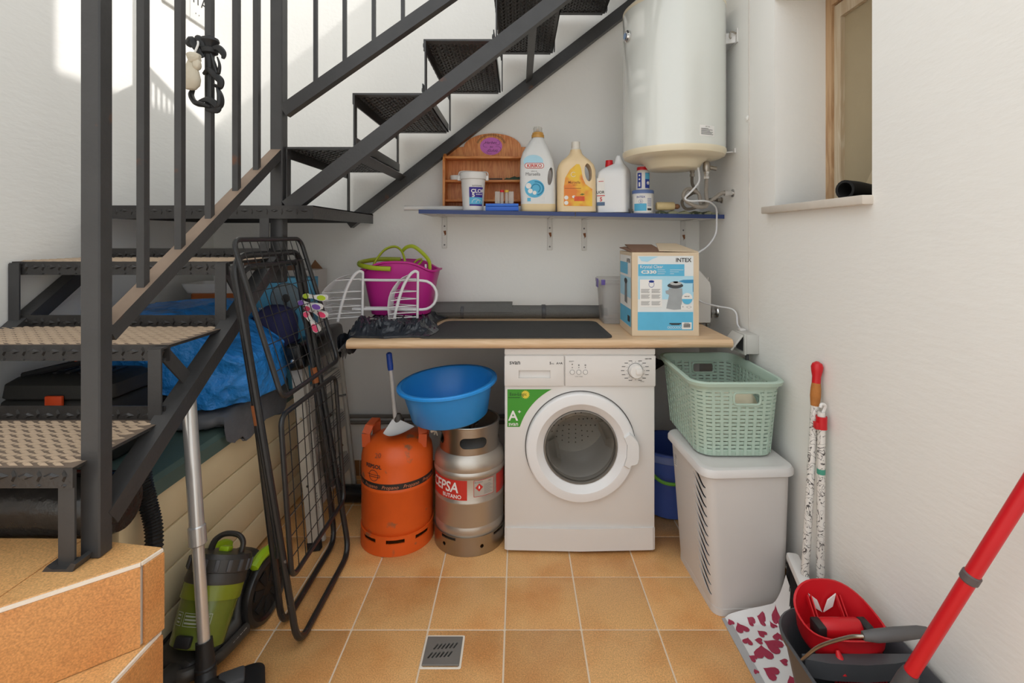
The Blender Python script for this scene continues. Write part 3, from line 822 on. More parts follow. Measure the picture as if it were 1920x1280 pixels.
t = MB(); text(t, 'SELECT', 0.006, f, 0.211, 0.762); text(t, '1000 RPM', 0.0065, f, 0.515, 0.772, 0.02)
for k, s_ in enumerate(('*', 'x', 'o')): text(t, s_, 0.012, f, 0.214 + 0.026 * k, 0.746, 0.02); disc(t, f, 0.214 + 0.026 * k, 0.7395, 0.0018, 8)
text(t, 'START / PAUSE', 0.0045, f, 0.240, 0.702)
for k in range(16):
    a = R(22.5 * k + 90); r0, r1 = 0.034, 0.038
    quad(t, plane_map((KC.x, KC.y, KC.z), (math.cos(a), 0, math.sin(a)), (-math.sin(a), 0, math.cos(a))), r0, r1, -0.0006, 0.0006)
    if k % 8 not in (0,):
        quad(t, f, KC.x + 0.050 * math.cos(a) - 0.008, KC.x + 0.050 * math.cos(a) + 0.006, KC.z + 0.042 * math.sin(a) - 0.001, KC.z + 0.042 * math.sin(a) + 0.0012)
text(t, 'SUAVE', 0.005, f, 0.492, 0.682)
printed('lettering', t, INK, FAS)
# energy sticker: green with a concave side that follows the door
GRN = mat('green_sticker', (62, 148, 44), 0.4, var=0.05)
f = plane_map((0, MY, 0), off=0.0008)
pts = [(-0.044, 0.650), (-0.044, 0.500), (0.004, 0.500)]
for k in range(13):
    a = R(162 - (162 - 108) * k / 12); pts.append((DC.x - 0.0 + 0.253 * math.cos(a), DC.z + 0.253 * math.sin(a)))
pts = [p for p in pts if p[1] <= 0.6501] + [(0.140, 0.650)]
tri = MB()
c0 = (-0.044, 0.650)
for p, q in zip(pts[1:], pts[2:]): tri.add([f(*c0), f(*p), f(*q)], [(0, 1, 2)])
STK = printed('energy_sticker', tri, GRN, WM, None)
STK['label'] = 'green energy sticker'
f = plane_map((0, MY, 0), off=0.0014)
t = MB(); text(t, 'A', 0.055, f, -0.021, 0.526, 0.02); text(t, '+', 0.022, f, 0.004, 0.553, 0.02); text(t, 'svan', 0.0225, f, -0.020, 0.505, 0.012)
printed('white_lettering', t, PAPER, STK)
t = MB(); pts = []
for k in range(32): 
    a = 2 * math.pi * k / 32; r_ = 0.0185 if k % 2 else 0.013
    pts.append((0.028 + r_ * math.cos(a), 0.629 + r_ * math.sin(a)))
poly(t, f, pts); printed('sun_mark', t, mat('yellow_ink', (226, 206, 70), 0.5), STK, None)
f = plane_map((0, MY, 0), off=0.0018)
t = MB(); text(t, 'Eco-Logic', 0.0175, f, -0.001, 0.625, 0.006); quad(t, f, -0.040, 0.006, 0.616, 0.618)
printed('dark_lettering', t, mat('dark_green_ink', (36, 74, 34), 0.5), STK)

# ------------------------------------------------------------------ worktop
CT = wood_mat('beech_laminate', (216, 184, 148), (206, 172, 134), 0, 0.4, 6)
CZ = 0.850
wt = MB(); CXa, CXb = -0.678, 0.845
prof = [(2.600, CZ), (1.956, CZ)] + [(1.9575 + 0.0175 * math.cos(a), CZ - 0.0175 + 0.0175 * math.sin(a)) for a in [R(90 + 20 * i) for i in range(1, 9)]] + [(1.956, CZ - 0.035), (2.600, CZ - 0.035)]
wt.rings([[Vector((x, y, z)) for y, z in prof] for x in (CXa, CXb)])
for v in wt.v: v.z += (v.x - CXa) * 0.003
WT = solo('worktop', 'beech laminate worktop with rounded front edge above the washing machine', 'worktop', wt, CT)
wl = MB().box(CXa + 0.02, 0.84, 2.575, 2.609, 0.765, 0.8145); wl.box(CXa + 0.02, CXa + 0.05, 2.05, 2.575, 0.765, 0.8145)
bt = MB().box(-0.64, 0.80, 2.580, 2.609, 0.770, 0.8145)
part('wall_batten', bt, CT, WT, 0)

# ------------------------------------------------------------------ wall shelf: two boards on steel brackets
SH = thing('wall_shelf', 'long white shelf with dark blue front edge on painted brackets', 'shelf', (0.25, 2.6, 1.34))
BLUE_E = mat('blue_edge', (46, 62, 112), 0.4, var=0.08)
SHW = mat('shelf_white', (224, 221, 216), 0.5, var=0.03)
def shz(x): return 1.384 - 0.0172 * (x + 0.46)
SY = 2.285
for x0, x1 in ((-0.462, 0.262), (0.266, 0.953)):
    q = MB(); q.box(x0, x1, SY + 0.003, 2.608, -0.018, 0)
    for v in q.v: v.z += shz(v.x)
    BD = part('shelf_board', q, SHW, SH, 0)
    q = MB(); q.box(x0, x1, SY, SY + 0.003, -0.018, 0.0005); q.box(x0, x1, SY + 0.003, 2.606, 0.0, 0.0006)
    for v in q.v: v.z += shz(v.x)
    part('blue_edge', q, BLUE_E, BD, 0)
for x in (-0.389, 0.165, 0.346, 0.868):
    z = shz(x) - 0.019
    q = MB()
    q.rbox(x - 0.012, x + 0.012, 2.599, 2.6095, z - 0.165, z, 0.001); q.rbox(x - 0.012, x + 0.012, 2.42, 2.609, z - 0.004, z, 0.001)
    ct = MB()
    for dz in (-0.05, -0.10, -0.148):
        ct.merge(MB().lathe([(0.003, -0.02), (0.003, 0.02)], 10).xf(Matrix.Translation((x, 2.606, z + dz)) @ Matrix.Rotation(R(90), 4, 'X')))
    BK = part('bracket', cut(q, ct), SHW, SH, 30)
    q = MB(); poly(q, plane_map((x, 2.5988, z - 0.085)), [(-0.006, 0.01), (0.008, 0.012), (0.009, -0.008), (0.003, -0.014), (-0.003, 0.0)])
    printed('rust_patch', q, mat('rust', (134, 86, 54), 0.9, var=0.3, scale=90), BK, None)
    for dz in (-0.05, -0.148):
        part('screw', MB().lathe([(0.0045, 0), (0.0035, 0.0018), (0, 0.002)], 10).xf(Matrix.Translation((x, 2.5990, z + dz)) @ Matrix.Rotation(R(90), 4, 'X')), INKG, BK)

# ------------------------------------------------------------------ water heater
HX, HY, HR = 0.700, 2.235, 0.222
WH = thing('water_heater', 'white cylindrical electric water heater hung on the right wall', 'water heater', (HX, HY, 1.55))
part('tank', MB().lathe([(HR - 0.004, 1.634), (HR, 1.637), (HR, 2.262), (HR - 0.003, 2.265)], 96, (HX, HY, 0)), mat('tank_enamel', (222, 224, 218), 0.16, var=0.015, coat=0.6), WH)
part('base_cap', MB().lathe([(HR + 0.0015, 1.640), (HR + 0.002, 1.628), (HR - 0.004, 1.614), (HR - 0.020, 1.606), (0.165, 1.599), (0.145, 1.598), (0.128, 1.588), (0.112, 1.566), (0.104, 1.560), (0.0, 1.557)], 80, (HX, HY, 0)), IVORY, WH, 40)
part('top_cap', MB().lathe([(HR + 0.001, 2.258), (HR + 0.001, 2.272), (HR - 0.02, 2.292), (0.14, 2.312), (0.0, 2.318)], 80, (HX, HY, 0)), IVORY, WH, 40)
ka = R(-76)
kd = MB().lathe([(0.026, 0.0), (0.026, 0.008), (0.021, 0.014), (0.0, 0.016)], 28).xf(Matrix.Translation((HX + math.sin(ka) * HR, HY - math.cos(ka) * HR, 2.142)) @ Matrix.Rotation(ka, 4, 'Z') @ Matrix.Rotation(R(90), 4, 'X'))
KD = part('thermometer_dial', kd, CHROME, WH)
q = MB(); fm = lambda x, y: Matrix.Translation((HX + math.sin(ka) * (HR + 0.0163), HY - math.cos(ka) * (HR + 0.0163), 2.142)) @ Matrix.Rotation(ka, 4, 'Z') @ Vector((x, 0, y))
disc(q, fm, 0, 0, 0.014); printed('dial_face', q, mat('dial_blue', (120, 150, 190), 0.3, var=0.3, scale=60), KD, None)
lm = cyl_map((HX, HY), HR, R(20), 1.672, 0.0006)
q = MB(); quad(q, lm, -0.037, 0.037, 0, 0.044, n=6); LB = printed('rating_label', q, PAPER, WH, None)
lm = cyl_map((HX, HY), HR, R(20), 1.672, 0.0011); q = MB()
text(q, 'EPV 100', 0.006, lm, 0, 0.036)
for k in range(6): quad(q, lm, -0.031, (0.03, 0.022, 0.028, 0.012, 0.026, 0.004)[k], 0.006 + 0.0046 * k, 0.0078 + 0.0046 * k, n=5)
printed('lettering', q, INK, LB)
# wall brackets of the heater
for z0, z1, y_ in ((2.105, 2.165, 2.175), (1.628, 1.648, 2.20)):
    q = MB(); q.box(XR - 0.006, XR - 0.001, y_ - 0.03, y_ + 0.09, z0, z1)
    q.prism([(0.86, y_ + 0.02), (XR - 0.006, y_ - 0.012), (XR - 0.006, y_ - 0.002), (0.86, y_ + 0.032)], z0 + 0.004, z1 - 0.012)
    part('wall_bracket', q, WHITE_P, WH, 0)
q = MB().tube(smooth_path([(XR - 0.006, 2.155, 2.145), (XR - 0.03, 2.150, 2.150), (XR - 0.036, 2.150, 2.13), (XR - 0.03, 2.15, 2.12)], 4), 0.004, 7)
part('wall_hook', q, STEEL, WH)

# pipes under the heater
HOSE = mat('braided_hose', (160, 152, 142), 0.4, metal=0.35, var=0.3, scale=240, bump=0.5, bscale=420)
def fitting(c, r, h_, n=6):
    return MB().lathe([(r, 0), (r, h_ * 0.35), (r * 0.8, h_ * 0.4), (r * 0.8, h_ * 0.6), (r, h_ * 0.65), (r, h_)], n, c)
P1 = (0.795, 2.19, 1.535); P2 = (0.838, 2.21, 1.530)
hs = thing('supply_hose', 'looped braided water hose from the heater to the wall tap', 'hose', (0.83, 2.2, 1.45))
path = smooth_path([(0.838, 2.20, 1.520), (0.836, 2.20, 1.45), (0.832, 2.18, 1.398), (0.79, 2.16, 1.388), (0.745, 2.165, 1.408), (0.728, 2.18, 1.440), (0.752, 2.19, 1.470), (0.80, 2.20, 1.452), (0.815, 2.205, 1.405), (0.83, 2.21, 1.40), (0.875, 2.205, 1.43), (0.905, 2.20, 1.452), (0.932, 2.197, 1.453)], 7)
part('hose', MB().tube(path, 0.0085, 10), HOSE, hs)
part('nut', fitting((0.838, 2.20, 1.516), 0.0125, 0.034), CHROME, hs)
part('safety_valve', MB().lathe([(0.013, 0), (0.016, 0.01), (0.016, 0.03), (0.013, 0.045)], 14, (0.838, 2.20, 1.548)).merge(MB().lathe([(0.009, 0), (0.009, 0.04)], 10).xf(Matrix.Translation((0.842, 2.2, 1.568)) @ Matrix.Rotation(R(100), 4, 'Y'))), STEEL, hs)
tv = MB().lathe([(0.018, 0.0), (0.018, 0.004), (0.010, 0.006), (0.010, 0.026), (0.013, 0.027), (0.013, 0.040)], 14).xf(Matrix.Translation((XR, 2.197, 1.452)) @ Matrix.Rotation(R(-90), 4, 'Y'))
part('wall_connector', tv, CHROME, hs)
h2 = thing('outlet_hose', 'braided hose looping behind the supply hose under the heater', 'hose', (0.79, 2.24, 1.45))
path = smooth_path([(0.792, 2.25, 1.545), (0.792, 2.25, 1.50), (0.812, 2.25, 1.462), (0.79, 2.245, 1.455), (0.742, 2.235, 1.420), (0.758, 2.235, 1.385), (0.81, 2.235, 1.392), (0.85, 2.25, 1.412), (0.885, 2.29, 1.43), (0.935, 2.32, 1.43)], 7)
part('hose', MB().tube(path, 0.0068, 10), mat('dark_hose', (112, 104, 94), 0.45, metal=0.5, var=0.3, scale=240, bump=0.5, bscale=420), h2)
part('nut', fitting((0.792, 2.25, 1.532), 0.0115, 0.03), STEEL, h2)
part('wall_connector', MB().lathe([(0.014, 0.0), (0.014, 0.004), (0.009, 0.006), (0.009, 0.022)], 12).xf(Matrix.Translation((XR, 2.32, 1.43)) @ Matrix.Rotation(R(-90), 4, 'Y')), STEEL, h2)
# white cable: heater -> over the shelf -> down behind the boxes -> socket
CABLE = mat('white_cable', (214, 214, 216), 0.45)
cb = thing('power_cable', 'white power cable hanging from the water heater to the wall socket', 'cable', (0.88, 2.2, 0.9))
path = smooth_path([(0.786, 2.16, 1.560), (0.783, 2.14, 1.50), (0.745, 2.12, 1.455), (0.716, 2.12, 1.425), (0.735, 2.12, 1.412), (0.80, 2.14, 1.414), (0.85, 2.18, 1.408), (0.895, 2.235, 1.385), (0.908, 2.262, 1.33), (0.905, 2.268, 1.27), (0.868, 2.268, 1.215), (0.80, 2.262, 1.165), (0.775, 2.262, 1.10), (0.80, 2.262, 1.02), (0.83, 2.258, 0.965), (0.88, 2.2, 0.95), (0.925, 2.15, 0.945), (0.940, 2.13, 0.925), (0.938, 2.115, 0.885), (0.940, 2.09, 0.868)], 6)
part('cord', MB().tube(path, 0.0040, 8), CABLE, cb)
part('plug', MB().rbox(0.925, 0.952, 2.060, 2.092, 0.846, 0.874, 0.005), WHITE_P, cb)
# outdoor double socket with flap
SO = thing('wall_socket', 'grey outdoor socket box with open flap at the worktop end', 'socket', (XR, 2.0, 0.79))
SOC = mat('socket_grey', (196, 194, 188), 0.4, var=0.03)
part('back_box', MB().rbox(XR - 0.052, XR - 0.0005, 1.960, 2.055, 0.792, 0.868, 0.003), SOC, SO)
part('cover_frame', cut(MB().rbox(XR - 0.060, XR - 0.0525, 1.956, 2.059, 0.789, 0.871, 0.002), MB().box(XR - 0.07, XR - 0.05, 1.968, 2.047, 0.80, 0.86)), SOC, SO)
part('socket_face', MB().box(XR - 0.0535, XR - 0.0522, 1.968, 2.047, 0.80, 0.86), GREY_P, SO, 0)
part('flap', MB().rbox(-0.004, 0.004, -0.048, 0.048, -0.076, 0.0, 0.002).xf(Matrix.Translation((XR - 0.064, 2.008, 0.868)) @ Matrix.Rotation(R(38), 4, 'Y')), SOC, SO)
part('cable_stub', MB().tube([(XR - 0.03, 2.0, 0.80), (XR - 0.03, 2.0, 0.70)], 0.007, 8), GREY_P, SO)
# stop tap on the right wall
TPW = thing('stop_tap', 'chrome stop tap on the right wall behind the pump box', 'tap', (XR, 2.40, 0.80))
part('rosette', MB().lathe([(0.030, 0), (0.028, 0.006), (0.012, 0.010), (0.012, 0.035)], 20).xf(Matrix.Translation((XR, 2.385, 0.895)) @ Matrix.Rotation(R(-90), 4, 'Y')), CHROME, TPW)
part('valve_body', MB().lathe([(0.011, -0.045), (0.011, -0.03), (0.017, -0.025), (0.019, 0.0), (0.015, 0.03), (0.008, 0.034), (0.008, 0.07)], 16, (0.915, 2.385, 0.892)), STEEL, TPW)
part('outlet', MB().lathe([(0.009, 0), (0.011, 0.01), (0.011, 0.03)], 12, (0.915, 2.385, 0.815)), CHROME, TPW)
lv = MB().lathe([(0.008, 0), (0.013, 0.01), (0.013, 0.026), (0.010, 0.028), (0.017, 0.030), (0.017, 0.042), (0.0, 0.044)], 14).xf(Matrix.Translation((0.905, 2.385, 0.90)) @ Matrix.Rotation(R(-90), 4, 'Y'))
part('tap_handle', lv, CHROME, TPW)
part('pipe', MB().tube([(0.915, 2.385, 0.93), (0.915, 2.385, 1.0), (0.922, 2.40, 1.06)], 0.005, 8), STEEL, TPW)
# grey pipes along the back wall below the worktop
for z, lab in ((0.318, 'upper grey water pipe along the back wall behind the gas bottles'), (0.286, 'lower grey water pipe along the back wall behind the gas bottles')):
    pp = thing('water_pipe', lab, 'pipe', (-0.5, 2.58, z), 'pipes on the back wall')
    part('tube', MB().tube([(-1.03, 2.588, z), (-0.06, 2.588, z), (0.3, 2.588, z)], 0.010, 10), mat('pipe_grey', (120, 114, 108), 0.5, var=0.12), pp)
    for x in (-0.95, -0.35, 0.2): part('clip', MB().rbox(x - 0.008, x + 0.008, 2.576, 2.609, z - 0.0125, z + 0.0125, 0.002), GREY_P, pp)

# ------------------------------------------------------------------ things on the shelf
def flat_bottle(levels, cx, cy, z0, n=5, cap=True):
    """levels: (z, x-left, x-right, half depth, corner radius)"""
    rs = []
    for z, a, b, d, r in levels:
        r = min(r, d * 0.98, (b - a) / 2 * 0.98)
        rs.append([Vector((cx + x, cy + y, z0 + z)) for x, y in rrect(a, b, -d, d, r, n)])
    return MB().rings(rs)
def y_prism(cx, cz, rx, rz, y0, y1, n=24, tilt=0.0):
    p = []
    for i in range(n):
        t = 2 * math.pi * i / n; a = rx * math.cos(t); b = rz * math.sin(t)
        p.append((cx + a * math.cos(tilt) - b * math.sin(tilt), cz + a * math.sin(tilt) + b * math.cos(tilt)))
    return MB().prism(p, y0, y1, 'y')

# long white tube lying on the shelf
zt = shz(-0.2) + 0.0160
tb_ = MB().tube([(-0.560, 2.425, zt + 0.004), (-0.2, 2.425, zt), (0.13, 2.425, zt - 0.005)], 0.0125, 14)
solo('white_tube', 'long white plastic tube lying along the shelf under the spice rack', 'tube', tb_, WHITE_P)

# wooden spice rack
RK = thing('spice_rack', 'orange pine spice rack with arched back and three ledges', 'rack', (-0.136, 2.55, shz(-0.136)))
rz0 = shz(-0.136) + 0.001; xa, xb = -0.384, 0.112; rc = (xa + xb) / 2
pl_ = [(xa + 0.012, rz0), (xb - 0.012, rz0), (xb - 0.012, 1.722), (rc + 0.150, 1.730)]
for i in range(1, 20):
    a = R(8 + 164 * i / 20); pl_.append((rc + 0.152 * math.cos(a), 1.722 + 0.078 * math.sin(a)))
pl_ += [(rc - 0.150, 1.730), (xa + 0.012, 1.722)]
part('back_panel', MB().prism(pl_, 2.592, 2.604, 'y'), WOOD_O, RK, 0)
for x in (xa, xb - 0.012):
    q = MB(); q.prism([(2.500, rz0), (2.604, rz0), (2.604, 1.725), (2.570, 1.722), (2.540, 1.685), (2.512, 1.665), (2.500, 1.640)], x, x + 0.012, 'x')
    part('side_panel', q, WOOD_O, RK, 0)
WOOD_H = wood_mat('orange_pine_ledge', (204, 118, 54), (228, 152, 84), 0, 0.42, 9)
for z in (1.656, 1.536, 1.436, rz0 + 0.001):
    q = MB().rbox(xa + 0.012, xb - 0.012, 2.508, 2.592, z, z + 0.012, 0.002)
    part('ledge', q, WOOD_H, RK)
f = plane_map((rc - 0.007, 2.592, 1.733))
q = MB(); disc(q, f, 0, 0, 0.058, 36, ry=0.046)
SK = printed('pink_sticker', q, mat('pink_print', (206, 112, 196), 0.5), RK, None)
f = plane_map((rc - 0.007, 2.592, 1.733), off=0.0014)
q = MB(); text(q, 'Herbes', 0.021, f, -0.004, 0.012, 0, 0.4); text(q, 'au', 0.018, f, 0.0, -0.008, 0, 0.4); text(q, 'Guluti', 0.021, f, 0.006, -0.029, 0, 0.4)
ringd(q, f, -0.026, 0.006, 0.016, 0.0016, 16, a0=R(100), a1=R(290), ry=0.012); ringd(q, f, 0.032, 0.018, 0.014, 0.0016, 16, a0=R(-120), a1=R(100), ry=0.012)
ringd(q, f, 0.030, -0.016, 0.022, 0.0016, 16, a0=R(-100), a1=R(110), ry=0.014); ringd(q, f, -0.006, -0.030, 0.016, 0.0014, 16, a0=R(90), a1=R(300), ry=0.010)
printed('lettering', q, mat('purple_ink', (70, 22, 66), 0.5), SK)
q = MB()
for i in range(15):
    a = R(160 - 140 * i / 14); c = (0.0 + 0.074 * math.cos(a), 0.060 * math.sin(a))
    ringd(q, f, c[0], c[1], 0.0042, 0.0022, 8)
printed('leaf_garland', q, mat('olive_ink', (96, 84, 40), 0.6, var=0.3, scale=80), SK)
tr = MB(); tr.lathe([(0.019, 0), (0.030, 0), (0.030, 0.024), (0.019, 0.024)], 28, (-0.322, 2.549, 1.5487), cap=False)
solo('tape_roll', 'roll of white tape on the middle ledge of the spice rack', 'tape', tr, PAPER)
gc = MB(); rs = []
for i in range(13):
    x = -0.075 + 0.165 * i / 12; hh = 0.004 + 0.013 * math.sin(math.pi * i / 12) ** 0.6 + 0.003 * math.sin(i * 2.1)
    rs.append([Vector((x, 2.522, 1.5485)), Vector((x, 2.586, 1.5485)), Vector((x, 2.580, 1.5485 + hh)), Vector((x, 2.553, 1.5485 + hh * 1.2)), Vector((x, 2.526, 1.5485 + hh * 0.8))])
gc.rings(rs)
solo('green_cloth', 'folded dark green cloth on the middle ledge of the spice rack', 'cloth', gc, mat('green_cloth', (62, 84, 70), 0.9, var=0.2, bump=0.2))
solo('black_strip', 'flat black strip lying left of the green cloth in the spice rack', 'strip', MB().rbox(-0.235, -0.082, 2.53, 2.57, 1.5487, 1.5577, 0.003), BLACK_P)

# chlorine tub
cz = shz(-0.216) + 0.001; c_ = (-0.216, 2.358, cz)
TBK = thing('chlorine_tub', 'small white plastic tub with blue chlorine label and lid', 'tub', c_)
part('pot', MB().lathe([(0.046, 0), (0.049, 0.003), (0.0585, 0.165), (0.0585, 0.168)], 40, c_), WHITE_P, TBK)
part('lid', MB().lathe([(0.060, 0.148), (0.064, 0.150), (0.064, 0.176), (0.061, 0.181), (0.050, 0.184), (0.0, 0.183)], 40, c_), WHITE_P, TBK)
for s_ in (-1, 1): part('handle_lug', MB().rbox(c_[0] + s_ * 0.066 - 0.008, c_[0] + s_ * 0.066 + 0.008, c_[1] - 0.010, c_[1] + 0.010, cz + 0.145, cz + 0.168, 0.003), WHITE_P, TBK)
part('bail', MB().tube(smooth_path([(c_[0] - 0.070, 2.358, cz + 0.158), (c_[0] - 0.066, 2.375, cz + 0.188), (c_[0] - 0.03, 2.39, cz + 0.194), (c_[0] + 0.03, 2.40, cz + 0.192), (c_[0] + 0.066, 2.375, cz + 0.186), (c_[0] + 0.070, 2.358, cz + 0.158)], 5), 0.003, 6), WHITE_P, TBK)
def cone_map(c, r0, r1, h_, ang, off=0.0006):
    def f(x, y):
        rr_ = r0 + (r1 - r0) * y / h_ + off; a = ang + x / r0
        return Vector((c[0] + rr_ * math.sin(a), c[1] - rr_ * math.cos(a), c[2] + y))
    return f
fm = cone_map(c_, 0.049, 0.0585, 0.165, R(25))
q = MB(); quad(q, fm, -0.034, 0.030, 0.022, 0.110, n=8, m=0); quad(q, cone_map(c_, 0.049, 0.0585, 0.165, R(25), 0.001), -0.034, 0.030, 0.030, 0.062, n=8, m=1)
LB = part('label_print', q, [mat('violet_print', (58, 42, 140), 0.5), CYAN_I], TBK, 0, recalc=False)
fm = cone_map(c_, 0.049, 0.0585, 0.165, R(25), 0.0014)
q = MB(); text(q, 'CLOR', 0.023, fm, 0.004, 0.084, 0.03); text(q, '5', 0.026, fm, -0.016, 0.064, 0.03); text(q, 'acciones', 0.0085, fm, 0.010, 0.074, 0.03)
ringd(q, fm, -0.004, 0.036, 0.018, 0.0016, 14, a0=0, a1=math.pi); ringd(q, fm, 0.010, 0.036, 0.014, 0.0016, 14, a0=0, a1=math.pi)
printed('lettering', q, PAPER, LB)
q = MB(); text(q, 'quimicamp', 0.010, fm, 0.0, 0.114, 0.01); printed('brand_lettering', q, INKG, LB)

# blue test case with a clear tester
bz = shz(-0.08) + 0.001
BC = thing('test_case', 'flat blue plastic case standing beside the chlorine tub', 'case', (-0.077, 2.32, bz))
part('case_body', MB().rbox(-0.153, 0.001, 2.292, 2.350, bz, bz + 0.021, 0.003), mat('blue_plastic_case', (36, 96, 196), 0.35), BC)
part('case_lid', MB().rbox(-0.153, 0.001, 2.292, 2.350, bz + 0.0215, bz + 0.034, 0.003), mat('blue_plastic_lid', (46, 108, 208), 0.35), BC)
solo('white_box', 'flat white box lying behind the blue test case', 'box', MB().rbox(-0.168, 0.022, 2.354, 2.402, bz, bz + 0.026, 0.002), PAPER)
TT = thing('water_tester', 'clear pool water tester with red and yellow caps on the blue case', 'tester', (-0.067, 2.32, bz + 0.034))
CLR = clear_mat('clear_plastic', (226, 224, 218), 0.35, 0.12)
for x0, x1 in ((-0.110, -0.086), (-0.046, -0.022)): part('colour_scale', MB().rbox(x0, x1, 2.308, 2.330, bz + 0.0345, bz + 0.092, 0.002), CLR, TT)
for x, m_ in ((-0.077, RED_P), (-0.055, mat('yellow_cap', (214, 176, 60), 0.4))):
    part('test_tube', MB().lathe([(0.0085, 0.0345), (0.0085, 0.088)], 14, (x, 2.318, bz)), CLR, TT)
    part('cap', MB().lathe([(0.0095, 0.088), (0.0095, 0.098), (0.0, 0.099)], 14, (x, 2.318, bz)), m_, TT)

# detergent bottles
def ell(mb, f, cx, cy, rx, ry, m=0, n=28): return disc(mb, f, cx, cy, rx, n, m, ry)
MILK = mat('milky_plastic', (220, 220, 218), 0.3, var=0.02, sss=0.1)
# 1: milky bottle with gold cap
kz = shz(0.095) + 0.001; kx, ky = 0.0935, 2.352
KB = thing('detergent_bottle', 'tall milky detergent bottle with gold cap beside the spice rack', 'bottle', (kx, ky, kz), 'detergent bottles on the shelf')
lv_ = [(0, -0.078, 0.078, 0.046, 0.03), (0.004, -0.081, 0.081, 0.049, 0.03), (0.05, -0.082, 0.082, 0.050, 0.03), (0.12, -0.086, 0.081, 0.050, 0.03), (0.20, -0.086, 0.078, 0.050, 0.03), (0.245, -0.084, 0.070, 0.049, 0.03), (0.28, -0.074, 0.058, 0.044, 0.03), (0.315, -0.054, 0.043, 0.036, 0.03), (0.340, -0.038, 0.032, 0.030, 0.028), (0.350, -0.030, 0.028, 0.026, 0.026), (0.357, -0.028, 0.026, 0.026, 0.026)]
bb = cut(flat_bottle(lv_, kx, ky, kz), y_prism(kx + 0.055, kz + 0.165, 0.012, 0.042, ky - 0.1, ky + 0.1, tilt=-0.12))
part('bottle_body', bb, MILK, KB, 40)
lq = flat_bottle([(0.0, -0.0790, 0.0790, 0.0470, 0.03), (0.004, -0.0816, 0.0816, 0.0496, 0.03), (0.036, -0.0824, 0.0824, 0.0504, 0.03)], kx, ky, kz + 0.0002)
part('liquid_level', lq, mat('cream_liquid', (224, 202, 160), 0.35), KB, 40)
GOLD = mat('gold_cap', (196, 146, 70), 0.3, var=0.08)
part('cap', MB().lathe([(0.030, 0.352), (0.030, 0.366), (0.027, 0.368), (0.026, 0.376), (0.012, 0.384), (0.006, 0.394), (0.0, 0.396)], 24, (kx - 0.001, ky, kz)), GOLD, KB)
part('dosing_cap', MB().lathe([(0.021, 0.374), (0.021, 0.398), (0.018, 0.404), (0.0, 0.405)], 20, (kx - 0.001, ky, kz)), CLR, KB)
f = plane_map((kx, ky - 0.0502, kz)); f2 = plane_map((kx, ky - 0.0502, kz), off=0.0013); f3 = plane_map((kx, ky - 0.0502, kz), off=0.0018)
q = MB(); ell(q, f, -0.018, 0.107, 0.046, 0.042); printed('wave_print', q, CYAN_I, KB, None)
q = MB(); quad(q, f, -0.052, -0.036, 0.048, 0.064); printed('small_mark', q, CYAN_I, KB, None)
q = MB(); ell(q, f, -0.024, 0.234, 0.046, 0.030); LB = printed('label_print', q, CYAN_L, KB, None)
q = MB(); poly(q, f2, rrect(-0.064, 0.026, 0.201, 0.227, 0.012)); printed('red_oval', q, RED_I, LB, None)
q = MB(); poly(q, f3, rrect(-0.0615, 0.0235, 0.2035, 0.2245, 0.010)); printed('white_oval', q, PAPER, LB, None)
f4 = plane_map((kx, ky - 0.0502, kz), off=0.0023)
q = MB(); text(q, 'KIRIKO', 0.0215, f4, -0.019, 0.2065, 0.03); printed('brand_lettering', q, RED_I, LB)
q = MB(); text(q, 'Marsella', 0.021, f3, -0.026, 0.168, 0.0); text(q, 'jabon de', 0.008, f3, -0.020, 0.186); printed('lettering', q, INKG, LB)
q = MB()
for a, b, r_ in ((-0.046, 0.120, 0.013), (-0.038, 0.096, 0.011), (-0.018, 0.088, 0.009)): ell(q, f2, a, b, r_, r_)
ringd(q, f2, 0.022, 0.062, 0.011, 0.0016)
printed('bubbles', q, PAPER, LB)
q = MB(); ringd(q, f3, -0.012, 0.108, 0.034, 0.006, 24, a0=R(-80), a1=R(100), ry=0.031); ringd(q, f3, -0.012, 0.108, 0.020, 0.005, 24, a0=R(-60), a1=R(180))
printed('swirl', q, mat('teal_ink', (38, 132, 170), 0.5), LB)
# 2: amber bottle with orange label
az = shz(0.27) + 0.001; ax, ay = 0.274, 2.352
AB = thing('detergent_bottle', 'peach-coloured detergent jug with orange and yellow label', 'bottle', (ax, ay, az), 'detergent bottles on the shelf')
lv_ = [(0, -0.088, 0.088, 0.046, 0.03), (0.004, -0.092, 0.092, 0.050, 0.03), (0.10, -0.092, 0.092, 0.050, 0.03), (0.16, -0.092, 0.091, 0.050, 0.03), (0.20, -0.091, 0.090, 0.050, 0.03), (0.225, -0.084, 0.082, 0.048, 0.03), (0.245, -0.070, 0.066, 0.044, 0.03), (0.262, -0.048, 0.046, 0.036, 0.03), (0.276, -0.034, 0.032, 0.030, 0.029), (0.290, -0.028, 0.026, 0.026, 0.026), (0.298, -0.027, 0.025, 0.025, 0.025)]
bb = cut(flat_bottle(lv_, ax, ay, az), y_prism(ax + 0.052, az + 0.186, 0.017, 0.042, ay - 0.1, ay + 0.1, tilt=0.12))
part('bottle_body', bb, mat('peach_plastic', (232, 206, 164), 0.32, var=0.03, sss=0.1), AB, 40)
part('dosing_cap', MB().lathe([(0.026, 0.292), (0.024, 0.300), (0.021, 0.303), (0.020, 0.336), (0.0, 0.338)], 22, (ax - 0.001, ay, az)), mat('frosted_cap', (222, 216, 204), 0.3), AB)
f = plane_map((ax, ay - 0.0502, az)); f2 = plane_map((ax, ay - 0.0502, az), off=0.0013); f3 = plane_map((ax, ay - 0.0502, az), off=0.0018)
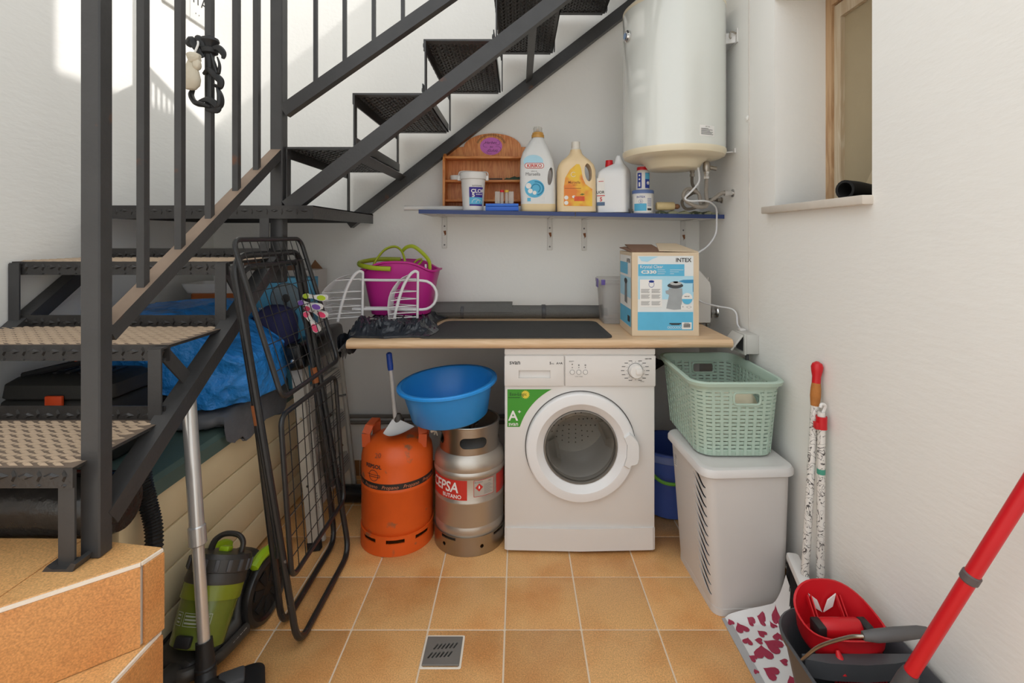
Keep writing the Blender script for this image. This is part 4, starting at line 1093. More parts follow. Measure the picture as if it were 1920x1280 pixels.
pl_ = [(-0.062, 0.030), (0.070, 0.028), (0.070, 0.108), (0.056, 0.118), (0.038, 0.132), (0.026, 0.158), (0.018, 0.205), (0.010, 0.224), (-0.004, 0.224), (-0.034, 0.198), (-0.056, 0.160), (-0.062, 0.120)]
q = MB(); poly(q, f, pl_)
YL = node_mat('sunny_print')
m_, N_, L_, b_ = YL
g_ = N_.new('ShaderNodeNewGeometry'); nz_ = N_.new('ShaderNodeTexNoise'); nz_.inputs['Scale'].default_value = 16
L_.new(g_.outputs['Position'], nz_.inputs['Vector']); mx_ = N_.new('ShaderNodeMix'); mx_.data_type = 'RGBA'
mr_ = N_.new('ShaderNodeMapRange'); mr_.inputs[1].default_value = 0.4; mr_.inputs[2].default_value = 0.62; L_.new(nz_.outputs['Fac'], mr_.inputs[0]); L_.new(mr_.outputs[0], mx_.inputs[0])
mx_.inputs[6].default_value = rgb(236, 192, 60); mx_.inputs[7].default_value = rgb(226, 128, 48); L_.new(mx_.outputs[2], b_.inputs['Base Color'])
LB = printed('label_print', q, m_, AB, None)
q = MB(); ringd(q, f2, -0.018, 0.176, 0.011, 0.0018, 20, a0=R(40), a1=R(330)); ell(q, f2, -0.051, 0.068, 0.0095, 0.0095); ell(q, f2, -0.051, 0.044, 0.0095, 0.0095); ell(q, f2, -0.016, 0.072, 0.008, 0.006)
printed('white_marks', q, PAPER, LB)
q = MB(); text(q, 'Marsella', 0.017, f2, -0.014, 0.134, 0.008); text(q, 'fragancia', 0.007, f2, -0.012, 0.125); quad(q, f2, -0.058, 0.018, 0.110, 0.112)
printed('lettering', q, mat('brown_ink', (150, 78, 40), 0.5), LB)
q = MB(); quad(q, f3, -0.014, 0.034, 0.052, 0.074); printed('soap_print', q, mat('orange_soap_ink', (216, 86, 44), 0.5, var=0.2, scale=60), LB, None)
q = MB(); poly(q, f3, [(0.012, 0.082), (0.022, 0.088), (0.036, 0.084), (0.024, 0.079)]); printed('leaf_print', q, mat('leaf_ink', (108, 116, 52), 0.5), LB, None)
# 3: white jerrycan with red cap
jz = shz(0.44) + 0.001; jx, jy = 0.460, 2.372
JB = thing('detergent_bottle', 'white five litre jug with red cap right of the orange label', 'bottle', (jx, jy, jz), 'detergent bottles on the shelf')
lv_ = [(0, -0.064, 0.064, 0.064, 0.016), (0.004, -0.069, 0.069, 0.069, 0.018), (0.03, -0.070, 0.070, 0.070, 0.018), (0.17, -0.070, 0.070, 0.070, 0.018), (0.195, -0.066, 0.070, 0.066, 0.02), (0.212, -0.052, 0.068, 0.055, 0.03), (0.226, -0.030, 0.058, 0.035, 0.03), (0.238, 0.000, 0.048, 0.022, 0.02), (0.256, 0.006, 0.040, 0.018, 0.018), (0.272, 0.012, 0.034, 0.016, 0.016), (0.277, 0.016, 0.029, 0.010, 0.01)]
jb = flat_bottle(lv_, 0, 0, 0); jb.xf(Matrix.Translation((jx, jy, jz)) @ Matrix.Rotation(R(-24), 4, 'Z'))
part('bottle_body', jb, mat('jug_white', (230, 230, 230), 0.32, var=0.02, sss=0.1), JB, 40)
JM = Matrix.Translation((jx, jy, jz)) @ Matrix.Rotation(R(-24), 4, 'Z')
part('cap', MB().lathe([(0.019, 0.206), (0.019, 0.232), (0.017, 0.252), (0.017, 0.256), (0.0, 0.257)], 20, (-0.024, 0, 0)).xf(JM), RED_P, JB)
fj = lambda off: (lambda x, y: JM @ Vector((-0.0702 - off, -x, y)))
q = MB(); quad(q, fj(0.0004), -0.050, 0.050, 0.035, 0.165, 0); quad(q, fj(0.0008), -0.050, 0.050, 0.035, 0.075, 1); quad(q, fj(0.0008), -0.050, 0.050, 0.078, 0.085, 2)
LB = part('label_print', q, [PAPER, BLUE_I, RED_I], JB, 0, recalc=False)
q = MB(); text(q, 'LICUADOR', 0.017, fj(0.0012), 0, 0.092, 0.02); text(q, 'PROFESIONAL', 0.011, fj(0.0012), 0, 0.14, 0.02); printed('lettering', q, INK, LB)
fj2 = lambda off: (lambda x, y: JM @ Vector((x, -0.0702 - off, y)))
q = MB(); quad(q, fj2(0.0004), -0.066, -0.028, 0.035, 0.165, 0); quad(q, fj2(0.0008), -0.066, -0.028, 0.035, 0.052, 1); quad(q, fj2(0.0008), -0.066, -0.028, 0.080, 0.084, 2); quad(q, fj2(0.0008), -0.058, -0.034, 0.148, 0.151, 2)
LB = part('label_print', q, [PAPER, mat('slate_print', (86, 110, 140), 0.5), RED_I], JB, 0, recalc=False)
q = MB(); text(q, 'UOR', 0.018, fj2(0.0012), -0.049, 0.092, 0.02); printed('lettering', q, INK, LB)
q = MB(); text(q, '5', 0.026, fj2(0.0012), -0.046, 0.056, 0.03); printed('number', q, RED_I, LB)

# stacked pool chemicals: jar with bottle on top
pz = shz(0.60) + 0.001; pc = (0.590, 2.340, pz)
PJ = thing('chemical_jar', 'small white jar with blue print below the red-capped bottle', 'jar', pc)
part('jar_body', MB().lathe([(0.047, 0), (0.049, 0.003), (0.049, 0.094), (0.047, 0.098)], 36, pc), WHITE_P, PJ)
part('lid', MB().lathe([(0.0505, 0.094), (0.0505, 0.107), (0.048, 0.110), (0.0, 0.110)], 36, pc), mat('slate_blue_lid', (98, 120, 170), 0.4), PJ)
cm = cyl_map(pc, 0.049, R(-16), pz); q = MB()
quad(q, cm, -0.042, 0.046, 0.006, 0.088, n=12, m=0); q2 = cyl_map(pc, 0.049, R(-16), pz, 0.0011); quad(q, q2, -0.042, 0.018, 0.012, 0.046, n=10, m=1); quad(q, q2, 0.022, 0.044, 0.014, 0.024, n=4, m=2)
LB = part('label_print', q, [PAPER, CYAN_I, INK], PJ, 0, recalc=False)
q3 = cyl_map(pc, 0.049, R(-16), pz, 0.0016); q = MB(); text(q, 'INTEX', 0.014, q3, -0.008, 0.072, 0.01); text(q, '2', 0.012, q3, -0.008, 0.052, 0.02); ringd(q, q3, -0.008, 0.056, 0.009, 0.001)
for k in range(8): quad(q, q3, 0.022, 0.043, 0.034 + 0.005 * k, 0.0355 + 0.005 * k, n=3)
printed('lettering', q, BLUE_I, LB)
pc2 = (0.588, 2.334, pz + 0.1105)
PB = thing('chemical_bottle', 'white bottle with red cap standing on the small jar', 'bottle', pc2)
part('bottle_body', MB().lathe([(0.030, 0), (0.0315, 0.003), (0.0315, 0.082), (0.029, 0.089), (0.025, 0.092), (0.025, 0.096)], 32, pc2), WHITE_P, PB)
part('cap', MB().lathe([(0.0275, 0.094), (0.0275, 0.107), (0.026, 0.109), (0.0, 0.109)], 30, pc2), RED_P, PB)
cm = cyl_map(pc2, 0.0315, R(-15), pc2[2]); q = MB(); quad(q, cm, -0.026, -0.005, 0.008, 0.080, n=5, m=0); quad(q, cm, 0.011, 0.038, 0.008, 0.080, n=7, m=0); quad(q, cyl_map(pc2, 0.0315, R(-15), pc2[2], 0.001), 0.011, 0.038, 0.050, 0.078, n=7, m=1)
LB = part('label_print', q, [BLUE_I, CYAN_I], PB, 0, recalc=False)
cm = cyl_map(pc2, 0.0315, R(-15), pc2[2], 0.0014); q = MB()
for y_ in (0.068, 0.050): disc(q, cm, -0.015, y_, 0.0042, 10)
disc(q, cm, 0.026, 0.032, 0.008, 12); quad(q, cm, -0.019, -0.011, 0.016, 0.036)
printed('white_marks', q, PAPER, LB)
# paper roll, camouflage cloth, wire
rz1 = shz(0.72) + 0.001
cc = MB(); rs = []
for i in range(25):
    x = 0.655 + 0.275 * i / 24; hh = 0.012 + 0.004 * math.sin(i * 1.3) + 0.002 * math.sin(i * 3.1); zz = shz(x) + 0.001
    rs.append([Vector((x, 2.295, zz)), Vector((x, 2.36, zz)), Vector((x, 2.358, zz + hh)), Vector((x, 2.325, zz + hh * 1.1)), Vector((x, 2.296, zz + hh * 0.8))])
cc.rings(rs)
solo('folded_cloth', 'folded green camouflage cloth at the right end of the shelf', 'cloth', cc, mat('camouflage', (150, 150, 122), 0.9, var=0.1, spots=((66, 74, 56), 38, 0.52), bump=0.2))
CR = thing('paper_roll', 'small cream roll with brown knob lying on the camouflage cloth', 'roll', (0.69, 2.33, rz1 + 0.016))
part('roll', MB().lathe([(0.017, 0), (0.0195, 0.004), (0.0195, 0.080), (0.017, 0.084)], 20).xf(Matrix.Translation((0.650, 2.328, rz1 + 0.0375)) @ Matrix.Rotation(R(90), 4, 'Y')), mat('cream_paper', (212, 190, 142), 0.7, var=0.12, scale=40), CR)
part('knob', MB().lathe([(0.010, 0), (0.012, 0.006), (0.012, 0.018), (0.006, 0.026), (0.0, 0.027)], 16).xf(Matrix.Translation((0.7342, 2.328, rz1 + 0.036)) @ Matrix.Rotation(R(90), 4, 'Y')), mat('brown_wood_knob', (138, 94, 62), 0.5), CR)
q = MB(); rr_ = random.Random(3)
pts = [(0.533 + 0.012 * math.cos(k * 1.9) + 0.004 * rr_.random(), 2.335 + 0.012 * math.sin(k * 2.3), shz(0.533) + 0.006 + 0.018 * abs(math.sin(k * 0.9))) for k in range(12)]
q.tube(smooth_path(pts, 4), 0.0022, 6); solo('wire_coil', 'small tangle of wire between white jug and blue jar', 'wire', q, STEEL)

# ------------------------------------------------------------------ things on the worktop
def ctz(x): return CZ + (x - CXa) * 0.003
# flat black mat
bm_ = MB(); zc = ctz(0.0) + 0.0022
pts = [(-0.405, 1.972), (0.380, 1.968), (0.365, 2.345), (-0.345, 2.36)]
def rpoly(pts, r, n=5):
    return [(p.x, p.y) for p in corner_loop([(a, b, 0) for a, b in pts], r, n)]
pl_ = rpoly(pts, 0.04)
bm_.rings([[Vector((a, b, ctz(a) + 0.0006)) for a, b in pl_], [Vector((a, b, ctz(a) + 0.0056)) for a, b in pl_], [Vector((a, b, ctz(a) + 0.0066)) for a, b in inset(pl_, 0.008)]])
solo('flat_mat', 'black rubber mat lying flat on the worktop', 'mat', bm_, mat('black_rubber_mat', (58, 57, 56), 0.75, var=0.12, scale=5, bump=0.15, bscale=260))
# rolled mat behind it
RM = thing('rolled_mat', 'rolled dark grey exercise mat lying behind the flat black mat', 'mat', (0.0, 2.46, ctz(0)))
MATG = mat('grey_foam', (100, 99, 96), 0.8, var=0.1, scale=10, bump=0.3, bscale=160)
def spiral(x, r, ry=1.0, zb=0.0):
    out = []; n = 56
    for i in range(n):
        t = i / (n - 1); a = 2 * math.pi * 2.2 * t; q = r * (1 - 0.55 * t)
        out.append(Vector((x, 2.462 + q * math.cos(a), ctz(x) + zb + 0.031 + q * 0.85 * math.sin(a))))
    return out
q = MB(); q.lathe([(0.0345, 0.0), (0.036, 0.01), (0.037, 0.2), (0.036, 0.5), (0.038, 0.62), (0.036, 0.80), (0.033, 0.815)], 26, sy=0.86)
q.xf(Matrix.Translation((-0.400, 2.462, ctz(0) + 0.0335)) @ Matrix.Rotation(R(90), 4, 'Y') @ Matrix.Rotation(R(90), 4, 'Z'))
part('roll', q, MATG, RM)
q = MB(); q.rings([[Vector((x, y, ctz(x) + z)) for y, z in ((2.425, 0.034), (2.45, 0.068), (2.49, 0.0735), (2.52, 0.071), (2.522, 0.076), (2.49, 0.079), (2.448, 0.074), (2.421, 0.036))] for x in (-0.43, -0.2, -0.03)])
part('loose_end', q, MATG, RM)
for x, w in ((-0.285, 0.016), (0.115, 0.020), (0.405, 0.016)):
    q = MB().lathe([(0.0375, 0), (0.0395, 0.002), (0.0395, w - 0.002), (0.0375, w)], 26, sy=0.86, cap=False)
    q.xf(Matrix.Translation((x, 2.462, ctz(0) + 0.0345)) @ Matrix.Rotation(R(90), 4, 'Y') @ Matrix.Rotation(R(90), 4, 'Z'))
    part('strap', q, GREY_P, RM)
part('roll_core', MB().lathe([(0.020, 0), (0.020, 0.03), (0.0, 0.031)], 18).xf(Matrix.Translation((0.413, 2.462, ctz(0.4) + 0.031)) @ Matrix.Rotation(R(90), 4, 'Y')), MATG, RM)

# pump carton
IX0, IX1, IY0, IY1, IH = 0.4625, 0.7345, 2.010, 2.250, 0.340
iz = ctz(0.6) + 0.001
IB = thing('pump_carton', 'open cardboard carton of a pool filter pump on the worktop', 'carton', (0.6, 2.13, iz))
CARD = mat('beige_card', (214, 194, 166), 0.7, var=0.05, scale=8)
CARDB = mat('brown_card', (122, 92, 74), 0.85, var=0.1, scale=10)
q = MB(); t_ = 0.004
q.box(IX0, IX1, IY0, IY0 + t_, iz, iz + IH); q.box(IX0, IX1, IY1 - t_, IY1, iz, iz + IH); q.box(IX0, IX0 + t_, IY0 + t_, IY1 - t_, iz, iz + IH); q.box(IX1 - t_, IX1, IY0 + t_, IY1 - t_, iz, iz + IH); q.box(IX0 + t_, IX1 - t_, IY0 + t_, IY1 - t_, iz, iz + t_)
part('carton_walls', q, CARD, IB, 0)
def flap(pts, m_, th=0.003):
    q = MB(); n = Vector((0, 0, th)); P_ = [Vector(p) for p in pts]
    q.rings([P_, [p + n for p in P_]]); return part('flap', q, m_, IB, 0)
zt_ = iz + IH + 0.0005
flap([(IX0 + 0.004, IY0 + 0.006, zt_), (IX0 + 0.13, IY0 + 0.006, zt_ + 0.001), (IX0 + 0.125, IY1 - 0.07, zt_ + 0.026), (IX0 + 0.02, IY1 - 0.01, zt_ + 0.026)], CARDB)
flap([(IX0 + 0.11, IY0 + 0.002, zt_ + 0.0045), (IX1 - 0.002, IY0 + 0.002, zt_ + 0.0005), (IX1 - 0.02, IY1 - 0.012, zt_ + 0.030), (IX0 + 0.16, IY1 - 0.012, zt_ + 0.031)], CARD)
flap([(IX0 - 0.002, IY0 + 0.01, zt_), (IX0 + 0.02, IY0 + 0.01, zt_ + 0.004), (IX0 + 0.02, IY1 - 0.02, zt_ + 0.016), (IX0 - 0.004, IY1 - 0.01, zt_ + 0.012)], CARDB)
f = plane_map((IX0, IY0, iz), off=0.0006); f2 = plane_map((IX0, IY0, iz), off=0.0012); f3 = plane_map((IX0, IY0, iz), off=0.0018); f4 = plane_map((IX0, IY0, iz), off=0.0024)
# printed face (units: metres from the lower left corner of the face)
k_ = 0.272 / 858.0     # one unit of the carton drawing
def U(x, y): return ((x - 222) * k_, IH - (y - 105) * 0.340 / 1060)
def rectU(q, ff, x0, y0, x1, y1, m=0):
    a = U(x0, y1); b = U(x1, y0); return quad(q, ff, a[0], b[0], a[1], b[1], m)
q = MB(); rectU(q, f, 295, 150, 1010, 1095)
FP = printed('printed_face', q, mat('carton_white_print', (222, 226, 226), 0.5, var=0.04), IB, None)
q = MB(); rectU(q, f2, 300, 255, 893, 405); rectU(q, f2, 295, 860, 1005, 1092); printed('blue_panels', q, CYAN_I, FP)
q = MB(); rectU(q, f2, 300, 405, 1010, 700); poly(q, f2, [U(305, 158), U(560, 158), U(480, 190), U(420, 225), U(340, 215)]); printed('water_picture', q, CYAN_L, FP)
q = MB(); rectU(q, f3, 322, 448, 606, 795); printed('white_panel', q, PAPER, FP, None)
q = MB()
for cx_ in (335, 470):
    for cy_ in (570, 640, 725):
        for k in range(5): rectU(q, f4, cx_, cy_ + 11 * k, cx_ + 115 - 9 * (k % 3), cy_ + 11 * k + 4)
printed('small_print', q, INKG, FP)
q = MB(); ell(q, f4, *U(470, 473), 0.011, 0.005); ringd(q, f4, *U(470, 510), 0.0105, 0.0015, ry=0.012); printed('filter_picture', q, BLUE_I, FP)
t = MB(); text(t, 'INTEX', 0.0235, f4, *U(880, 226), 0.012, 0, 0.95); printed('brand_lettering', t, INK, FP)
t = MB(); text(t, 'Krystal Clear', 0.0185, f4, *U(470, 305), 0.0, 0, 0.95); text(t, 'C330', 0.0175, f4, *U(435, 372), 0.04, 0, 1.6)
for k in range(3): rectU(t, f4, 548, 325 + 24 * k, 640 + 14 * (k % 2), 329 + 24 * k); rectU(t, f4, 708, 325 + 24 * k, 880 - 60 * k, 329 + 24 * k)
printed('white_lettering', t, PAPER, FP)
# picture of the pump
q = MB(); poly(q, f3, [U(690, 560), U(865, 560), U(868, 640), U(850, 825), U(760, 832), U(660, 815), U(668, 770), U(695, 650)]); poly(q, f4, [U(650, 590), U(700, 580), U(720, 650), U(690, 640), U(655, 625)])
printed('pump_picture', q, mat('grey_print', (158, 162, 164), 0.5, var=0.12, scale=30), FP)
q = MB(); ell(q, f4, *U(775, 525), 0.032, 0.0115); printed('pump_lid_picture', q, mat('dark_grey_print', (66, 68, 72), 0.5), FP, None)
f5 = plane_map((IX0, IY0, iz), off=0.003)
q = MB(); ell(q, f5, *U(780, 497), 0.024, 0.008); ell(q, f5, *U(780, 482), 0.010, 0.004); printed('pump_cap_picture', q, mat('light_grey_print', (178, 180, 180), 0.5), FP, None)
q = MB(); poly(q, f3, [U(820, 470), U(880, 452), U(1008, 450), U(1008, 495), U(900, 495)]); rectU(q, f3, 1000, 500, 1008, 605); printed('pool_picture', q, mat('pool_blue_ink', (58, 140, 186), 0.5), FP)
q = MB(); disc(q, f4, *U(927, 685), 0.0215, 24); printed('badge', q, PAPER, FP, None)
q = MB(); poly(q, f5, [U(927 + 66 * math.cos(R(a)), 695 - 66 * math.sin(R(a))) for a in range(180, 361, 15)]); printed('badge_wave', q, CYAN_I, FP, None)
q = MB(); text(q, 'EASY SET', 0.0052, f5, *U(925, 668), 0.03); rectU(q, f5, 870, 785, 876, 802); ringd(q, f5, *U(950, 797), 0.009, 0.0012, ry=0.004); rectU(q, f5, 700, 1000, 850, 1014); rectU(q, f5, 720, 1016, 830, 1024); printed('dark_marks', q, INK, FP)
q = MB(); rectU(q, f4, 848, 768, 1000, 835); rectU(q, f4, 860, 990, 985, 1078)
for k in range(6): ringd(q, f4, *U(690 + 30 * k, 1055), 0.0042, 0.001, 10)
printed('white_marks', q, PAPER, FP)
q = MB()
for k in range(14): rectU(q, f5, 880 + 6.4 * k, 1008, 883 + 6.4 * k + (k % 3), 1056)
rectU(q, f5, 890, 998, 950, 1002)
printed('barcode', q, INK, FP)
# left side of the carton
def fl(off): return lambda x, y: Vector((IX0 - off, IY1 - x, iz + y))
q = MB(); quad(q, fl(0.0006), 0.012, 0.222, 0.03, 0.325, 0); quad(q, fl(0.0010), 0.012, 0.165, 0.245, 0.295, 1); quad(q, fl(0.0010), 0.012, 0.222, 0.032, 0.105, 1); quad(q, fl(0.0010), 0.012, 0.222, 0.15, 0.235, 2)
LP = part('printed_side', q, [PAPER, CYAN_I, CYAN_L], IB, 0, recalc=False)
q = MB(); poly(q, fl(0.0014), [(0.105, 0.125), (0.155, 0.12), (0.150, 0.215), (0.110, 0.215)]); printed('pump_picture', q, INKG, LP, None)
q = MB(); ell(q, fl(0.0018), 0.130, 0.216, 0.030, 0.012); quad(q, fl(0.0018), 0.165, 0.205, 0.05, 0.075); printed('dark_marks', q, INK, LP)
q = MB(); text(q, 'INTEX', 0.024, fl(0.0018), 0.180, 0.296, 0.012); printed('brand_lettering', q, INK, LP)

# clear storage box with purple clip
PC = thing('storage_box', 'clear plastic storage box with purple clip behind the pump carton', 'box', (0.48, 2.35, ctz(0.48)))
CLR2 = clear_mat('cloudy_plastic', (226, 223, 220), 0.24, 0.2)
zb_ = ctz(0.48) + 0.001
q = MB(); q.rings([[Vector((a, b, zb_ + z)) for a, b in rrect(0.385 + d, 0.60 - d, 2.275 + d, 2.44 - d, 0.02)] for z, d in ((0, 0.010), (0.19, 0.0), (0.19, 0.003), (0.003, 0.013))], cap=False)
q.rings([[Vector((a, b, zb_ + 0.002)) for a, b in rrect(0.396, 0.589, 2.286, 2.43, 0.02)], [Vector((a, b, zb_ + 0.004)) for a, b in rrect(0.396, 0.589, 2.286, 2.43, 0.02)]])
part('tub', q, CLR2, PC)
part('lid', MB().rings([[Vector((a, b, zb_ + z)) for a, b in rrect(0.378 + d, 0.607 - d, 2.268 + d, 2.447 - d, 0.02)] for z, d in ((0.188, 0.0), (0.204, 0.0), (0.209, 0.006), (0.209, 0.02))]), CLR2, PC)
part('clip', MB().rbox(0.3735, 0.3775, 2.33, 2.385, zb_ + 0.165, zb_ + 0.206, 0.0015), mat('purple_plastic', (98, 80, 150), 0.4), PC)
part('clip', MB().rbox(0.380, 0.398, 2.2625, 2.2675, zb_ + 0.182, zb_ + 0.207, 0.0015), mat('purple_plastic_2', (98, 80, 150), 0.4), PC)

# white jerrycan behind the carton
JC = thing('jerrycan', 'white plastic canister with sloping shoulder right of the pump carton', 'canister', (0.80, 2.33, ctz(0.8)))
jz2 = ctz(0.80) + 0.001
q = MB(); pr = [(0.745, 0), (0.885, 0), (0.890, 0.006), (0.892, 0.17), (0.886, 0.195), (0.835, 0.252), (0.820, 0.262), (0.80, 0.262), (0.79, 0.25), (0.745, 0.235)]
q.rings([[Vector((0.8165 + (a - 0.8165) * s_, y_, jz2 + 0.13 + (b - 0.13) * s_)) for a, b in pr] for y_, s_ in ((2.275, 0.94), (2.288, 1.0), (2.352, 1.0), (2.365, 0.94))])
part('can_body', q, mat('canister_white', (216, 212, 206), 0.4, var=0.03), JC, 40)
part('cap', MB().lathe([(0.018, 0), (0.018, 0.022), (0.0, 0.023)], 18, (0.77, 2.32, jz2 + 0.244)), WHITE_P, JC)

# black refuse bag under the rack and the bucket
GB = MB(); rb_ = random.Random(8); nu, nv = 96, 64
def bagz(u, v):
    p = Vector((u * 5, v * 4, 3.7))
    w = Vector((noise.noise(p * 1.7), noise.noise(p * 1.9 + Vector((5, 1, 2))), 0)) * 0.8
    return 0.4 * noise.noise(p) + 0.65 * (0.6 - 2 * abs(noise.noise((p + w) * 1.3))) + 0.40 * (0.6 - 2 * abs(noise.noise((p + w) * 2.9))) + 0.18 * (0.6 - 2 * abs(noise.noise((p + w) * 6.5)))
top = []; bot = []
for j in range(nv + 1):
    v = j / nv; rt = []; rb2 = []
    for i in range(nu + 1):
        u = i / nu
        x = -0.735 + 0.375 * u + 0.02 * math.sin(v * 7) * (u > 0.5) - 0.015 * (1 - u) * math.sin(5 * v)
        y = 1.985 + 0.495 * v + 0.022 * (1 - v) * noise.noise(Vector((u * 6, 1.3, 0))) + 0.012 * math.sin(9 * u)
        edge = min(1, min(u, 1 - u) * 6) * min(1, min(v, 1 - v) * 8)
        z0_ = ctz(x) + 0.0015
        if x < CXa: z0_ -= 1.15 * (CXa - x)
        b = bagz(u, v)
        hgt = 0.008 + edge * (0.032 + 0.040 * b)
        if v > 0.42 and u > 0.12: hgt = min(hgt, 0.040)
        rt.append(Vector((x, y, z0_ + max(0.006, hgt)))); rb2.append(Vector((x, y, z0_)))
    top.append(rt); bot.append(rb2)
GB.rings(top, closed=False, cap=False)
GB.rings([list(reversed(r)) for r in bot], closed=False, cap=False)
loop_t = top[0] + [r[-1] for r in top[1:]] + list(reversed(top[-1][:-1])) + [r[0] for r in reversed(top[1:-1])]
loop_b = bot[0] + [r[-1] for r in bot[1:]] + list(reversed(bot[-1][:-1])) + [r[0] for r in reversed(bot[1:-1])]
GB.rings([loop_t, loop_b], cap=False)
BAGM = mat('black_bag_plastic', (46, 49, 55), 0.18, var=0.3, scale=12, bump=0.5, bscale=38)
BG = solo('refuse_bag', 'crumpled black plastic bag spread over the left end of the worktop', 'bag', GB, BAGM, smooth=75)
fl_ = MB(); n_ = 20; rs = []
for j in range(7):
    v = j / 6; rs.append([Vector((-0.745 + 0.012 * math.sin(6 * i / n_ + v * 2) - 0.03 * v * (1 - v), 2.03 + 0.30 * i / n_, 0.845 - 0.105 * v * (0.72 + 0.28 * math.sin(2.2 * i / n_ + 0.6)) + 0.01 * math.sin(i * 0.9))) for i in range(n_ + 1)])
fl_.rings(rs, closed=False, cap=False); fl2 = MB().merge(fl_); fl2.v = [p + Vector((0.012, 0.0, 0.004)) for p in fl2.v]; fl_.merge(fl2)
part('hanging_edge', fl_, BAGM, BG, 75)
solo('printed_leaflet', 'small printed leaflet lying on the black plastic bag', 'leaflet', MB().prism([(-0.655, 2.13), (-0.53, 2.14), (-0.50, 2.19), (-0.63, 2.185)], 0.902, 0.9035), mat('leaflet', (176, 168, 162), 0.6, spots=((90, 80, 80), 60, 0.6)))

# magenta bucket with twin green handles
MAG = mat('magenta_plastic', (196, 40, 140), 0.4, var=0.05)
LIME = mat('lime_plastic', (168, 182, 44), 0.4, var=0.05)
bx, by, bz_ = -0.560, 2.375, 0.8925
MBK = thing('mop_bucket', 'magenta plastic bucket with two lime green handles on the worktop', 'bucket', (bx, by, bz_), 'buckets')
def oval(rx, ry, z, n=40, dip=0.0):
    out = []
    for i in range(n):
        a = 2 * math.pi * i / n; c, s_ = math.cos(a), math.sin(a); e = 0.62
        x = math.copysign(abs(c) ** e, c) * rx; y = math.copysign(abs(s_) ** e, s_) * ry
        zz = z + dip * (0.020 * math.cos(2 * a + math.pi) + 0.010 * math.cos(4 * a))
        out.append(Vector((bx + x, by + y, bz_ + zz)))
    return out
rs = [oval(0.128, 0.088, 0.0), oval(0.136, 0.095, 0.004), oval(0.150, 0.104, 0.07), oval(0.166, 0.114, 0.16, dip=0.3), oval(0.178, 0.120, 0.214, dip=1), oval(0.188, 0.128, 0.217, dip=1), oval(0.189, 0.129, 0.225, dip=1), oval(0.176, 0.118, 0.226, dip=1), oval(0.163, 0.111, 0.16, dip=0.3), oval(0.147, 0.101, 0.07), oval(0.132, 0.091, 0.010)]
q = MB().rings(rs); part('bucket_body', q, MAG, MBK, 50)
def han(pts, r_): return part('handle', MB().tube(smooth_path(pts, 7), r_, 10, flat=0.6), LIME, MBK)
zt2 = bz_ + 0.226
han([(bx - 0.125, by - 0.05, zt2 - 0.02), (bx - 0.118, by - 0.04, zt2 + 0.02), (bx - 0.085, by, zt2 + 0.075), (bx - 0.04, by + 0.01, zt2 + 0.092), (bx - 0.005, by, zt2 + 0.075), (bx + 0.02, by - 0.03, zt2 + 0.03), (bx + 0.022, by - 0.045, zt2 - 0.03)], 0.009)
han([(bx - 0.005, by + 0.03, zt2 + 0.07), (bx + 0.02, by + 0.02, zt2 + 0.09), (bx + 0.055, by + 0.01, zt2 + 0.092), (bx + 0.10, by, zt2 + 0.06), (bx + 0.135, by - 0.02, zt2 + 0.02), (bx + 0.140, by - 0.04, zt2 - 0.03)], 0.009)
q = MB().tube(smooth_path([(bx - 0.02, by - 0.132, zt2 - 0.006), (bx - 0.10, by - 0.128, zt2 - 0.002), (bx - 0.165, by - 0.10, zt2 + 0.008), (bx - 0.195, by - 0.03, zt2 + 0.016), (bx - 0.18, by + 0.05, zt2 + 0.022), (bx - 0.12, by + 0.09, zt2 + 0.028), (bx - 0.03, by + 0.10, zt2 + 0.026)], 6), 0.011, 10, flat=0.8)
part('lime_rim', q, LIME, MBK)
part('lime_clip', MB().tube(smooth_path([(bx + 0.055, by + 0.02, zt2 + 0.015), (bx + 0.075, by + 0.02, zt2 + 0.03), (bx + 0.095, by + 0.02, zt2 + 0.028), (bx + 0.06, by + 0.02, zt2 - 0.01), (bx + 0.055, by + 0.02, zt2 + 0.015)], 3), 0.0045, 6), LIME, MBK)
for dx in (-0.112, -0.085): part('white_hinge', MB().tube([(bx + dx, by - 0.05, zt2 - 0.03), (bx + dx, by - 0.05, zt2 + 0.012)], 0.005, 8), WHITE_P, MBK)
part('white_hinge', MB().tube([(bx + 0.124, by - 0.052, zt2 - 0.03), (bx + 0.122, by - 0.045, zt2 + 0.01)], 0.005, 8), WHITE_P, MBK)

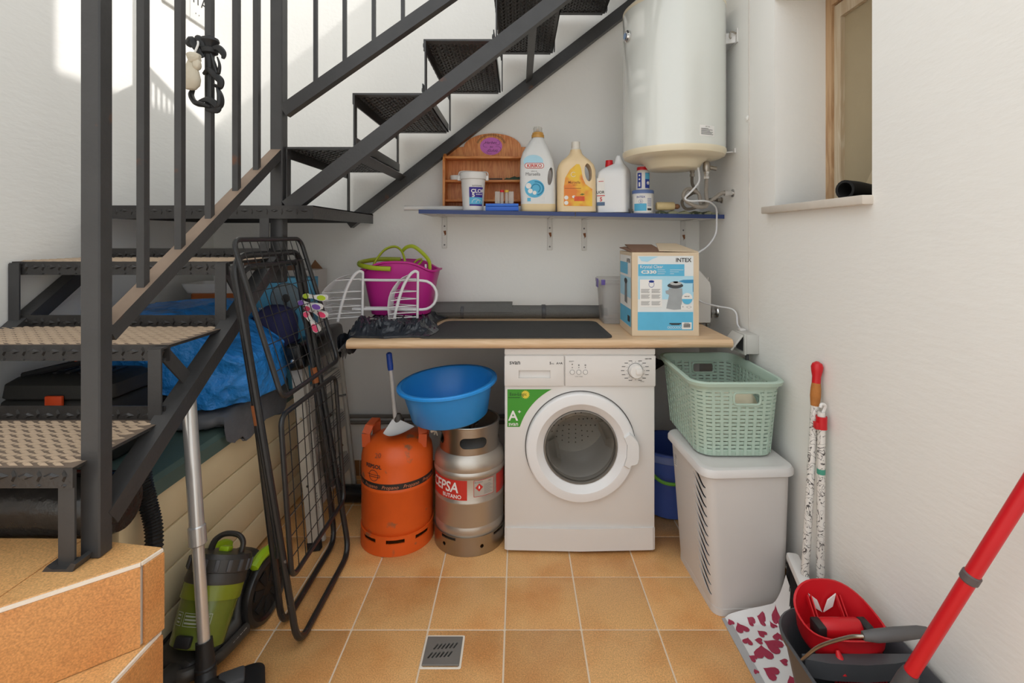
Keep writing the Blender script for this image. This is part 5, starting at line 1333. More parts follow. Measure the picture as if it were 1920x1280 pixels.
# white wire dish rack in front of the bucket
DRK = thing('dish_rack', 'white coated wire dish rack leaning before the magenta bucket', 'dish rack', (-0.58, 2.2, 0.89))
WIRE = mat('white_wire', (220, 218, 218), 0.35)
DY = 2.185
hp = [(-0.735, DY, 0.938), (-0.60, DY, 0.938), (-0.45, DY, 0.936)] + arc((-0.425, DY, 1.000), 0.064, -90, 90, 10) + [(-0.45, DY, 1.066), (-0.60, DY, 1.066), (-0.70, DY, 1.068)]
part('side_rail', MB().tube(hp, 0.0062, 10), WIRE, DRK)
part('side_rail', MB().tube([(p[0], DY + 0.018, p[2] + 0.004) for p in hp[:3]], 0.005, 8), WIRE, DRK)
for ox, s_ in ((-0.688, 1.0), (-0.445, 1.0)):
    ar = smooth_path([(ox - 0.098, DY - 0.035, 0.890), (ox - 0.085, DY - 0.035, 0.95), (ox - 0.062, DY - 0.030, 1.03), (ox - 0.035, DY - 0.022, 1.085), (ox - 0.012, DY - 0.012, 1.106), (ox + 0.002, DY - 0.006, 1.100)], 6)
    part('arch', MB().tube(ar, 0.0068, 8), WIRE, DRK)
    part('upright', MB().tube([(ox + 0.002, DY - 0.006, 1.104), (ox + 0.0, DY - 0.008, 0.900)], 0.0055, 8), WIRE, DRK)
    wd_ = 0.11 if ox < -0.6 else 0.05
    for k, z in enumerate((0.905, 0.925, 0.955, 0.985, 1.018, 1.072)):
        i = min(range(len(ar)), key=lambda n: abs(ar[n].z - z)); a = ar[i]
        lx = a.x - wd_ * (0.62 if z > 1.05 else 0.9 if z > 1.0 else 0.75 if z > 0.94 else 0.55)
        loop_ = corner_loop([(ox - 0.001, DY - 0.005, z), (lx + 0.01, DY + 0.045, z), (lx, DY - 0.05, z - 0.004), (a.x, a.y - 0.004, z)], 0.012, 3)
        part('wire_loop', MB().tube(loop_, 0.0024, 6, loop=True), WIRE, DRK)
    for k in range(9):
        t = k / 8; y_ = DY - 0.05 + 0.095 * t
        up_ = smooth_path([(ox - 0.09 - wd_ * 0.50, y_, 0.903), (ox - 0.085 - wd_ * 0.70, y_, 0.955), (ox - 0.065 - wd_ * 0.86, y_, 1.018), (ox - 0.04 - wd_ * 0.60, y_ * 0.9 + DY * 0.1, 1.072), (ox - 0.02 - wd_ * 0.3, y_ * 0.8 + DY * 0.2, 1.092)], 3)
        part('fine_wire', MB().tube(up_, 0.0014, 5), WIRE, DRK)

# ------------------------------------------------------------------ gas bottles
# orange propane bottle
gx, gy = -0.510, 2.088
OG = thing('gas_cylinder', 'worn orange propane cylinder with looped carrying handles', 'gas cylinder', (gx, gy, 0), 'gas cylinders')
ORG_P = mat('orange_paint', (222, 92, 30), 0.40, var=0.16, scale=7, spots=((150, 96, 66), 13, 0.63), bump=0.06, bscale=60)
part('bottle', MB().lathe([(0.100, 0.050), (0.128, 0.056), (0.143, 0.075), (0.147, 0.100), (0.147, 0.243), (0.1485, 0.246), (0.1485, 0.254), (0.147, 0.257), (0.147, 0.350), (0.142, 0.382), (0.126, 0.408), (0.095, 0.426), (0.05, 0.436), (0.0, 0.438)], 56, (gx, gy, 0)), ORG_P, OG, 40)
fr = MB().rings([[Vector((gx + r_ * math.cos(2 * math.pi * i / 64), gy + r_ * math.sin(2 * math.pi * i / 64), z)) for i in range(64)] for r_, z in ((0.150, 0.001), (0.150, 0.078), (0.144, 0.078), (0.144, 0.001))], loop=True)
ct = MB()
for k in range(8):
    a = R(45 * k + 10)
    ct.merge(MB().box(0.10, 0.20, -0.036, 0.036, 0.050, 0.066).xf(Matrix.Translation((gx, gy, 0)) @ Matrix.Rotation(a, 4, 'Z')))
part('foot_ring', cut(fr, ct), ORG_P, OG, 40)
for s_, yy in ((-1, -0.02), (1, -0.02)):
    hx = gx + s_ * 0.105
    q = MB(); P_ = [(hx + s_ * 0.010, gy - 0.055, 0.395), (hx + s_ * 0.012, gy - 0.055, 0.448), (hx + s_ * 0.004, gy - 0.035, 0.474), (hx - s_ * 0.002, gy + 0.035, 0.478), (hx + s_ * 0.0, gy + 0.055, 0.46), (hx, gy + 0.055, 0.395)]
    for a, b in zip(P_, P_[1:]): q.bar(a, b, 0.034, 0.007, (1, 0, 0))
    part('handle', q, mat('orange_handle', (196, 84, 40), 0.5, var=0.15, scale=20), OG, 0)
part('valve', MB().lathe([(0.018, 0.43), (0.020, 0.445), (0.015, 0.452), (0.015, 0.475), (0.017, 0.478), (0.017, 0.490), (0.010, 0.494), (0.0, 0.494)], 18, (gx + 0.01, gy, 0)), mat('brass_dull', (92, 78, 62), 0.45, metal=0.7), OG)
cm = cyl_map((gx, gy), 0.147, 0.0, 0.0, 0.0006); q = MB(); quad(q, cm, -0.225, 0.225, 0.257 + 0.004, 0.257 + 0.028, n=48)
BD = printed('black_band', q, mat('band_black', (44, 38, 36), 0.6, var=0.3, scale=30), OG, None)
cm = cyl_map((gx, gy), 0.147, 0.0, 0.0, 0.0012); q = MB()
for k in range(-3, 4): text(q, 'Propano', 0.0195, cm, 0.004 + 0.085 * k, 0.2655, 0.0, 0.3)
printed('band_lettering', q, mat('band_orange_ink', (206, 128, 92), 0.6), BD)
q = MB(); text(q, 'REPSOL', 0.021, cm, -0.068, 0.343, 0.03, 0.0, 1.1); printed('lettering', q, INK, OG)
q = MB(); ringd(q, cm, -0.066, 0.314, 0.022, 0.0022, 26, ry=0.021)
for y_, x0, x1 in ((0.317, -0.098, -0.036), (0.309, -0.086, -0.036)): quad(q, cm, x0, x1, y_ - 0.001, y_ + 0.001, n=6)
quad(q, cm, -0.037, -0.035, 0.309, 0.317)
printed('round_emblem', q, INK, OG)
ff = lambda x, y: Vector((gx - 0.045 + x, gy - 0.1405 + y * 0.42, 0.386 + y * 0.90))
q = MB(); text(q, '20', 0.026, ff, 0, 0, 0.0); printed('stamped_number', q, mat('brown_stamp', (120, 56, 30), 0.7), OG)
# stainless butane bottle
STEEL_B = mat('bottle_steel', (190, 182, 172), 0.36, metal=0.75, var=0.10, scale=6, bump=0.04, bscale=140)
sx, sy = -0.206, 2.086
SG2 = thing('gas_cylinder', 'stainless steel butane cylinder with red label beside the orange one', 'gas cylinder', (sx, sy, 0), 'gas cylinders')
part('bottle', MB().lathe([(0.11, 0.050), (0.132, 0.056), (0.140, 0.070), (0.1425, 0.085), (0.1425, 0.105), (0.1405, 0.108), (0.1405, 0.112), (0.1425, 0.115), (0.1425, 0.200), (0.1445, 0.203), (0.1445, 0.208), (0.1425, 0.211), (0.1425, 0.300), (0.1465, 0.304), (0.1480, 0.312), (0.1465, 0.320), (0.1430, 0.325), (0.1450, 0.334), (0.1450, 0.346), (0.139, 0.366), (0.120, 0.392), (0.08, 0.408), (0.0, 0.414)], 64, (sx, sy, 0)), STEEL_B, SG2, 40)
def shell(r0, r1, z0, z1, n=64): return MB().rings([[Vector((sx + r_ * math.cos(2 * math.pi * i / n), sy + r_ * math.sin(2 * math.pi * i / n), z)) for i in range(n)] for r_, z in ((r0, z0), (r0, z1), (r1, z1), (r1, z0))], loop=True)
ct = MB()
for k in range(6):
    a = R(-128 + 63 * k); ct.merge(MB().lathe([(0.0075, 0.10), (0.0075, 0.18)], 14).xf(Matrix.Translation((sx, sy, 0.036)) @ Matrix.Rotation(a, 4, 'Z') @ Matrix.Rotation(R(90), 4, 'Y')))
for k in range(4):
    a = R(-30 + 90 * k); ct.merge(MB().box(0.10, 0.20, -0.034, 0.034, 0.060, 0.072).xf(Matrix.Translation((sx, sy, 0)) @ Matrix.Rotation(a, 4, 'Z')))
part('foot_ring', cut(shell(0.1465, 0.141, 0.001, 0.074), ct), STEEL, SG2, 40)
ct = MB()
for k in range(4):
    a = R(-90 + 13 + 90 * k)
    pl_ = [(x, y) for x, y in rrect(-0.054, 0.054, 0.414, 0.456, 0.020, 5)]
    ct.merge(MB().prism(pl_, 0.08, 0.2, 'x').xf(Matrix.Translation((sx, sy, 0)) @ Matrix.Rotation(a, 4, 'Z')))
part('collar', cut(shell(0.124, 0.120, 0.385, 0.492), ct), STEEL, SG2, 40)
part('collar_rim', MB().tube([(sx + 0.122 * math.cos(2 * math.pi * i / 48), sy + 0.122 * math.sin(2 * math.pi * i / 48), 0.4925) for i in range(48)], 0.0048, 8, loop=True), STEEL, SG2)
part('valve', MB().lathe([(0.016, 0.412), (0.018, 0.43), (0.012, 0.436), (0.012, 0.462), (0.015, 0.466), (0.015, 0.478), (0.0, 0.48)], 16, (sx + 0.01, sy, 0)), mat('brass_dark', (78, 66, 54), 0.5, metal=0.7), SG2)
q = MB().tube(smooth_path([(sx - 0.117, sy - 0.03, 0.505), (sx - 0.125, sy - 0.045, 0.485), (sx - 0.135, sy - 0.05, 0.47), (sx - 0.148, sy - 0.05, 0.462)], 4), 0.003, 6)
for e in ((-0.150, -0.052, 0.475), (-0.155, -0.05, 0.455), (-0.140, -0.055, 0.445), (-0.128, -0.05, 0.44)): q.tube([(sx - 0.135, sy - 0.05, 0.462), (sx + e[0], sy + e[1], e[2])], 0.005, 6, flat=0.5)
part('plastic_tie', q, mat('tie_beige', (206, 196, 180), 0.5), SG2)
cm = cyl_map((sx, sy), 0.1425, 0.0, 0.0, 0.0006); c2_ = cyl_map((sx, sy), 0.1425, 0.0, 0.0, 0.0012); c3_ = cyl_map((sx, sy), 0.1425, 0.0, 0.0, 0.0018)
q = MB(); quad(q, cm, -0.210, 0.004, 0.220, 0.298, n=28)
LB = printed('red_label', q, mat('label_red', (198, 52, 42), 0.4, var=0.05), SG2, None)
q = MB(); quad(q, cm, 0.135, 0.22, 0.220, 0.298, n=10); printed('red_label', q, mat('label_red_2', (198, 52, 42), 0.4, var=0.05), SG2, None)
q = MB(); text(q, 'CEPSA', 0.056, c2_, -0.106, 0.249, 0.02, 0.15, 0.92); text(q, 'BUTANO', 0.021, c2_, -0.062, 0.226, 0.02); printed('white_lettering', q, PAPER, LB)
q = MB(); quad(q, cm, 0.030, 0.118, 0.232, 0.297, n=12); W_ = printed('hazard_label', q, mat('label_grey', (176, 168, 158), 0.45), SG2, None)
q = MB()
for x0, x1, y0, y1 in ((0.030, 0.118, 0.232, 0.2335), (0.030, 0.118, 0.2955, 0.297), (0.030, 0.0315, 0.232, 0.297), (0.1165, 0.118, 0.232, 0.297)): quad(q, c2_, x0, x1, y0, y1, n=8)
poly(q, c2_, [(0.052, 0.252), (0.068, 0.268), (0.052, 0.284), (0.036, 0.268)]); printed('hazard_diamond', q, RED_I, W_)
q = MB(); text(q, 'BUTANO', 0.008, c2_, 0.050, 0.286, 0.01); text(q, '1965', 0.009, c2_, 0.098, 0.284, 0.0)
for k in range(9): quad(q, c2_, 0.072, 0.112 - 0.006 * (k % 3), 0.240 + 0.0045 * k, 0.2412 + 0.0045 * k, n=3)
printed('small_print', q, INKG, W_)
q = MB(); poly(q, c3_, [(0.052, 0.262), (0.0555, 0.267), (0.054, 0.273), (0.051, 0.277), (0.0495, 0.271), (0.0485, 0.266)]); printed('flame_mark', q, PAPER, W_, None)

# blue basin tilted on the steel collar
BM_ = Matrix.Translation((-0.285, 2.075, 0.497)) @ Matrix.Rotation(R(-4.5), 4, 'Y') @ Matrix.Rotation(R(3), 4, 'X')
BN = thing('wash_basin', 'bright blue round plastic basin balanced on the steel cylinder', 'basin', (-0.285, 2.075, 0.497))
BLU = mat('blue_basin', (44, 146, 226), 0.35, var=0.05)
q = MB().lathe([(0.0, 0.012), (0.130, 0.012), (0.148, 0.014), (0.158, 0.022), (0.184, 0.136), (0.189, 0.146), (0.204, 0.150), (0.207, 0.157), (0.202, 0.163), (0.190, 0.162), (0.183, 0.152), (0.146, 0.024), (0.120, 0.017), (0.0, 0.017)], 64, cap=False).xf(BM_)
part('bowl', q, BLU, BN, 45)
part('handle_grip', MB().lathe([(0.2035, 0.149), (0.2085, 0.152), (0.2085, 0.160), (0.2035, 0.164)], 64, cap=False).xf(BM_), BLU, BN)

# little scoop with long stick lying on the orange cylinder
SCP = thing('hand_scoop', 'small grey scoop with long stick and blue grip on the orange cylinder', 'scoop', (-0.50, 2.0, 0.43))
a_, b_2 = Vector((-0.507, 2.040, 0.515)), Vector((-0.536, 2.045, 0.775))
part('stick', MB().tube([a_ - Vector((0, 0, 0.025)), a_.lerp(b_2, 0.5), b_2], 0.0085, 10), mat('stick_grey', (176, 170, 164), 0.45), SCP)
part('grip', MB().tube([b_2 + (a_ - b_2) * 0.26, b_2 + (a_ - b_2) * 0.2, b_2, b_2 + (b_2 - a_) * 0.02], [0.011, 0.0125, 0.012, 0.006], 12), mat('blue_grip', (30, 64, 146), 0.4), SCP)
q = MB(); rs = []
ap = Vector((-0.508, 2.034, 0.506))
lip_ = smooth_path([(-0.545, 1.990, 0.4680), (-0.515, 1.972, 0.4650), (-0.470, 1.974, 0.4740), (-0.422, 2.000, 0.4920)], 5)
for j in range(8):
    v = j / 7; row = []
    for i, e in enumerate(lip_):
        b = Vector((-0.520 + 0.028 * i / (len(lip_) - 1), 2.036, 0.506)); p = b.lerp(e, v); p.z -= 0.012 * math.sin(math.pi * v) * math.sin(math.pi * i / (len(lip_) - 1)); row.append(p)
    rs.append(row)
q.rings(rs, closed=False, cap=False); q2_ = MB(); q2_.v = [p + Vector((0, 0.001, -0.003)) for p in q.v]; q2_.f = list(q.f); q2_.mi = list(q.mi); q.merge(q2_)
part('blade', q, mat('scoop_grey', (206, 202, 198), 0.4), SCP, 60)
part('socket', MB().lathe([(0.020, 0.0), (0.018, 0.02), (0.010, 0.034)], 14, (-0.498, 2.046, 0.492)), mat('socket_dark', (66, 60, 54), 0.5), SCP)

# black tube on the floor behind the cylinders
solo('floor_tube', 'thick black plastic tube lying on the floor behind the orange cylinder', 'tube', MB().tube([(-0.84, 2.345, 0.041), (-0.60, 2.345, 0.041), (-0.42, 2.345, 0.041)], 0.040, 20), mat('shiny_black', (26, 26, 28), 0.25, var=0.1))

# floor drain
DRN = thing('floor_drain', 'square grey metal drain grate set in the tiled floor', 'drain', (-0.229, 1.499, 0))
ct = MB()
for i in range(7):
    for s_ in (-1, 1):
        L2 = 0.024
        cx_ = -0.229 + (i - 3) * 0.0118 + s_ * 0.012; cy_ = 1.499 + s_ * 0.016 + (i - 3) * 0.001
        if abs(cx_ + 0.229) > 0.046: continue
        m_ = Matrix.Translation((cx_, cy_, 0)) @ Matrix.Rotation(R(-28), 4, 'Z')
        ct.merge(MB().prism(rrect(-0.0028, 0.0028, -L2 / 2, L2 / 2, 0.0026, 3), -0.01, 0.02).xf(m_))
part('grate', cut(MB().rbox(-0.284, -0.174, 1.447, 1.551, 0.0008, 0.0048, 0.0012), ct), mat('drain_grey', (128, 124, 118), 0.45, metal=0.3, var=0.12), DRN, 0)
part('sump', MB().box(-0.280, -0.178, 1.451, 1.547, 0.0003, 0.0007), DARK_R, DRN, 0)
part('mortar_edge', MB().rings([[Vector((a, b, z)) for a, b in rrect(-0.229 - w, -0.229 + w, 1.499 - w, 1.499 + w, 0.006)] for w, z in ((0.061, 0.0003), (0.060, 0.0011), (0.0545, 0.0011), (0.0545, 0.0003))], loop=True), WGROUT, DRN, 0)

# ------------------------------------------------------------------ right-hand corner
# blue bucket with green handle between machine and hamper
BB = thing('blue_bucket', 'blue plastic bucket with green handle between machine and hamper', 'bucket', (0.700, 2.30, 0), 'buckets')
q = MB().lathe([(0.0, 0.003), (0.105, 0.002), (0.112, 0.006), (0.142, 0.29), (0.150, 0.292), (0.150, 0.300), (0.139, 0.300), (0.109, 0.010), (0.0, 0.008)], 48, (0.700, 2.30, 0), cap=False)
part('bucket_body', q, mat('blue_bucket_plastic', (78, 104, 186), 0.4, var=0.05), BB, 45)
part('rim_band', MB().lathe([(0.139, 0.255), (0.143, 0.258), (0.1455, 0.284), (0.142, 0.29)], 48, (0.700, 2.30, 0), cap=False), mat('pale_blue_band', (128, 146, 204), 0.4), BB)
part('handle', MB().tube(smooth_path([(0.700 - 0.144, 2.30, 0.275), (0.700 - 0.132, 2.23, 0.235), (0.700 - 0.075, 2.155, 0.19), (0.700 + 0.02, 2.138, 0.19), (0.700 + 0.10, 2.18, 0.215), (0.700 + 0.150, 2.30, 0.275)], 6), 0.0075, 8), mat('green_handle', (118, 186, 60), 0.4), BB)
# black drain hose end behind the basket
solo('drain_hose', 'black corrugated hose coil under the worktop end by the machine', 'hose', MB().tube([(0.69 + 0.062 * math.cos(a), 2.40 + 0.02 * math.sin(a), 0.715 + 0.062 * math.sin(a)) for a in [R(20 + 16 * i) for i in range(20)]] + [(0.66, 2.45, 0.60), (0.56, 2.53, 0.40), (0.53, 2.55, 0.1), (0.53, 2.55, 0.014)], 0.013, 10), DARK_R)

# white hamper
HM = Matrix.Translation((0.770, 1.815, 0)) @ Matrix.Rotation(R(3), 4, 'Z')
HA = thing('laundry_hamper', 'tall white plastic laundry hamper with slanted slots and lid', 'hamper', (0.77, 1.815, 0))
HPW = mat('hamper_plastic', (208, 203, 199), 0.42, var=0.02)
def hring(w0, w1, d0, d1, z, r=0.035, n=6): return [HM @ Vector((a, b, z)) for a, b in rrect(w0, w1, d0, d1, r, n)]
def hl(z, i=0.0):
    t = z / 0.47
    return (-0.128 - 0.030 * t + i, 0.122 + 0.020 * t - i, -0.172 + 0.004 * t + i, 0.150 + 0.020 * t - i)
q = MB().rings([hring(*hl(z), z) for z in (0.006, 0.02, 0.25, 0.47)] + [hring(*hl(z, 0.0035), z) for z in (0.47, 0.25, 0.012)])
ct = MB(); n_s = 12
for k in range(n_s):
    zc = 0.080 + 0.358 * k / (n_s - 1) * 1.0; hh = 0.0120
    y0, y1 = -0.150, -0.055
    pts = []
    for i in range(9):
        t = i / 8; pts.append((y0 + (y1 - y0) * t, zc - 0.022 + 0.050 * t ** 1.4 + hh * math.sin(math.pi * min(1, t * 1.05 + 0.02)) ** 0.7))
    for i in range(8, -1, -1):
        t = i / 8; pts.append((y0 + (y1 - y0) * t, zc - 0.022 + 0.050 * t ** 1.4 - hh * math.sin(math.pi * min(1, t * 1.05 + 0.02)) ** 0.7 * 0.9 - 0.0005))
    ct.merge(MB().prism(pts, -0.22, -0.06, 'x').xf(HM))
part('basket_body', cut(q, ct), HPW, HA, 40)
part('foot_band', MB().rings([hring(*hl(0.0, -0.002), z) for z in (0.0005, 0.024)] + [hring(*hl(0.0, 0.004), z) for z in (0.024, 0.003)]), HPW, HA, 40)
lw = (-0.172, 0.156, -0.182, 0.184)
def lid_r(i, z): return hring(lw[0] + i, lw[1] - i, lw[2] + i, lw[3] - i, z, 0.045)
part('lid', MB().rings([lid_r(0.004, 0.458), lid_r(0.0, 0.462), lid_r(0.0, 0.476), lid_r(0.005, 0.486), lid_r(0.016, 0.490), lid_r(0.022, 0.4885), lid_r(0.05, 0.4885)]), mat('hamper_lid', (214, 210, 207), 0.38, var=0.02), HA, 40)
lfm = lambda x, y: HM @ Vector((-0.1535 - 0.001 * y, 0.11 - x, 0.37 + y))
q = MB(); quad(q, lfm, -0.012, 0.012, 0, 0.05); SL = printed('side_label', q, PAPER, HA, None)
lfm2 = lambda x, y: HM @ Vector((-0.1543 - 0.001 * y, 0.11 - x, 0.37 + y))
q = MB()
for k in range(6): quad(q, lfm2, -0.009, 0.009, 0.006 + 0.007 * k, 0.009 + 0.007 * k)
printed('small_print', q, INKG, SL)
cl = blob((0.775, 1.81, 0.17), (0.112, 0.125, 0.155), 11, 0.05, 8, 36, 22)
solo('dirty_laundry', 'navy and grey laundry seen through the slots of the hamper', 'laundry', cl, mat('navy_cloth', (46, 56, 88), 0.9, var=0.3, scale=14, spots=((120, 120, 122), 7, 0.56)))

# sage green woven basket on the hamper
BS = thing('laundry_basket', 'sage green woven plastic laundry basket standing on the hamper', 'basket', (0.765, 1.9, 0.49))
SAGE = mat('sage_plastic', (174, 194, 179), 0.42, var=0.04)
BZ0, BH = 0.4925, 0.262
def bring(z, i=0.0, off=0.0, n=9):
    t = (z - BZ0) / BH
    x0, x1, y0, y1 = 0.632 - 0.024 * t + i, 0.898 + 0.018 * t - i, 1.722 - 0.022 * t + i, 2.095 + 0.025 * t - i
    p = rrect(x0, x1, y0, y1, 0.055 - i * 0.5, n); out = []
    # resample evenly
    L_ = [0]; P_ = p + [p[0]]
    for a, b in zip(P_, P_[1:]): L_.append(L_[-1] + math.hypot(b[0] - a[0], b[1] - a[1]))
    N_ = 176; j = 0
    for k in range(N_):
        s_ = L_[-1] * k / N_
        while L_[j + 1] < s_: j += 1
        u = (s_ - L_[j]) / (L_[j + 1] - L_[j]); a, b = P_[j], P_[j + 1]
        out.append((a[0] + (b[0] - a[0]) * u, a[1] + (b[1] - a[1]) * u))
    return out
cx0, cy0 = 0.765, 1.91
def outw(p, q_):   # outward normal offset
    v = Vector((p[0] - cx0, (p[1] - cy0) * 0.75)); v.normalize(); return Vector((p[0] + v.x * q_, p[1] + v.y * q_))
wv = MB(); rows = 17; rh = (BH - 0.035) / rows; ribs = 44
def handle_gap(p, z):
    return (abs(p[0] - 0.79) < 0.043 and z > BZ0 + 0.188 and z < BZ0 + 0.226 and (p[1] < 1.76 or p[1] > 2.08))
for r_ in range(rows):
    za = BZ0 + 0.016 + rh * r_; zb2 = za + rh * 0.76
    rA = bring(za); rB = bring(zb2); A_ = []; B_ = []; A2 = []; B2 = []
    for k in range(176):
        ph = math.cos(2 * math.pi * k / 176 * ribs / 2 + math.pi * r_) * 0.0013
        a = outw(rA[k], ph); b = outw(rB[k], ph); A_.append(Vector((a.x, a.y, za))); B_.append(Vector((b.x, b.y, zb2)))
        a = outw(rA[k], ph - 0.0028); b = outw(rB[k], ph - 0.0028); A2.append(Vector((a.x, a.y, za))); B2.append(Vector((b.x, b.y, zb2)))
    n0 = len(wv.v); wv.v += A_ + B_ + B2 + A2
    for k in range(176):
        k2 = (k + 1) % 176
        if handle_gap(rA[k], za + 0.005): continue
        for u, w in ((0, 1), (1, 2), (2, 3), (3, 0)):
            wv.f.append((n0 + u * 176 + k, n0 + u * 176 + k2, n0 + w * 176 + k2, n0 + w * 176 + k)); wv.mi.append(0)
part('woven_wall', wv, SAGE, BS, 50, kind='stuff')
vr = MB(); rb0 = bring(BZ0 + 0.004); rb1 = bring(BZ0 + BH - 0.03)
for k in range(0, 176, 4):
    zt3 = BZ0 + 0.188 if handle_gap(rb1[k], BZ0 + 0.2) else BZ0 + BH - 0.02
    tt_ = (zt3 - BZ0) / BH
    vr.bar((rb0[k][0], rb0[k][1], BZ0 + 0.006), (rb0[k][0] + (rb1[k][0] - rb0[k][0]) * tt_, rb0[k][1] + (rb1[k][1] - rb0[k][1]) * tt_, zt3), 0.0105, 0.0050, (rb0[(k + 1) % 176][0] - rb0[k][0], rb0[(k + 1) % 176][1] - rb0[k][1], 0))
part('upright_ribs', vr, SAGE, BS, 0, kind='stuff')
def b3(z, i): return [Vector((a, b, z)) for a, b in bring(z, i)]
part('basket_base', MB().rings([b3(BZ0, 0.012), b3(BZ0 + 0.002, 0.002), b3(BZ0 + 0.018, -0.002), b3(BZ0 + 0.018, 0.003), b3(BZ0 + 0.006, 0.006)]), SAGE, BS, 40)
zr = BZ0 + BH
part('rim', MB().rings([b3(zr - 0.024, 0.002), b3(zr - 0.022, -0.003), b3(zr - 0.012, -0.006), b3(zr - 0.010, -0.013), b3(zr + 0.002, -0.015), b3(zr + 0.006, -0.010), b3(zr + 0.005, 0.0), b3(zr - 0.006, 0.004), b3(zr - 0.024, 0.005)], loop=True), SAGE, BS, 40)
for yy in (1.7055, 2.1115):
    q = MB().tube([(a + 0.79, yy + (0.0 if yy < 1.9 else 0), b) for a, b in rrect(-0.046, 0.046, BZ0 + 0.186, BZ0 + 0.228, 0.012, 4)], 0.0045, 8, loop=True)
    part('handle_frame', q, SAGE, BS)
ln = blob((0.78, 1.80, BZ0 + 0.118), (0.085, 0.065, 0.105), 21, 0.10, 9, 40, 26)
solo('folded_laundry', 'cream laundry seen through the handle hole of the green basket', 'laundry', ln, mat('cream_cloth', (214, 204, 178), 0.9, var=0.12, scale=16))

# broom and dustpan stick leaning on the right wall
SCR = scribble_mat('heart_pattern')
BR = thing('broom', 'patterned broom stick with red knob and cork-coloured grip against wall', 'broom', (0.875, 1.52, 0.0))
p0, p1 = Vector((0.876, 1.512, 0.205)), Vector((0.938, 1.549, 0.868))
def L01(t): return p0.lerp(p1, t)
part('stick', MB().tube([L01(0), L01(0.4), L01(0.80)], 0.0115, 14), SCR, BR)
part('grip', MB().tube([L01(0.795), L01(0.80), L01(0.84), L01(0.875), L01(0.90)], [0.012, 0.0125, 0.0152, 0.0145, 0.0125], 14), mat('cork_tape', (176, 112, 52), 0.7, var=0.2, scale=50, bump=0.3, bscale=160), BR)
part('knob', MB().tube([L01(0.90), L01(0.93), L01(0.955), L01(0.975), L01(0.99), L01(1.0)], [0.0125, 0.0125, 0.016, 0.0175, 0.014, 0.004], 16), RED_P, BR)
hb = MB(); M_ = Matrix.Translation((0.868, 1.507, 0.140)) @ Matrix.Rotation(R(75), 4, 'Z')
part('broom_head', MB().rbox(-0.12, 0.12, -0.02, 0.02, 0.055, 0.085, 0.010).xf(M_), WHITE_P, BR)
rnb = random.Random(5)
for i in range(30):
    for j in range(5):
        x = -0.112 + 0.224 * i / 29; y = -0.015 + 0.0075 * j
        hb.tube([M_ @ Vector((x, y, 0.056)), M_ @ Vector((x * 1.08 + rnb.uniform(-.004, .004), y * 1.5 + rnb.uniform(-.004, .004), -0.070))], 0.0016, 4)
part('bristles', hb, DARK_R, BR, 0, kind='stuff')
part('red_clip', MB().lathe([(0.0155, 0.0), (0.0155, 0.038), (0.0118, 0.038), (0.0118, 0.0)], 20, (0.9276, 1.5115, 0.672)).merge(MB().rbox(0.906, 0.9175, 1.502, 1.520, 0.672, 0.693, 0.002)), RED_P, BR)

DP = thing('dustpan', 'long-handled white dustpan printed with dark pink hearts', 'dustpan', (0.80, 1.47, 0))
DPW = mat('dustpan_white', (224, 222, 220), 0.35, var=0.02)
def dpt(u, v):       # u: lip -> back (0..1), v: near -> far (0..1)
    x = 0.680 + 0.215 * u; y0 = 1.335 + 0.035 * u; y1 = 1.628 - 0.040 * u
    z = 0.004 + 0.024 * u + 0.085 * max(0, u - 0.72) / 0.28 * max(0, u - 0.72) / 0.28
    e = abs(v - 0.5) * 2
    z += 0.060 * u ** 0.6 * max(0, (e - 0.80) / 0.20) ** 1.5
    x -= 0.035 * max(0, u - 0.5) * 2 * e ** 3
    return Vector((x, y0 + (y1 - y0) * v, z))
q = MB(); nu_, nv_ = 20, 26
q.rings([[dpt(i / nu_, j / nv_) for j in range(nv_ + 1)] for i in range(nu_ + 1)], closed=False, cap=False)
lo = MB(); lo.v = [p - Vector((0, 0, 0.0035)) for p in q.v]; lo.f = list(q.f); lo.mi = list(q.mi); q.merge(lo)
part('pan', q, DPW, DP, 50)
part('rubber_lip', MB().rings([[dpt(0.0, v) + Vector(o_) for o_ in ((-0.010, 0, -0.0035), (0.012, 0, -0.001), (0.012, 0, 0.003), (-0.010, 0, -0.0015))] for v in (0.0, 0.5, 1.0)]), mat('lip_grey', (168, 166, 166), 0.5), DP, 0)
def heart(n=18):
    out = []
    for i in range(n):
        t = 2 * math.pi * i / n
        out.append((16 * math.sin(t) ** 3 / 17.0, (13 * math.cos(t) - 5 * math.cos(2 * t) - 2 * math.cos(3 * t) - math.cos(4 * t)) / 17.0))
    return out
HP = mat('heart_pink', (158, 42, 70), 0.45); rh_ = random.Random(12)
hs_ = [(0.10, 0.10, 0.05), (0.22, 0.26, 0.11), (0.09, 0.45, 0.06), (0.26, 0.50, 0.13), (0.14, 0.66, 0.07), (0.16, 0.84, 0.10), (0.42, 0.12, 0.09), (0.46, 0.36, 0.06), (0.46, 0.58, 0.14), (0.40, 0.76, 0.07), (0.62, 0.20, 0.07), (0.66, 0.42, 0.10), (0.60, 0.70, 0.09), (0.64, 0.88, 0.06), (0.80, 0.30, 0.09), (0.82, 0.56, 0.08), (0.80, 0.74, 0.11), (0.92, 0.44, 0.06), (0.93, 0.66, 0.06), (0.34, 0.92, 0.06), (0.03, 0.30, 0.04), (0.05, 0.92, 0.05), (0.50, 0.93, 0.07), (0.75, 0.93, 0.08), (0.88, 0.86, 0.07), (0.30, 0.66, 0.06)]
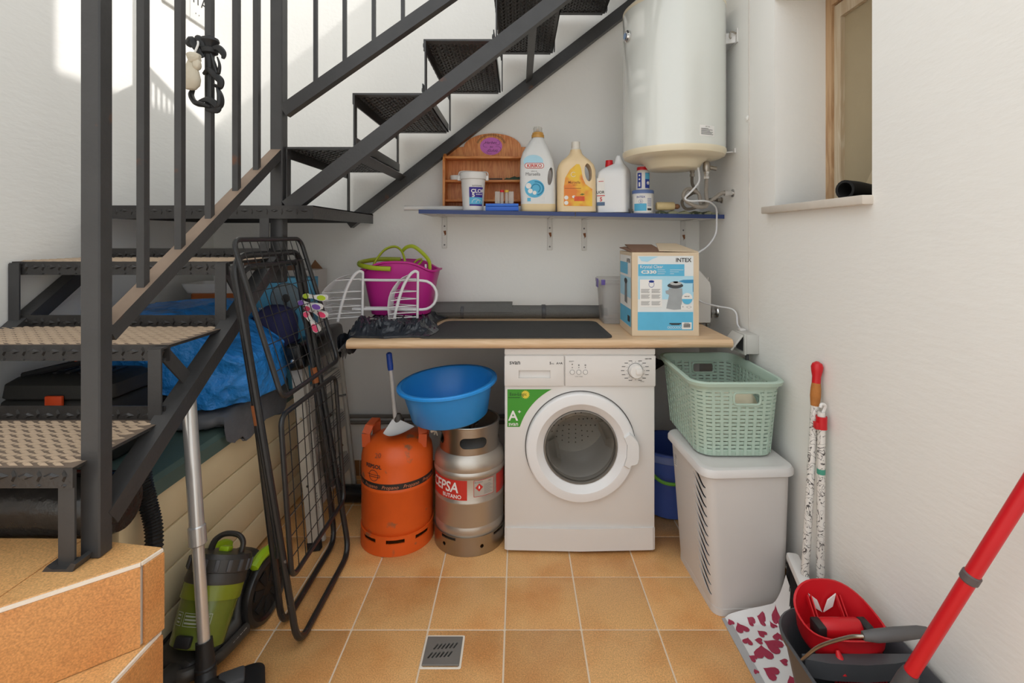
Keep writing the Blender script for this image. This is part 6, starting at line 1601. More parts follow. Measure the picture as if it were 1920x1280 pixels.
for u0, v0, s_ in hs_:
    a = R(rh_.uniform(150, 260)); pts = []
    for hx_, hy_ in heart():
        du = (hx_ * math.cos(a) - hy_ * math.sin(a)) * s_ * 1.05; dv = (hx_ * math.sin(a) + hy_ * math.cos(a)) * s_ * 0.85
        uu = min(1.0, max(0.0, u0 + du)); vv = min(0.99, max(0.01, v0 + dv)); pts.append(dpt(uu, vv) + Vector((-0.0016, 0, 0.0016)))
    c = dpt(u0, v0) + Vector((-0.0016, 0, 0.0016)); q = MB()
    q.add(pts + [c], [(i, (i + 1) % len(pts), len(pts)) for i in range(len(pts))])
    part('heart_print', q, HP, DP, 0, recalc=False)
d0, d1 = Vector((0.916, 1.500, 0.10)), Vector((0.928, 1.512, 0.722))
part('stick', MB().tube([d0, d0.lerp(d1, 0.5), d1], 0.0112, 14), SCR, DP)
part('stick_socket', MB().tube([Vector((0.896, 1.49, 0.085)), Vector((0.910, 1.496, 0.11)), d0 + Vector((0, 0, 0.06))], 0.0155, 12), WHITE_P, DP)
part('hanging_loop', MB().tube(smooth_path([d1 + Vector((0.004, 0, -0.002)), d1 + Vector((0.010, -0.002, 0.02)), d1 + Vector((-0.002, -0.004, 0.026)), d1 + Vector((-0.006, -0.004, 0.016))], 4), 0.0045, 7), WHITE_P, DP)
part('teal_band', MB().tube([d0.lerp(d1, 0.70), d0.lerp(d1, 0.725)], 0.0118, 14), mat('teal_tape', (70, 150, 128), 0.5), DP)

# grey mop bucket with red wringer
MK = thing('wringer_bucket', 'dark grey mop bucket with red wringer in the near corner', 'bucket', (0.797, 1.12, 0), 'buckets')
DG = mat('dark_grey_plastic', (72, 73, 76), 0.42, var=0.06)
def kring(z, i, n=8):
    t = z / 0.27
    x0, x1, y0, y1 = 0.705 - 0.045 * t + i, 0.890 + 0.042 * t - i, 0.985 - 0.055 * t + i, 1.255 + 0.055 * t - i
    return [Vector((a, b, z)) for a, b in rrect(x0, x1, y0, y1, 0.085 + 0.015 * t - i, n)]
part('bucket_body', MB().rings([kring(0.002, 0.004), kring(0.006, 0.0), kring(0.15, 0), kring(0.258, 0), kring(0.260, -0.008), kring(0.272, -0.008), kring(0.275, -0.002), kring(0.262, 0.006), kring(0.15, 0.004), kring(0.010, 0.005)]), DG, MK, 40)
q = MB().rings([[Vector((a, b, z)) for a, b in ((0.668, 1.150), (0.720, 1.138), (0.800, 1.133), (0.870, 1.138), (0.928, 1.150), (0.928, 1.165), (0.668, 1.165))] for z in (0.236, 0.276)])
part('cross_bar', q, DG, MK, 30)
RW = MB(); wc = (0.803, 1.236)
def wring(rx, ry, z, tilt=0.0, n=40): 
    out = []
    for i in range(n):
        a = 2 * math.pi * i / n; c, s_ = math.cos(a), math.sin(a); e = 0.8
        out.append(Vector((wc[0] + rx * math.copysign(abs(c) ** e, c), wc[1] + ry * math.copysign(abs(s_) ** e, s_), z + tilt * s_ + (0.012 * (-math.cos(2 * a)) if tilt else 0))))
    return out
RW.rings([wring(0.086, 0.066, 0.246), wring(0.094, 0.072, 0.276, 0.008), wring(0.098, 0.077, 0.316, 0.020), wring(0.1005, 0.0795, 0.318, 0.020), wring(0.0955, 0.0745, 0.318, 0.020), wring(0.090, 0.068, 0.276, 0.008), wring(0.080, 0.060, 0.250)])
part('wringer_basket', RW, RED_P, MK, 50)
# perforated red cone below, seen through the bucket mouth
cn = MB()
for i in range(18):
    x = 0.752 + 0.0075 * i
    cn.bar((x, 1.172, 0.250), (x + (0.815 - x) * 0.25, 1.185, 0.090), 0.0042, 0.006, (1, 0, 0))
for z in (0.235, 0.18, 0.13, 0.09): cn.bar((0.750 + (0.25 - z) * 0.08, 1.176 + (0.25 - z) * 0.08, z), (0.882 - (0.25 - z) * 0.08, 1.176 + (0.25 - z) * 0.08, z), 0.006, 0.005, (0, 0, 1))
part('wringer_grille', cn, mat('deep_red_plastic', (150, 16, 24), 0.35), MK, 0, kind='stuff')
part('roller', MB().lathe([(0.022, -0.058), (0.026, -0.05), (0.026, 0.05), (0.022, 0.058)], 20).xf(Matrix.Translation((0.803, 1.232, 0.284)) @ Matrix.Scale(0.85, 4) @ Matrix.Rotation(R(90), 4, 'Y')), RED_P, MK)
for x in (0.744, 0.860): part('axle_block', MB().rbox(x - 0.011, x + 0.011, 1.205, 1.245, 0.262, 0.304, 0.004), BLACK_P, MK)
for x in (0.758, 0.766, 0.834, 0.842): part('inner_rib', MB().bar((x, 1.298, 0.318), (x, 1.255, 0.270), 0.003, 0.012, (1, 0, 0)), RED_P, MK, 0)
lf = MB()
for s_ in (-1, 1):
    pts = [(0.798 + s_ * 0.002, 1.2965, 0.276), (0.798 + s_ * 0.026, 1.2975, 0.290), (0.798 + s_ * 0.036, 1.2995, 0.322), (0.798 + s_ * 0.014, 1.2985, 0.306)]
    lf.add(pts + [(a, b - 0.003, c) for a, b, c in pts], [(0, 1, 2, 3), (7, 6, 5, 4), (0, 1, 5, 4), (1, 2, 6, 5), (2, 3, 7, 6), (3, 0, 4, 7)])
part('leaf_opening', lf, PAPER, MK, 0)
part('spout', MB().tube([(0.752, 1.164, 0.285), (0.752, 1.152, 0.268), (0.752, 1.146, 0.246)], [0.004, 0.011, 0.012], 10), RED_P, MK)
hp_ = smooth_path([(0.660, 1.149, 0.275), (0.680, 1.115, 0.335), (0.715, 1.07, 0.392), (0.737, 1.052, 0.409), (0.80, 1.046, 0.418), (0.868, 1.050, 0.421), (0.900, 1.07, 0.40), (0.926, 1.115, 0.335), (0.936, 1.149, 0.275)], 6)
part('handle_rod', MB().tube(hp_, 0.0036, 8), STEEL, MK)
part('handle_grip', MB().tube([(0.735, 1.053, 0.4085), (0.76, 1.049, 0.412), (0.80, 1.046, 0.418), (0.85, 1.048, 0.421), (0.870, 1.051, 0.4205)], [0.009, 0.0125, 0.013, 0.0115, 0.008], 12), mat('grip_grey', (86, 84, 84), 0.55), MK)
# mop leaning out of the bucket
MO = thing('mop', 'mop with bright red handle standing in the wringer bucket', 'mop', (0.70, 1.06, 0.02))
m0, m1 = Vector((0.7735, 0.982, 0.383)), Vector((0.882, 0.858, 0.822))
md_ = (m1 - m0)
def Mp(t): return m0 + md_ * t
part('handle', MB().tube([Mp(0.0), Mp(0.55), Mp(1.56)], 0.0125, 16), RED_P, MO)
part('joint_ring', MB().tube([Mp(0.545), Mp(0.55), Mp(0.58), Mp(0.585)], [0.0132, 0.0150, 0.0150, 0.0132], 16), mat('ring_grey', (92, 80, 80), 0.5), MO)
part('socket', MB().tube([Mp(-0.70), Mp(-0.4), Mp(0.0), Mp(0.035)], [0.020, 0.017, 0.0165, 0.0145], 16), GREY_P, MO)
mh = MB(); rm_ = random.Random(2); cb_ = Mp(-0.69)
for k in range(40):
    a = rm_.uniform(0, 6.28); r_ = rm_.uniform(0.004, 0.02)
    e = Vector((cb_.x + 0.028 * math.cos(a) * rm_.uniform(0.3, 1), cb_.y + 0.028 * math.sin(a) * rm_.uniform(0.3, 1), 0.0165))
    s0 = cb_ + Vector((r_ * math.cos(a), r_ * math.sin(a), 0)); mh.tube([s0, s0.lerp(e, 0.5) + Vector((0.006 * math.cos(a), 0.006 * math.sin(a), 0)), e], 0.0035, 5)
part('mop_strands', mh, mat('strand_grey', (176, 170, 160), 0.9), MO, 0, kind='stuff')

# ------------------------------------------------------------------ garden chest under the stairs
CH = thing('storage_chest', 'beige panelled garden storage chest with dark green lid under stairs', 'chest', (-1.30, 1.87, 0))
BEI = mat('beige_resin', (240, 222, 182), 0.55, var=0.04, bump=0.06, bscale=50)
GRL = mat('green_resin', (90, 112, 106), 0.5, var=0.06, bump=0.06, bscale=60)
CX0, CX1, CY0, CY1, CHH = -1.560, -1.045, 1.292, 2.420, 0.515
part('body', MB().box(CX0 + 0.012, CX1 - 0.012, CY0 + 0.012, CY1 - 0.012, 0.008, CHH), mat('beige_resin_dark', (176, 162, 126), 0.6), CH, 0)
bh = (CHH - 0.012) / 4
for k in range(4):
    z0, z1 = 0.012 + bh * k + 0.002, 0.012 + bh * (k + 1) - 0.003
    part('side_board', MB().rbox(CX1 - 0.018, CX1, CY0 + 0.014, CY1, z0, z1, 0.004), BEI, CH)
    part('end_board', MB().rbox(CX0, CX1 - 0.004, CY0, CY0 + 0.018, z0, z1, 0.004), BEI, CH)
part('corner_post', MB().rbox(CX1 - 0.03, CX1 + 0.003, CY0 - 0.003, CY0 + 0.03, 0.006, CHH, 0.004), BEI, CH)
lid = MB().rings([[Vector((a, b, z)) for a, b in rrect(CX0 - 0.008 + i, CX1 + 0.014 - i, CY0 - 0.016 + i, CY1 + 0.008 - i, 0.02, 4)] for z, i in ((CHH + 0.001, 0.004), (CHH + 0.004, 0.0), (CHH + 0.045, 0.002), (CHH + 0.058, 0.014), (CHH + 0.062, 0.04))])
LID = part('lid', lid, GRL, CH, 30)
part('lid_hinge_mark', MB().lathe([(0.008, 0), (0.007, 0.003), (0, 0.003)], 3).xf(Matrix.Translation((CX1 + 0.0005, 2.02, 0.488)) @ Matrix.Rotation(R(90), 4, 'Y')), DARK_R, CH)
LT = CHH + 0.063

# black plastic-wrapped roll wedged between the steps and the chest
wr_ = MB().tube([(-1.58, 1.203, 0.611), (-1.40, 1.203, 0.609), (-1.15, 1.203, 0.612), (-1.0, 1.203, 0.608), (-0.96, 1.203, 0.609)], [0.070, 0.0755, 0.074, 0.0755, 0.06], 22)
solo('wrapped_roll', 'black roll wrapped in shiny plastic wedged under the lowest stair tread', 'roll', wr_, mat('shiny_wrap', (44, 42, 40), 0.22, var=0.3, scale=14, bump=0.5, bscale=22))

# tool case on the chest
TC = thing('tool_case', 'black plastic tool case with orange latches under the stair treads', 'tool case', (-1.38, 1.56, LT))
tx0, tx1, ty0, ty1 = -1.560, -1.22, 1.475, 1.675
part('case_base', MB().rbox(tx0, tx1, ty0, ty1, LT, LT + 0.190, 0.018, 3), mat('tool_black', (42, 41, 38), 0.6, var=0.15, bump=0.1), TC)
lidm = MB().rings([[Vector((a, b, LT + z)) for a, b in rrect(tx0 + i, tx1 - i, ty0 + i, ty1 - i, 0.03, 4)] for z, i in ((0.192, 0.004), (0.197, 0.0), (0.235, 0.004), (0.250, 0.022), (0.254, 0.05))])
TL = part('case_lid', lidm, mat('tool_black_lid', (46, 45, 42), 0.6, var=0.15, bump=0.1), TC)
for k in range(6): part('lid_rib', MB().rbox(tx0 + 0.07 + 0.04 * k, tx0 + 0.085 + 0.04 * k, ty0 + 0.06, ty1 - 0.06, LT + 0.252, LT + 0.260, 0.003), BLACK_P, TL)
ORL = mat('orange_latch', (220, 78, 34), 0.45)
for x in (-1.380, -1.272): part('latch', MB().rbox(x - 0.026, x + 0.026, ty0 - 0.012, ty0 - 0.001, LT + 0.168, LT + 0.208, 0.004), ORL, TC)
part('handle', MB().tube([(tx0 + 0.03, ty0 + 0.05, LT + 0.252), (tx0 + 0.10, ty0 + 0.07, LT + 0.268), (tx0 + 0.20, ty0 + 0.10, LT + 0.288), (tx0 + 0.27, ty0 + 0.12, LT + 0.296)], 0.010, 8), BLACK_P, TC)
part('handle_pad', MB().tube([(tx0 + 0.16, ty0 + 0.09, LT + 0.281), (tx0 + 0.26, ty0 + 0.115, LT + 0.297)], 0.011, 8), ORL, TC)

# blue tarpaulin bundle
TARP = mat('blue_tarp', (48, 142, 228), 0.26, var=0.16, scale=9, bump=1.0, bscale=14, bdist=0.035)
tp = blob((-1.240, 1.945, 0.80), (0.30, 0.25, 0.205), 2, 0.13, 4.2, 128, 80, 0.66, LT + 0.066, 0.75, 0.45)
for v in tp.v:
    lift = max(0.0, -1.12 - v.x) * 0.55
    if v.z < 0.66 + lift: v.z = 0.66 + lift + (v.z - 0.66 - lift) * 0.15
    if v.z < LT + 0.066: v.z = LT + 0.066
    if v.x > -0.965: v.x = -0.965 + (v.x + 0.965) * 0.25
    if v.x < -1.545: v.x = -1.545
    zm = 0.985 - max(0.0, v.x + 1.22) * 0.75
    if v.z > zm: v.z = zm + (v.z - zm) * 0.25
    if v.y < 1.700: v.y = 1.700 - (1.700 - v.y) * 0.1
    if v.y > 2.19: v.y = 2.19 + (v.y - 2.19) * 0.1
    if v.x > -1.14 and v.y > 2.02: v.y = 2.02 + (v.y - 2.02) * 0.1
solo('blue_tarpaulin', 'crumpled bright blue plastic tarpaulin bundle on the chest behind stairs', 'tarpaulin', tp, TARP, smooth=70)
sk = blob((-1.165, 1.965, LT + 0.034), (0.20, 0.25, 0.034), 9, 0.20, 6, 60, 24, 0.6, LT + 0.001, 0.6, 0.4)
for v in sk.v:
    d = v.x - (CX1 + 0.018)
    if d > 0: v.z -= d * 1.2; v.x = CX1 + 0.020 + d * 0.25; v.z = max(v.z, 0.520 + 0.014 * math.sin(23 * v.y))
    if v.z > LT + 0.065: v.z = LT + 0.065
    if v.y < 1.70: v.y = 1.70 - (1.70 - v.y) * 0.1
    if v.y > 2.19: v.y = 2.19 + (v.y - 2.19) * 0.1
solo('grey_sack', 'dark grey plastic sack under the blue tarpaulin hanging over chest lid', 'sack', sk, mat('grey_sack', (104, 106, 112), 0.4, var=0.2, bump=0.35, bscale=30), smooth=70)
nv_b = blob((-1.040, 2.112, 0.835), (0.088, 0.075, 0.125), 14, 0.10, 8, 44, 30, 0.75, None, 0.4, 0.2)
solo('navy_cloth', 'bundle of navy blue fabric between tarpaulin and fan carton', 'cloth', nv_b, mat('navy_fabric', (46, 46, 84), 0.85, var=0.15, bump=0.15), smooth=70)

# cartons at the back
FB = thing('fan_carton', 'blue printed fan carton standing on the chest behind the airer', 'carton', (-1.06, 2.25, LT))
part('carton', MB().rbox(-1.185, -0.932, 2.205, 2.300, LT + 0.001, 1.075, 0.002), mat('fan_box_blue', (86, 158, 194), 0.55, var=0.18, scale=5), FB)
f = plane_map((-1.10, 2.205, 0.834)); f2 = plane_map((-1.10, 2.205, 0.834), off=0.0013); f3 = plane_map((-1.10, 2.205, 0.834), off=0.0018)
q = MB(); disc(q, f, 0.062, 0.150, 0.068, 36); D_ = printed('fan_picture', q, mat('fan_grey_print', (112, 128, 138), 0.5, var=0.15, scale=40), FB, None)
q = MB(); ringd(q, f2, 0.062, 0.150, 0.068, 0.003, 36); disc(q, f2, 0.062, 0.150, 0.019, 20); quad(q, f2, 0.057, 0.067, -0.02, 0.135); printed('fan_outline', q, INK, D_)
q = MB(); text(q, 'Electric Fan', 0.026, f2, 0.0, 0.056, 0.02); text(q, '(40cm)', 0.028, f2, -0.035, 0.088, 0.02); printed('white_lettering', q, PAPER, FB)
q = MB(); ringd(q, f2, 0.142, -0.04, 0.020, 0.002, 16, a0=0.5, a1=5.2); ringd(q, f2, 0.150, -0.035, 0.010, 0.002, 12); printed('recycling_mark', q, mat('navy_ink', (30, 60, 110), 0.5), FB)
OB = thing('white_carton', 'white cardboard carton with open brown flaps in the back left corner', 'carton', (-1.15, 2.48, LT))
ox0, ox1, oy0, oy1, oz1 = -1.36, -1.005, 2.440, 2.592, 1.092
q = MB(); zb3 = LT + 0.001 if False else 0.0
part('carton', MB().box(ox0, ox1, oy0, oy1, 0.001, oz1), mat('carton_white', (212, 206, 200), 0.65, var=0.03), OB, 0)
q = MB(); q.add([(ox0, oy0, oz1), (ox1 - 0.10, oy0, oz1), (ox1 - 0.11, oy0 + 0.01, oz1 + 0.045), (ox0, oy0 + 0.01, oz1 + 0.045)], [(0, 1, 2, 3)]); q2_ = MB().merge(q); q2_.v = [p + Vector((0, 0.003, 0)) for p in q.v]; q = MB().merge(q).merge(q2_)
part('flap', q, CARDB, OB, 0)
q = MB().prism([(ox1 - 0.085, oz1), (ox1 - 0.015, oz1), (ox1 - 0.055, oz1 + 0.046)], oy1 - 0.02, oy1 - 0.016, 'y'); part('flap', q, mat('brown_card_2', (140, 100, 70), 0.85), OB, 0)
f = plane_map((ox1, oy0, 1.0)); q = MB(); text(q, 'OGO', 0.042, f, -0.055, 0.038, 0.0); printed('lettering', q, mat('card_ink', (122, 116, 112), 0.6), OB)
q = MB()
for x0, x1, y0, y1 in ((-0.105, -0.022, -0.010, -0.0075), (-0.105, -0.022, -0.115, -0.1125), (-0.0245, -0.022, -0.115, -0.0075)): quad(q, f, x0, x1, y0, y1)
for k, w in enumerate((0.035, 0.028, 0.036)): quad(q, f, -0.074, -0.074 + w, -0.034 - 0.022 * k, -0.026 - 0.022 * k)
printed('printed_frame', q, mat('card_ink_2', (110, 104, 100), 0.6), OB)

# wooden stool with white tray, seen through the treads
WS = thing('wooden_stool', 'small orange wooden stool standing on the chest under the landing', 'stool', (-1.36, 2.31, LT))
part('seat', MB().rings([[Vector((a, b, z)) for a, b in rrect(-1.50 + i, -1.195 - i, 2.235 + i, 2.395 - i, 0.04)] for z, i in ((0.965, 0.008), (0.972, 0.0), (0.996, 0.0), (1.0, 0.004))]), mat('stool_orange', (176, 96, 44), 0.4, var=0.1), WS)
for a, b in ((-1.47, 2.26), (-1.325, 2.26), (-1.47, 2.37), (-1.325, 2.37)): part('leg', MB().tube([(a, b, LT + 0.001), (a, b, 0.966)], [0.013, 0.017], 10), WOOD_O, WS)
WTY = thing('white_tray', 'white plastic tray resting on the wooden stool', 'tray', (-1.36, 2.31, 1.0))
part('tray', MB().rings([[Vector((a, b, z)) for a, b in rrect(-1.53 - i, -1.18 + i, 2.238 - i, 2.40 + i, 0.02)] for z, i in ((1.001, -0.012), (1.030, 0.0), (1.044, 0.004), (1.044, -0.004), (1.006, -0.016))]), WHITE_P, WTY)

# ------------------------------------------------------------------ clothes airer, folded, leaning on the stair
AI = thing('clothes_airer', 'folded black metal clothes airer with wire grids leaning on stairs', 'clothes airer', (-0.72, 1.75, 0))
AB_ = mat('airer_black', (40, 39, 39), 0.32, var=0.3, scale=30, spots=((110, 104, 98), 60, 0.70))
RUST = mat('airer_rust', (146, 84, 44), 0.7, var=0.3, scale=40)
def ax_a(z): return -0.668 - 0.199 * z / 1.2
def loopA(y0, y1, z0, z1, fx, r=0.055): return corner_loop([(fx(z0), y0, z0), (fx(z0), y1, z0), (fx(z1), y1, z1), (fx(z1), y0, z1)], r, 6)
part('leg_frame', MB().tube(loopA(1.500, 1.955, 0.012, 1.20, ax_a, 0.07), 0.0105, 10, loop=True), AB_, AI)
def ax_b(z): return -0.752 - 0.128 * z / 1.2
lb = corner_loop([(ax_b(0.012), 1.575, 0.012), (ax_b(0.012), 2.03, 0.012), (ax_b(1.16) , 1.975, 1.16), (ax_b(1.16), 1.545, 1.16)], 0.07, 6)
part('leg_frame', MB().tube(lb, 0.0105, 10, loop=True), AB_, AI)
def grid(fx, y0, y1, z0, z1, ny, nz, r=0.04):
    fr = part('grid_frame', MB().tube(loopA(y0, y1, z0, z1, fx, r), 0.0080, 10, loop=True), AB_, AI)
    for k in range(1, ny):
        y = y0 + (y1 - y0) * k / ny; part('grid_wire', MB().tube([(fx(z0), y, z0), (fx(z1), y, z1)], 0.0016, 5), AB_, fr)
    for k in range(1, nz):
        z = z0 + (z1 - z0) * k / nz; part('grid_wire', MB().tube([(fx(z) + 0.002, y0, z), (fx(z) + 0.002, y1, z)], 0.0016, 5), AB_, fr)
grid(lambda z: -0.717 - 0.150 * (z - 0.77) / 0.48 + 0.004, 1.490, 1.955, 0.770, 1.250, 10, 6)
grid(lambda z: -0.690 - 0.034 * (z - 0.22) / 0.48 + 0.002, 1.500, 1.950, 0.220, 0.712, 9, 8)
for y in (1.512, 1.942):
    part('inner_tube', MB().tube([(ax_a(0.30) - 0.016, y, 0.30), (ax_a(1.17) - 0.014, y, 1.17)], 0.0098, 10), AB_, AI)
    part('rusty_joint', MB().tube([(ax_a(0.70) - 0.012, y, 0.685), (ax_a(0.76) - 0.012, y, 0.745)], 0.0125, 10), RUST, AI)
    part('joint_cap', MB().tube([(ax_a(0.30) - 0.016, y, 0.28), (ax_a(0.30) - 0.016, y, 0.31)], 0.0115, 10), BLACK_P, AI)
part('hook', MB().tube([(-0.72, 1.95, 0.63), (-0.70, 1.96, 0.628), (-0.685, 1.962, 0.632)], 0.004, 6), AB_, AI)
# clothes pegs on the far upright
def peg(c, ang, col, lab):
    P_ = thing('clothes_peg', lab, 'peg', c, 'clothes pegs on the airer')
    M_ = Matrix.Translation(c) @ Matrix.Rotation(R(ang), 4, 'Y')
    cm_ = mat('peg_' + col[0], col[1], 0.4)
    for s_ in (-1, 1):
        q = MB().rings([[M_ @ Vector((x, s_ * (0.004 + 0.006 * max(0, x / 0.05)) + e, z)) for e, z in ((-0.002, -w), (0.002, -w), (0.002, w), (-0.002, w))] for x, w in ((-0.042, 0.005), (-0.030, 0.009), (0.0, 0.006), (0.022, 0.0115), (0.042, 0.012), (0.052, 0.006))])
        J = part('jaw', q, WHITE_P, P_, 30)
        for x0, x1 in ((0.016, 0.050), (-0.040, -0.018)):
            q = MB().rings([[M_ @ Vector((x, s_ * (0.0065 + 0.006 * max(0, x / 0.05)) + e, z)) for e, z in ((-0.0012, -w), (0.0012, -w), (0.0012, w), (-0.0012, w))] for x, w in ((x0, 0.004), (x0 * 0.7 + x1 * 0.3, 0.0095), (x0 * 0.3 + x1 * 0.7, 0.0095), (x1, 0.004))])
            part('grip_pad', q, cm_, J, 30)
    part('spring', MB().lathe([(0.004, -0.006), (0.004, 0.006)], 10).xf(M_ @ Matrix.Rotation(R(90), 4, 'X')), STEEL, P_)
peg((-0.797, 1.925, 1.025), 6, ('lime', (178, 200, 50)), 'yellow-green clothes peg, topmost on the airer upright')
peg((-0.806, 1.900, 0.998), 14, ('violet', (120, 80, 168)), 'purple clothes peg below the yellow-green one')
peg((-0.796, 1.930, 0.968), 22, ('pink', (232, 70, 112)), 'pink clothes peg lying nearly level below the purple one')
peg((-0.800, 1.905, 0.935), 55, ('rose', (236, 80, 120)), 'pink clothes peg hanging steeply, lowest of the four')

# ------------------------------------------------------------------ aluminium step ladder behind the airer
LD = thing('step_ladder', 'folded aluminium step ladder with black top behind the airer', 'ladder', (-0.81, 2.2, 0))
def lad(y, t, dx=0.0): return Vector((-0.818 - 0.104 * t + dx, y + 0.05 * t, 0.005 + 0.83 * t))
for y in (1.985, 2.380):
    part('front_rail', MB().bar(lad(y, 0.0), lad(y, 0.98), 0.020, 0.044, (0, 1, 0)), ALU, LD, 0)
    part('rubber_foot', MB().bar(lad(y, -0.004), lad(y, 0.035), 0.025, 0.050, (0, 1, 0)), DARK_R, LD, 0)
    part('back_rail', MB().bar(lad(y + 0.028, 0.02, 0.020), lad(y + 0.024, 0.94, 0.016), 0.018, 0.026, (0, 1, 0)), ALU, LD, 0)
    for t in (0.30, 0.62): part('rivet', MB().lathe([(0.006, 0), (0.005, 0.003), (0, 0.0035)], 10).xf(Matrix.Translation(lad(y - 0.0105, t)) @ Matrix.Rotation(R(90), 4, 'X')), CHROME, LD)
for t in (0.22, 0.46, 0.70):
    a = lad(1.995, t, 0.012); b = lad(2.37, t, 0.012)
    S_ = part('step', MB().bar(a, b, 0.022, 0.075, (0.9, 0, 0.25)), ALU, LD, 0)
    for k in range(6):
        o_ = Vector((0.0115, 0, 0.0)) + Vector((-0.012, 0, 0.062)) * ((k - 2.5) / 6); part('grip_rib', MB().bar(a + o_, b + o_, 0.002, 0.003, (1, 0, 0)), INKG, S_, 0)
part('top_tray', MB().rbox(-0.012, 0.062, -0.275, 0.205, -0.050, 0.060, 0.02, 3).xf(Matrix.Translation(lad(2.19, 0.92, -0.005)) @ Matrix.Rotation(R(-10), 4, 'Y')), mat('glossy_black', (24, 24, 25), 0.22, var=0.1), LD)
part('tray_bolt', MB().lathe([(0.009, 0), (0.007, 0.005), (0, 0.006)], 12).xf(Matrix.Translation((-0.895, 1.960, 0.765)) @ Matrix.Rotation(R(90), 4, 'X')), CHROME, LD)

# ------------------------------------------------------------------ vacuum cleaner
VA = thing('vacuum_cleaner', 'black and green bagless vacuum cleaner on the floor beside the chest', 'vacuum cleaner', (-0.94, 1.56, 0))
VB = mat('vacuum_black', (56, 53, 50), 0.4, var=0.25, scale=16, bump=0.04)
VG = mat('vacuum_green', (98, 112, 40), 0.22, var=0.1, coat=0.3)
VL = mat('vacuum_lime', (156, 190, 30), 0.35, var=0.05)
VM = Matrix.Translation((-0.935, 1.56, 0)) @ Matrix.Rotation(R(-8), 4, 'Z')     # local -y is the nose
def vr_(y, w, z0, z1, r=0.05): return [VM @ Vector((a, y, b)) for a, b in rrect(-w, w, z0, z1, r, 5)]
part('body', MB().rings([vr_(-0.205, 0.035, 0.035, 0.075, 0.015), vr_(-0.19, 0.062, 0.025, 0.088, 0.025), vr_(-0.13, 0.085, 0.018, 0.085, 0.03), vr_(-0.04, 0.090, 0.018, 0.095, 0.03), vr_(0.0, 0.078, 0.018, 0.19, 0.05), vr_(0.06, 0.078, 0.018, 0.222, 0.06), vr_(0.12, 0.072, 0.022, 0.205, 0.06), vr_(0.165, 0.05, 0.04, 0.15, 0.04), vr_(0.175, 0.03, 0.06, 0.12, 0.02)]), VB, VA, 45)
bmp = smooth_path([VM @ Vector(p) for p in ((-0.098, -0.02, 0.05), (-0.094, -0.13, 0.055), (-0.06, -0.205, 0.062), (0.0, -0.222, 0.062), (0.06, -0.205, 0.062), (0.094, -0.13, 0.055), (0.098, -0.02, 0.05))], 6)
part('bumper', MB().tube(bmp, 0.019, 10, flat=0.7), VB, VA)
for s_ in (-1, 1):
    WMx = VM @ Matrix.Translation((s_ * 0.080, 0.075, 0.1055)) @ Matrix.Rotation(R(90 * s_), 4, 'Y')
    Wh = part('wheel', MB().lathe([(0.02, 0.0), (0.098, 0.0), (0.104, 0.006), (0.105, 0.016), (0.100, 0.026), (0.086, 0.030), (0.080, 0.024), (0.074, 0.022), (0.02, 0.024), (0.0, 0.024)], 48).xf(WMx), mat('wheel_black', (34, 33, 33), 0.3, var=0.2), VA, 40)
    for k in range(7):
        part('spoke_recess', MB().prism([(0.020, -0.006), (0.066, -0.018), (0.068, 0.012), (0.022, 0.006)], 0.0235, 0.0258).xf(WMx @ Matrix.Rotation(2 * math.pi * k / 7, 4, 'Z')), DARK_R, Wh, 0)
    part('lime_cover', MB().tube(smooth_path([VM @ Vector((s_ * 0.088, 0.075 + 0.100 * math.cos(R(a)), 0.1055 + 0.112 * math.sin(R(a)))) for a in (48, 68, 88, 106, 122)], 4), [0.006] + [0.017] * 15 + [0.006], 8, flat=1.0), VL, VA)
q = MB().lathe([(0.066, 0.0), (0.070, 0.004), (0.079, 0.150)], 40); CM_ = Matrix.Translation((-0.918, 1.410, 0.098)) @ Matrix.Rotation(R(-27), 4, 'X') @ Matrix.Rotation(R(4), 4, 'Y')
DCN = part('dust_container', q.xf(CM_), VG, VA, 40)
part('lime_band', MB().lathe([(0.0755, 0.112), (0.0805, 0.113), (0.0810, 0.150), (0.078, 0.151)], 40, cap=False).xf(CM_), mat('bright_lime_band', (120, 130, 34), 0.25), DCN)
part('cyclone_cap', MB().lathe([(0.0815, 0.150), (0.083, 0.156), (0.080, 0.178), (0.084, 0.180), (0.085, 0.212), (0.078, 0.224), (0.0, 0.226)], 40).xf(CM_), VB, VA, 30)
for k in range(16): part('cyclone_fin', MB().rbox(0.078, 0.0885, -0.006, 0.006, 0.182, 0.212, 0.002).xf(CM_ @ Matrix.Rotation(2 * math.pi * k / 16, 4, 'Z')), GREY_P, VA)
part('carry_handle', MB().tube(smooth_path([CM_ @ Vector(p) for p in ((-0.045, 0.01, 0.220), (-0.040, 0.01, 0.250), (-0.015, 0.012, 0.268), (0.025, 0.012, 0.268), (0.048, 0.01, 0.250), (0.050, 0.01, 0.220))], 5), 0.011, 10, flat=0.7), VB, VA)
part('lime_button', MB().rbox(-0.012, 0.018, -0.01, 0.02, 0.224, 0.238, 0.004).xf(CM_), VL, VA)
part('latch', MB().rbox(-0.022, 0.022, -0.085, -0.068, 0.006, 0.034, 0.005).xf(CM_), BLACK_P, VA)
def cmap(off, ang): 
    def f(x, y):
        rr_ = 0.070 + 0.009 * y / 0.15 + off; a = ang + x / 0.072
        return CM_ @ Vector((rr_ * math.sin(a), -rr_ * math.cos(a), y))
    return f
q = MB(); fm = cmap(0.0008, R(0))
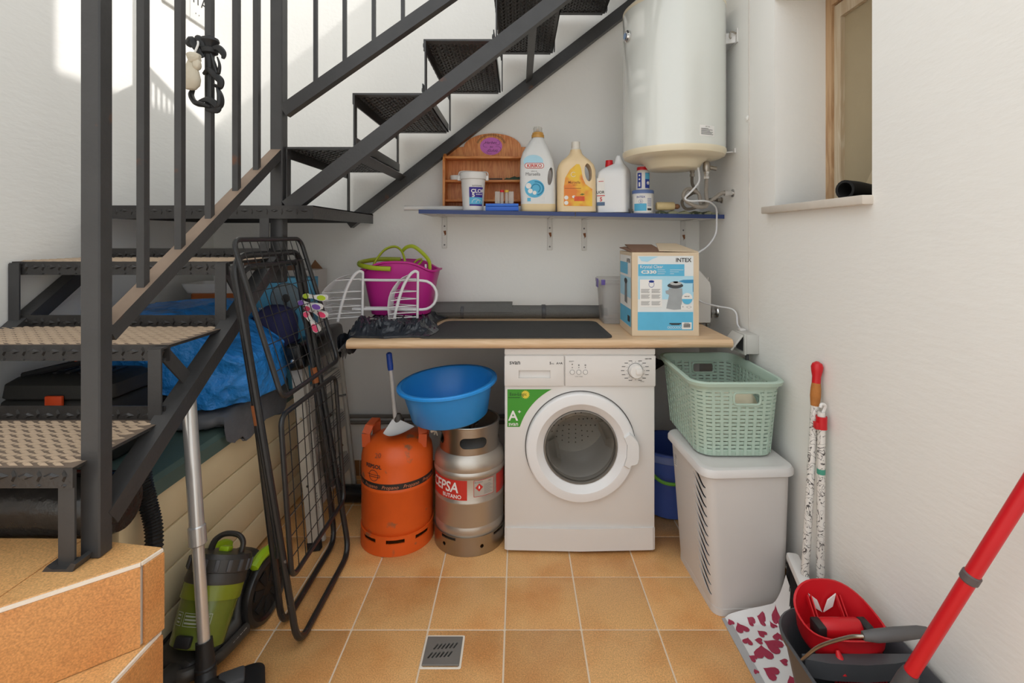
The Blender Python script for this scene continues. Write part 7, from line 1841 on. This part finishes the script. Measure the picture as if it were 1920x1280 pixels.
for x0, x1 in ((-0.048, -0.026), (-0.020, 0.052)):
    for a, b, c, d in ((x0, x1, 0.052, 0.0535), (x0, x1, 0.082, 0.0835), (x0, x0 + 0.0015, 0.052, 0.0835), (x1 - 0.0015, x1, 0.052, 0.0835)): quad(q, fm, a, b, c, d, n=4)
    for k in range(3): quad(q, fm, x0 + 0.004, x1 - 0.006, 0.058 + 0.008 * k, 0.062 + 0.008 * k, n=4)
printed('panel_print', q, mat('grey_print_light', (170, 176, 160), 0.5), DCN)
fb_ = lambda x, y: VM @ Vector((0.1085, -0.085 + x, 0.055 + y))
q = MB(); text(q, 'CYCLONIC', 0.012, fb_, 0.02, 0.0, 0.01, 0.3); printed('side_lettering', q, PAPER, VA)
# hose, chrome wand and floor head: they belong to the cleaner
RIB = mat('hose_black', (38, 37, 37), 0.5, var=0.15)
hp2 = smooth_path([(-1.012, 1.345, 0.72), (-1.020, 1.340, 0.62), (-1.005, 1.340, 0.54), (-0.985, 1.335, 0.46), (-0.965, 1.30, 0.36), (-0.955, 1.27, 0.24), (-0.955, 1.255, 0.13), (-0.955, 1.275, 0.068), (-0.945, 1.32, 0.062)], 20)
part('ribbed_hose', MB().tube(hp2, [0.0205 + 0.0022 * (1 if i % 2 else -1) for i in range(len(hp2))], 12), RIB, VA, 20)
part('hose_coupling', MB().tube([(-0.953, 1.262, 0.066), (-0.950, 1.30, 0.066), (-0.945, 1.355, 0.064)], [0.027, 0.029, 0.026], 14), VB, VA)
t0, t1 = Vector((-0.868, 1.365, 0.130)), Vector((-0.948, 1.420, 0.790))
def Tp(t): return t0.lerp(t1, t)
WAND = mat('wand_chrome', (208, 207, 206), 0.2, metal=0.6, var=0.04)
part('lower_wand', MB().tube([Tp(0), Tp(0.5)], 0.0155, 18), WAND, VA)
part('wand_collar', MB().tube([Tp(0.40), Tp(0.405), Tp(0.475), Tp(0.48)], [0.0195, 0.0225, 0.0225, 0.0200], 18), WAND, VA)
part('upper_wand', MB().tube([Tp(0.47), Tp(1.0)], 0.0192, 18), WAND, VA)
part('wand_socket', MB().tube([Tp(0.02), Tp(-0.03), Tp(-0.075), Tp(-0.08), Tp(-0.11)], [0.021, 0.0225, 0.024, 0.027, 0.026], 16), BLACK_P, VA)
part('elbow', MB().tube(smooth_path([Tp(-0.10), Vector((-0.855, 1.350, 0.055)), Vector((-0.842, 1.335, 0.040)), Vector((-0.80, 1.32, 0.036))], 5), 0.026, 14), BLACK_P, VA)
HD = Matrix.Translation((-0.785, 1.345, 0)) @ Matrix.Rotation(R(28), 4, 'Z')
part('floor_head', MB().rings([[HD @ Vector((a, b, z)) for a, b in rrect(-0.075 + i, 0.085 - i, -0.115 + i, 0.065 - i, 0.03)] for z, i in ((0.004, 0.004), (0.010, 0.0), (0.026, 0.0), (0.036, 0.012))]), BLACK_P, VA, 40)
part('head_pedal', MB().rbox(-0.03, 0.035, -0.01, 0.042, 0.034, 0.052, 0.007).xf(HD), GREY_P, VA)
fh = lambda x, y: Vector((-0.842 + x * 0.85, 1.3085 - 0.0 * x + y * 0.1, 0.050 + y))
q = MB(); text(q, 'tec', 0.016, fh, 0.0, -0.004, 0.01, 0.2); printed('head_lettering', q, PAPER, VA)
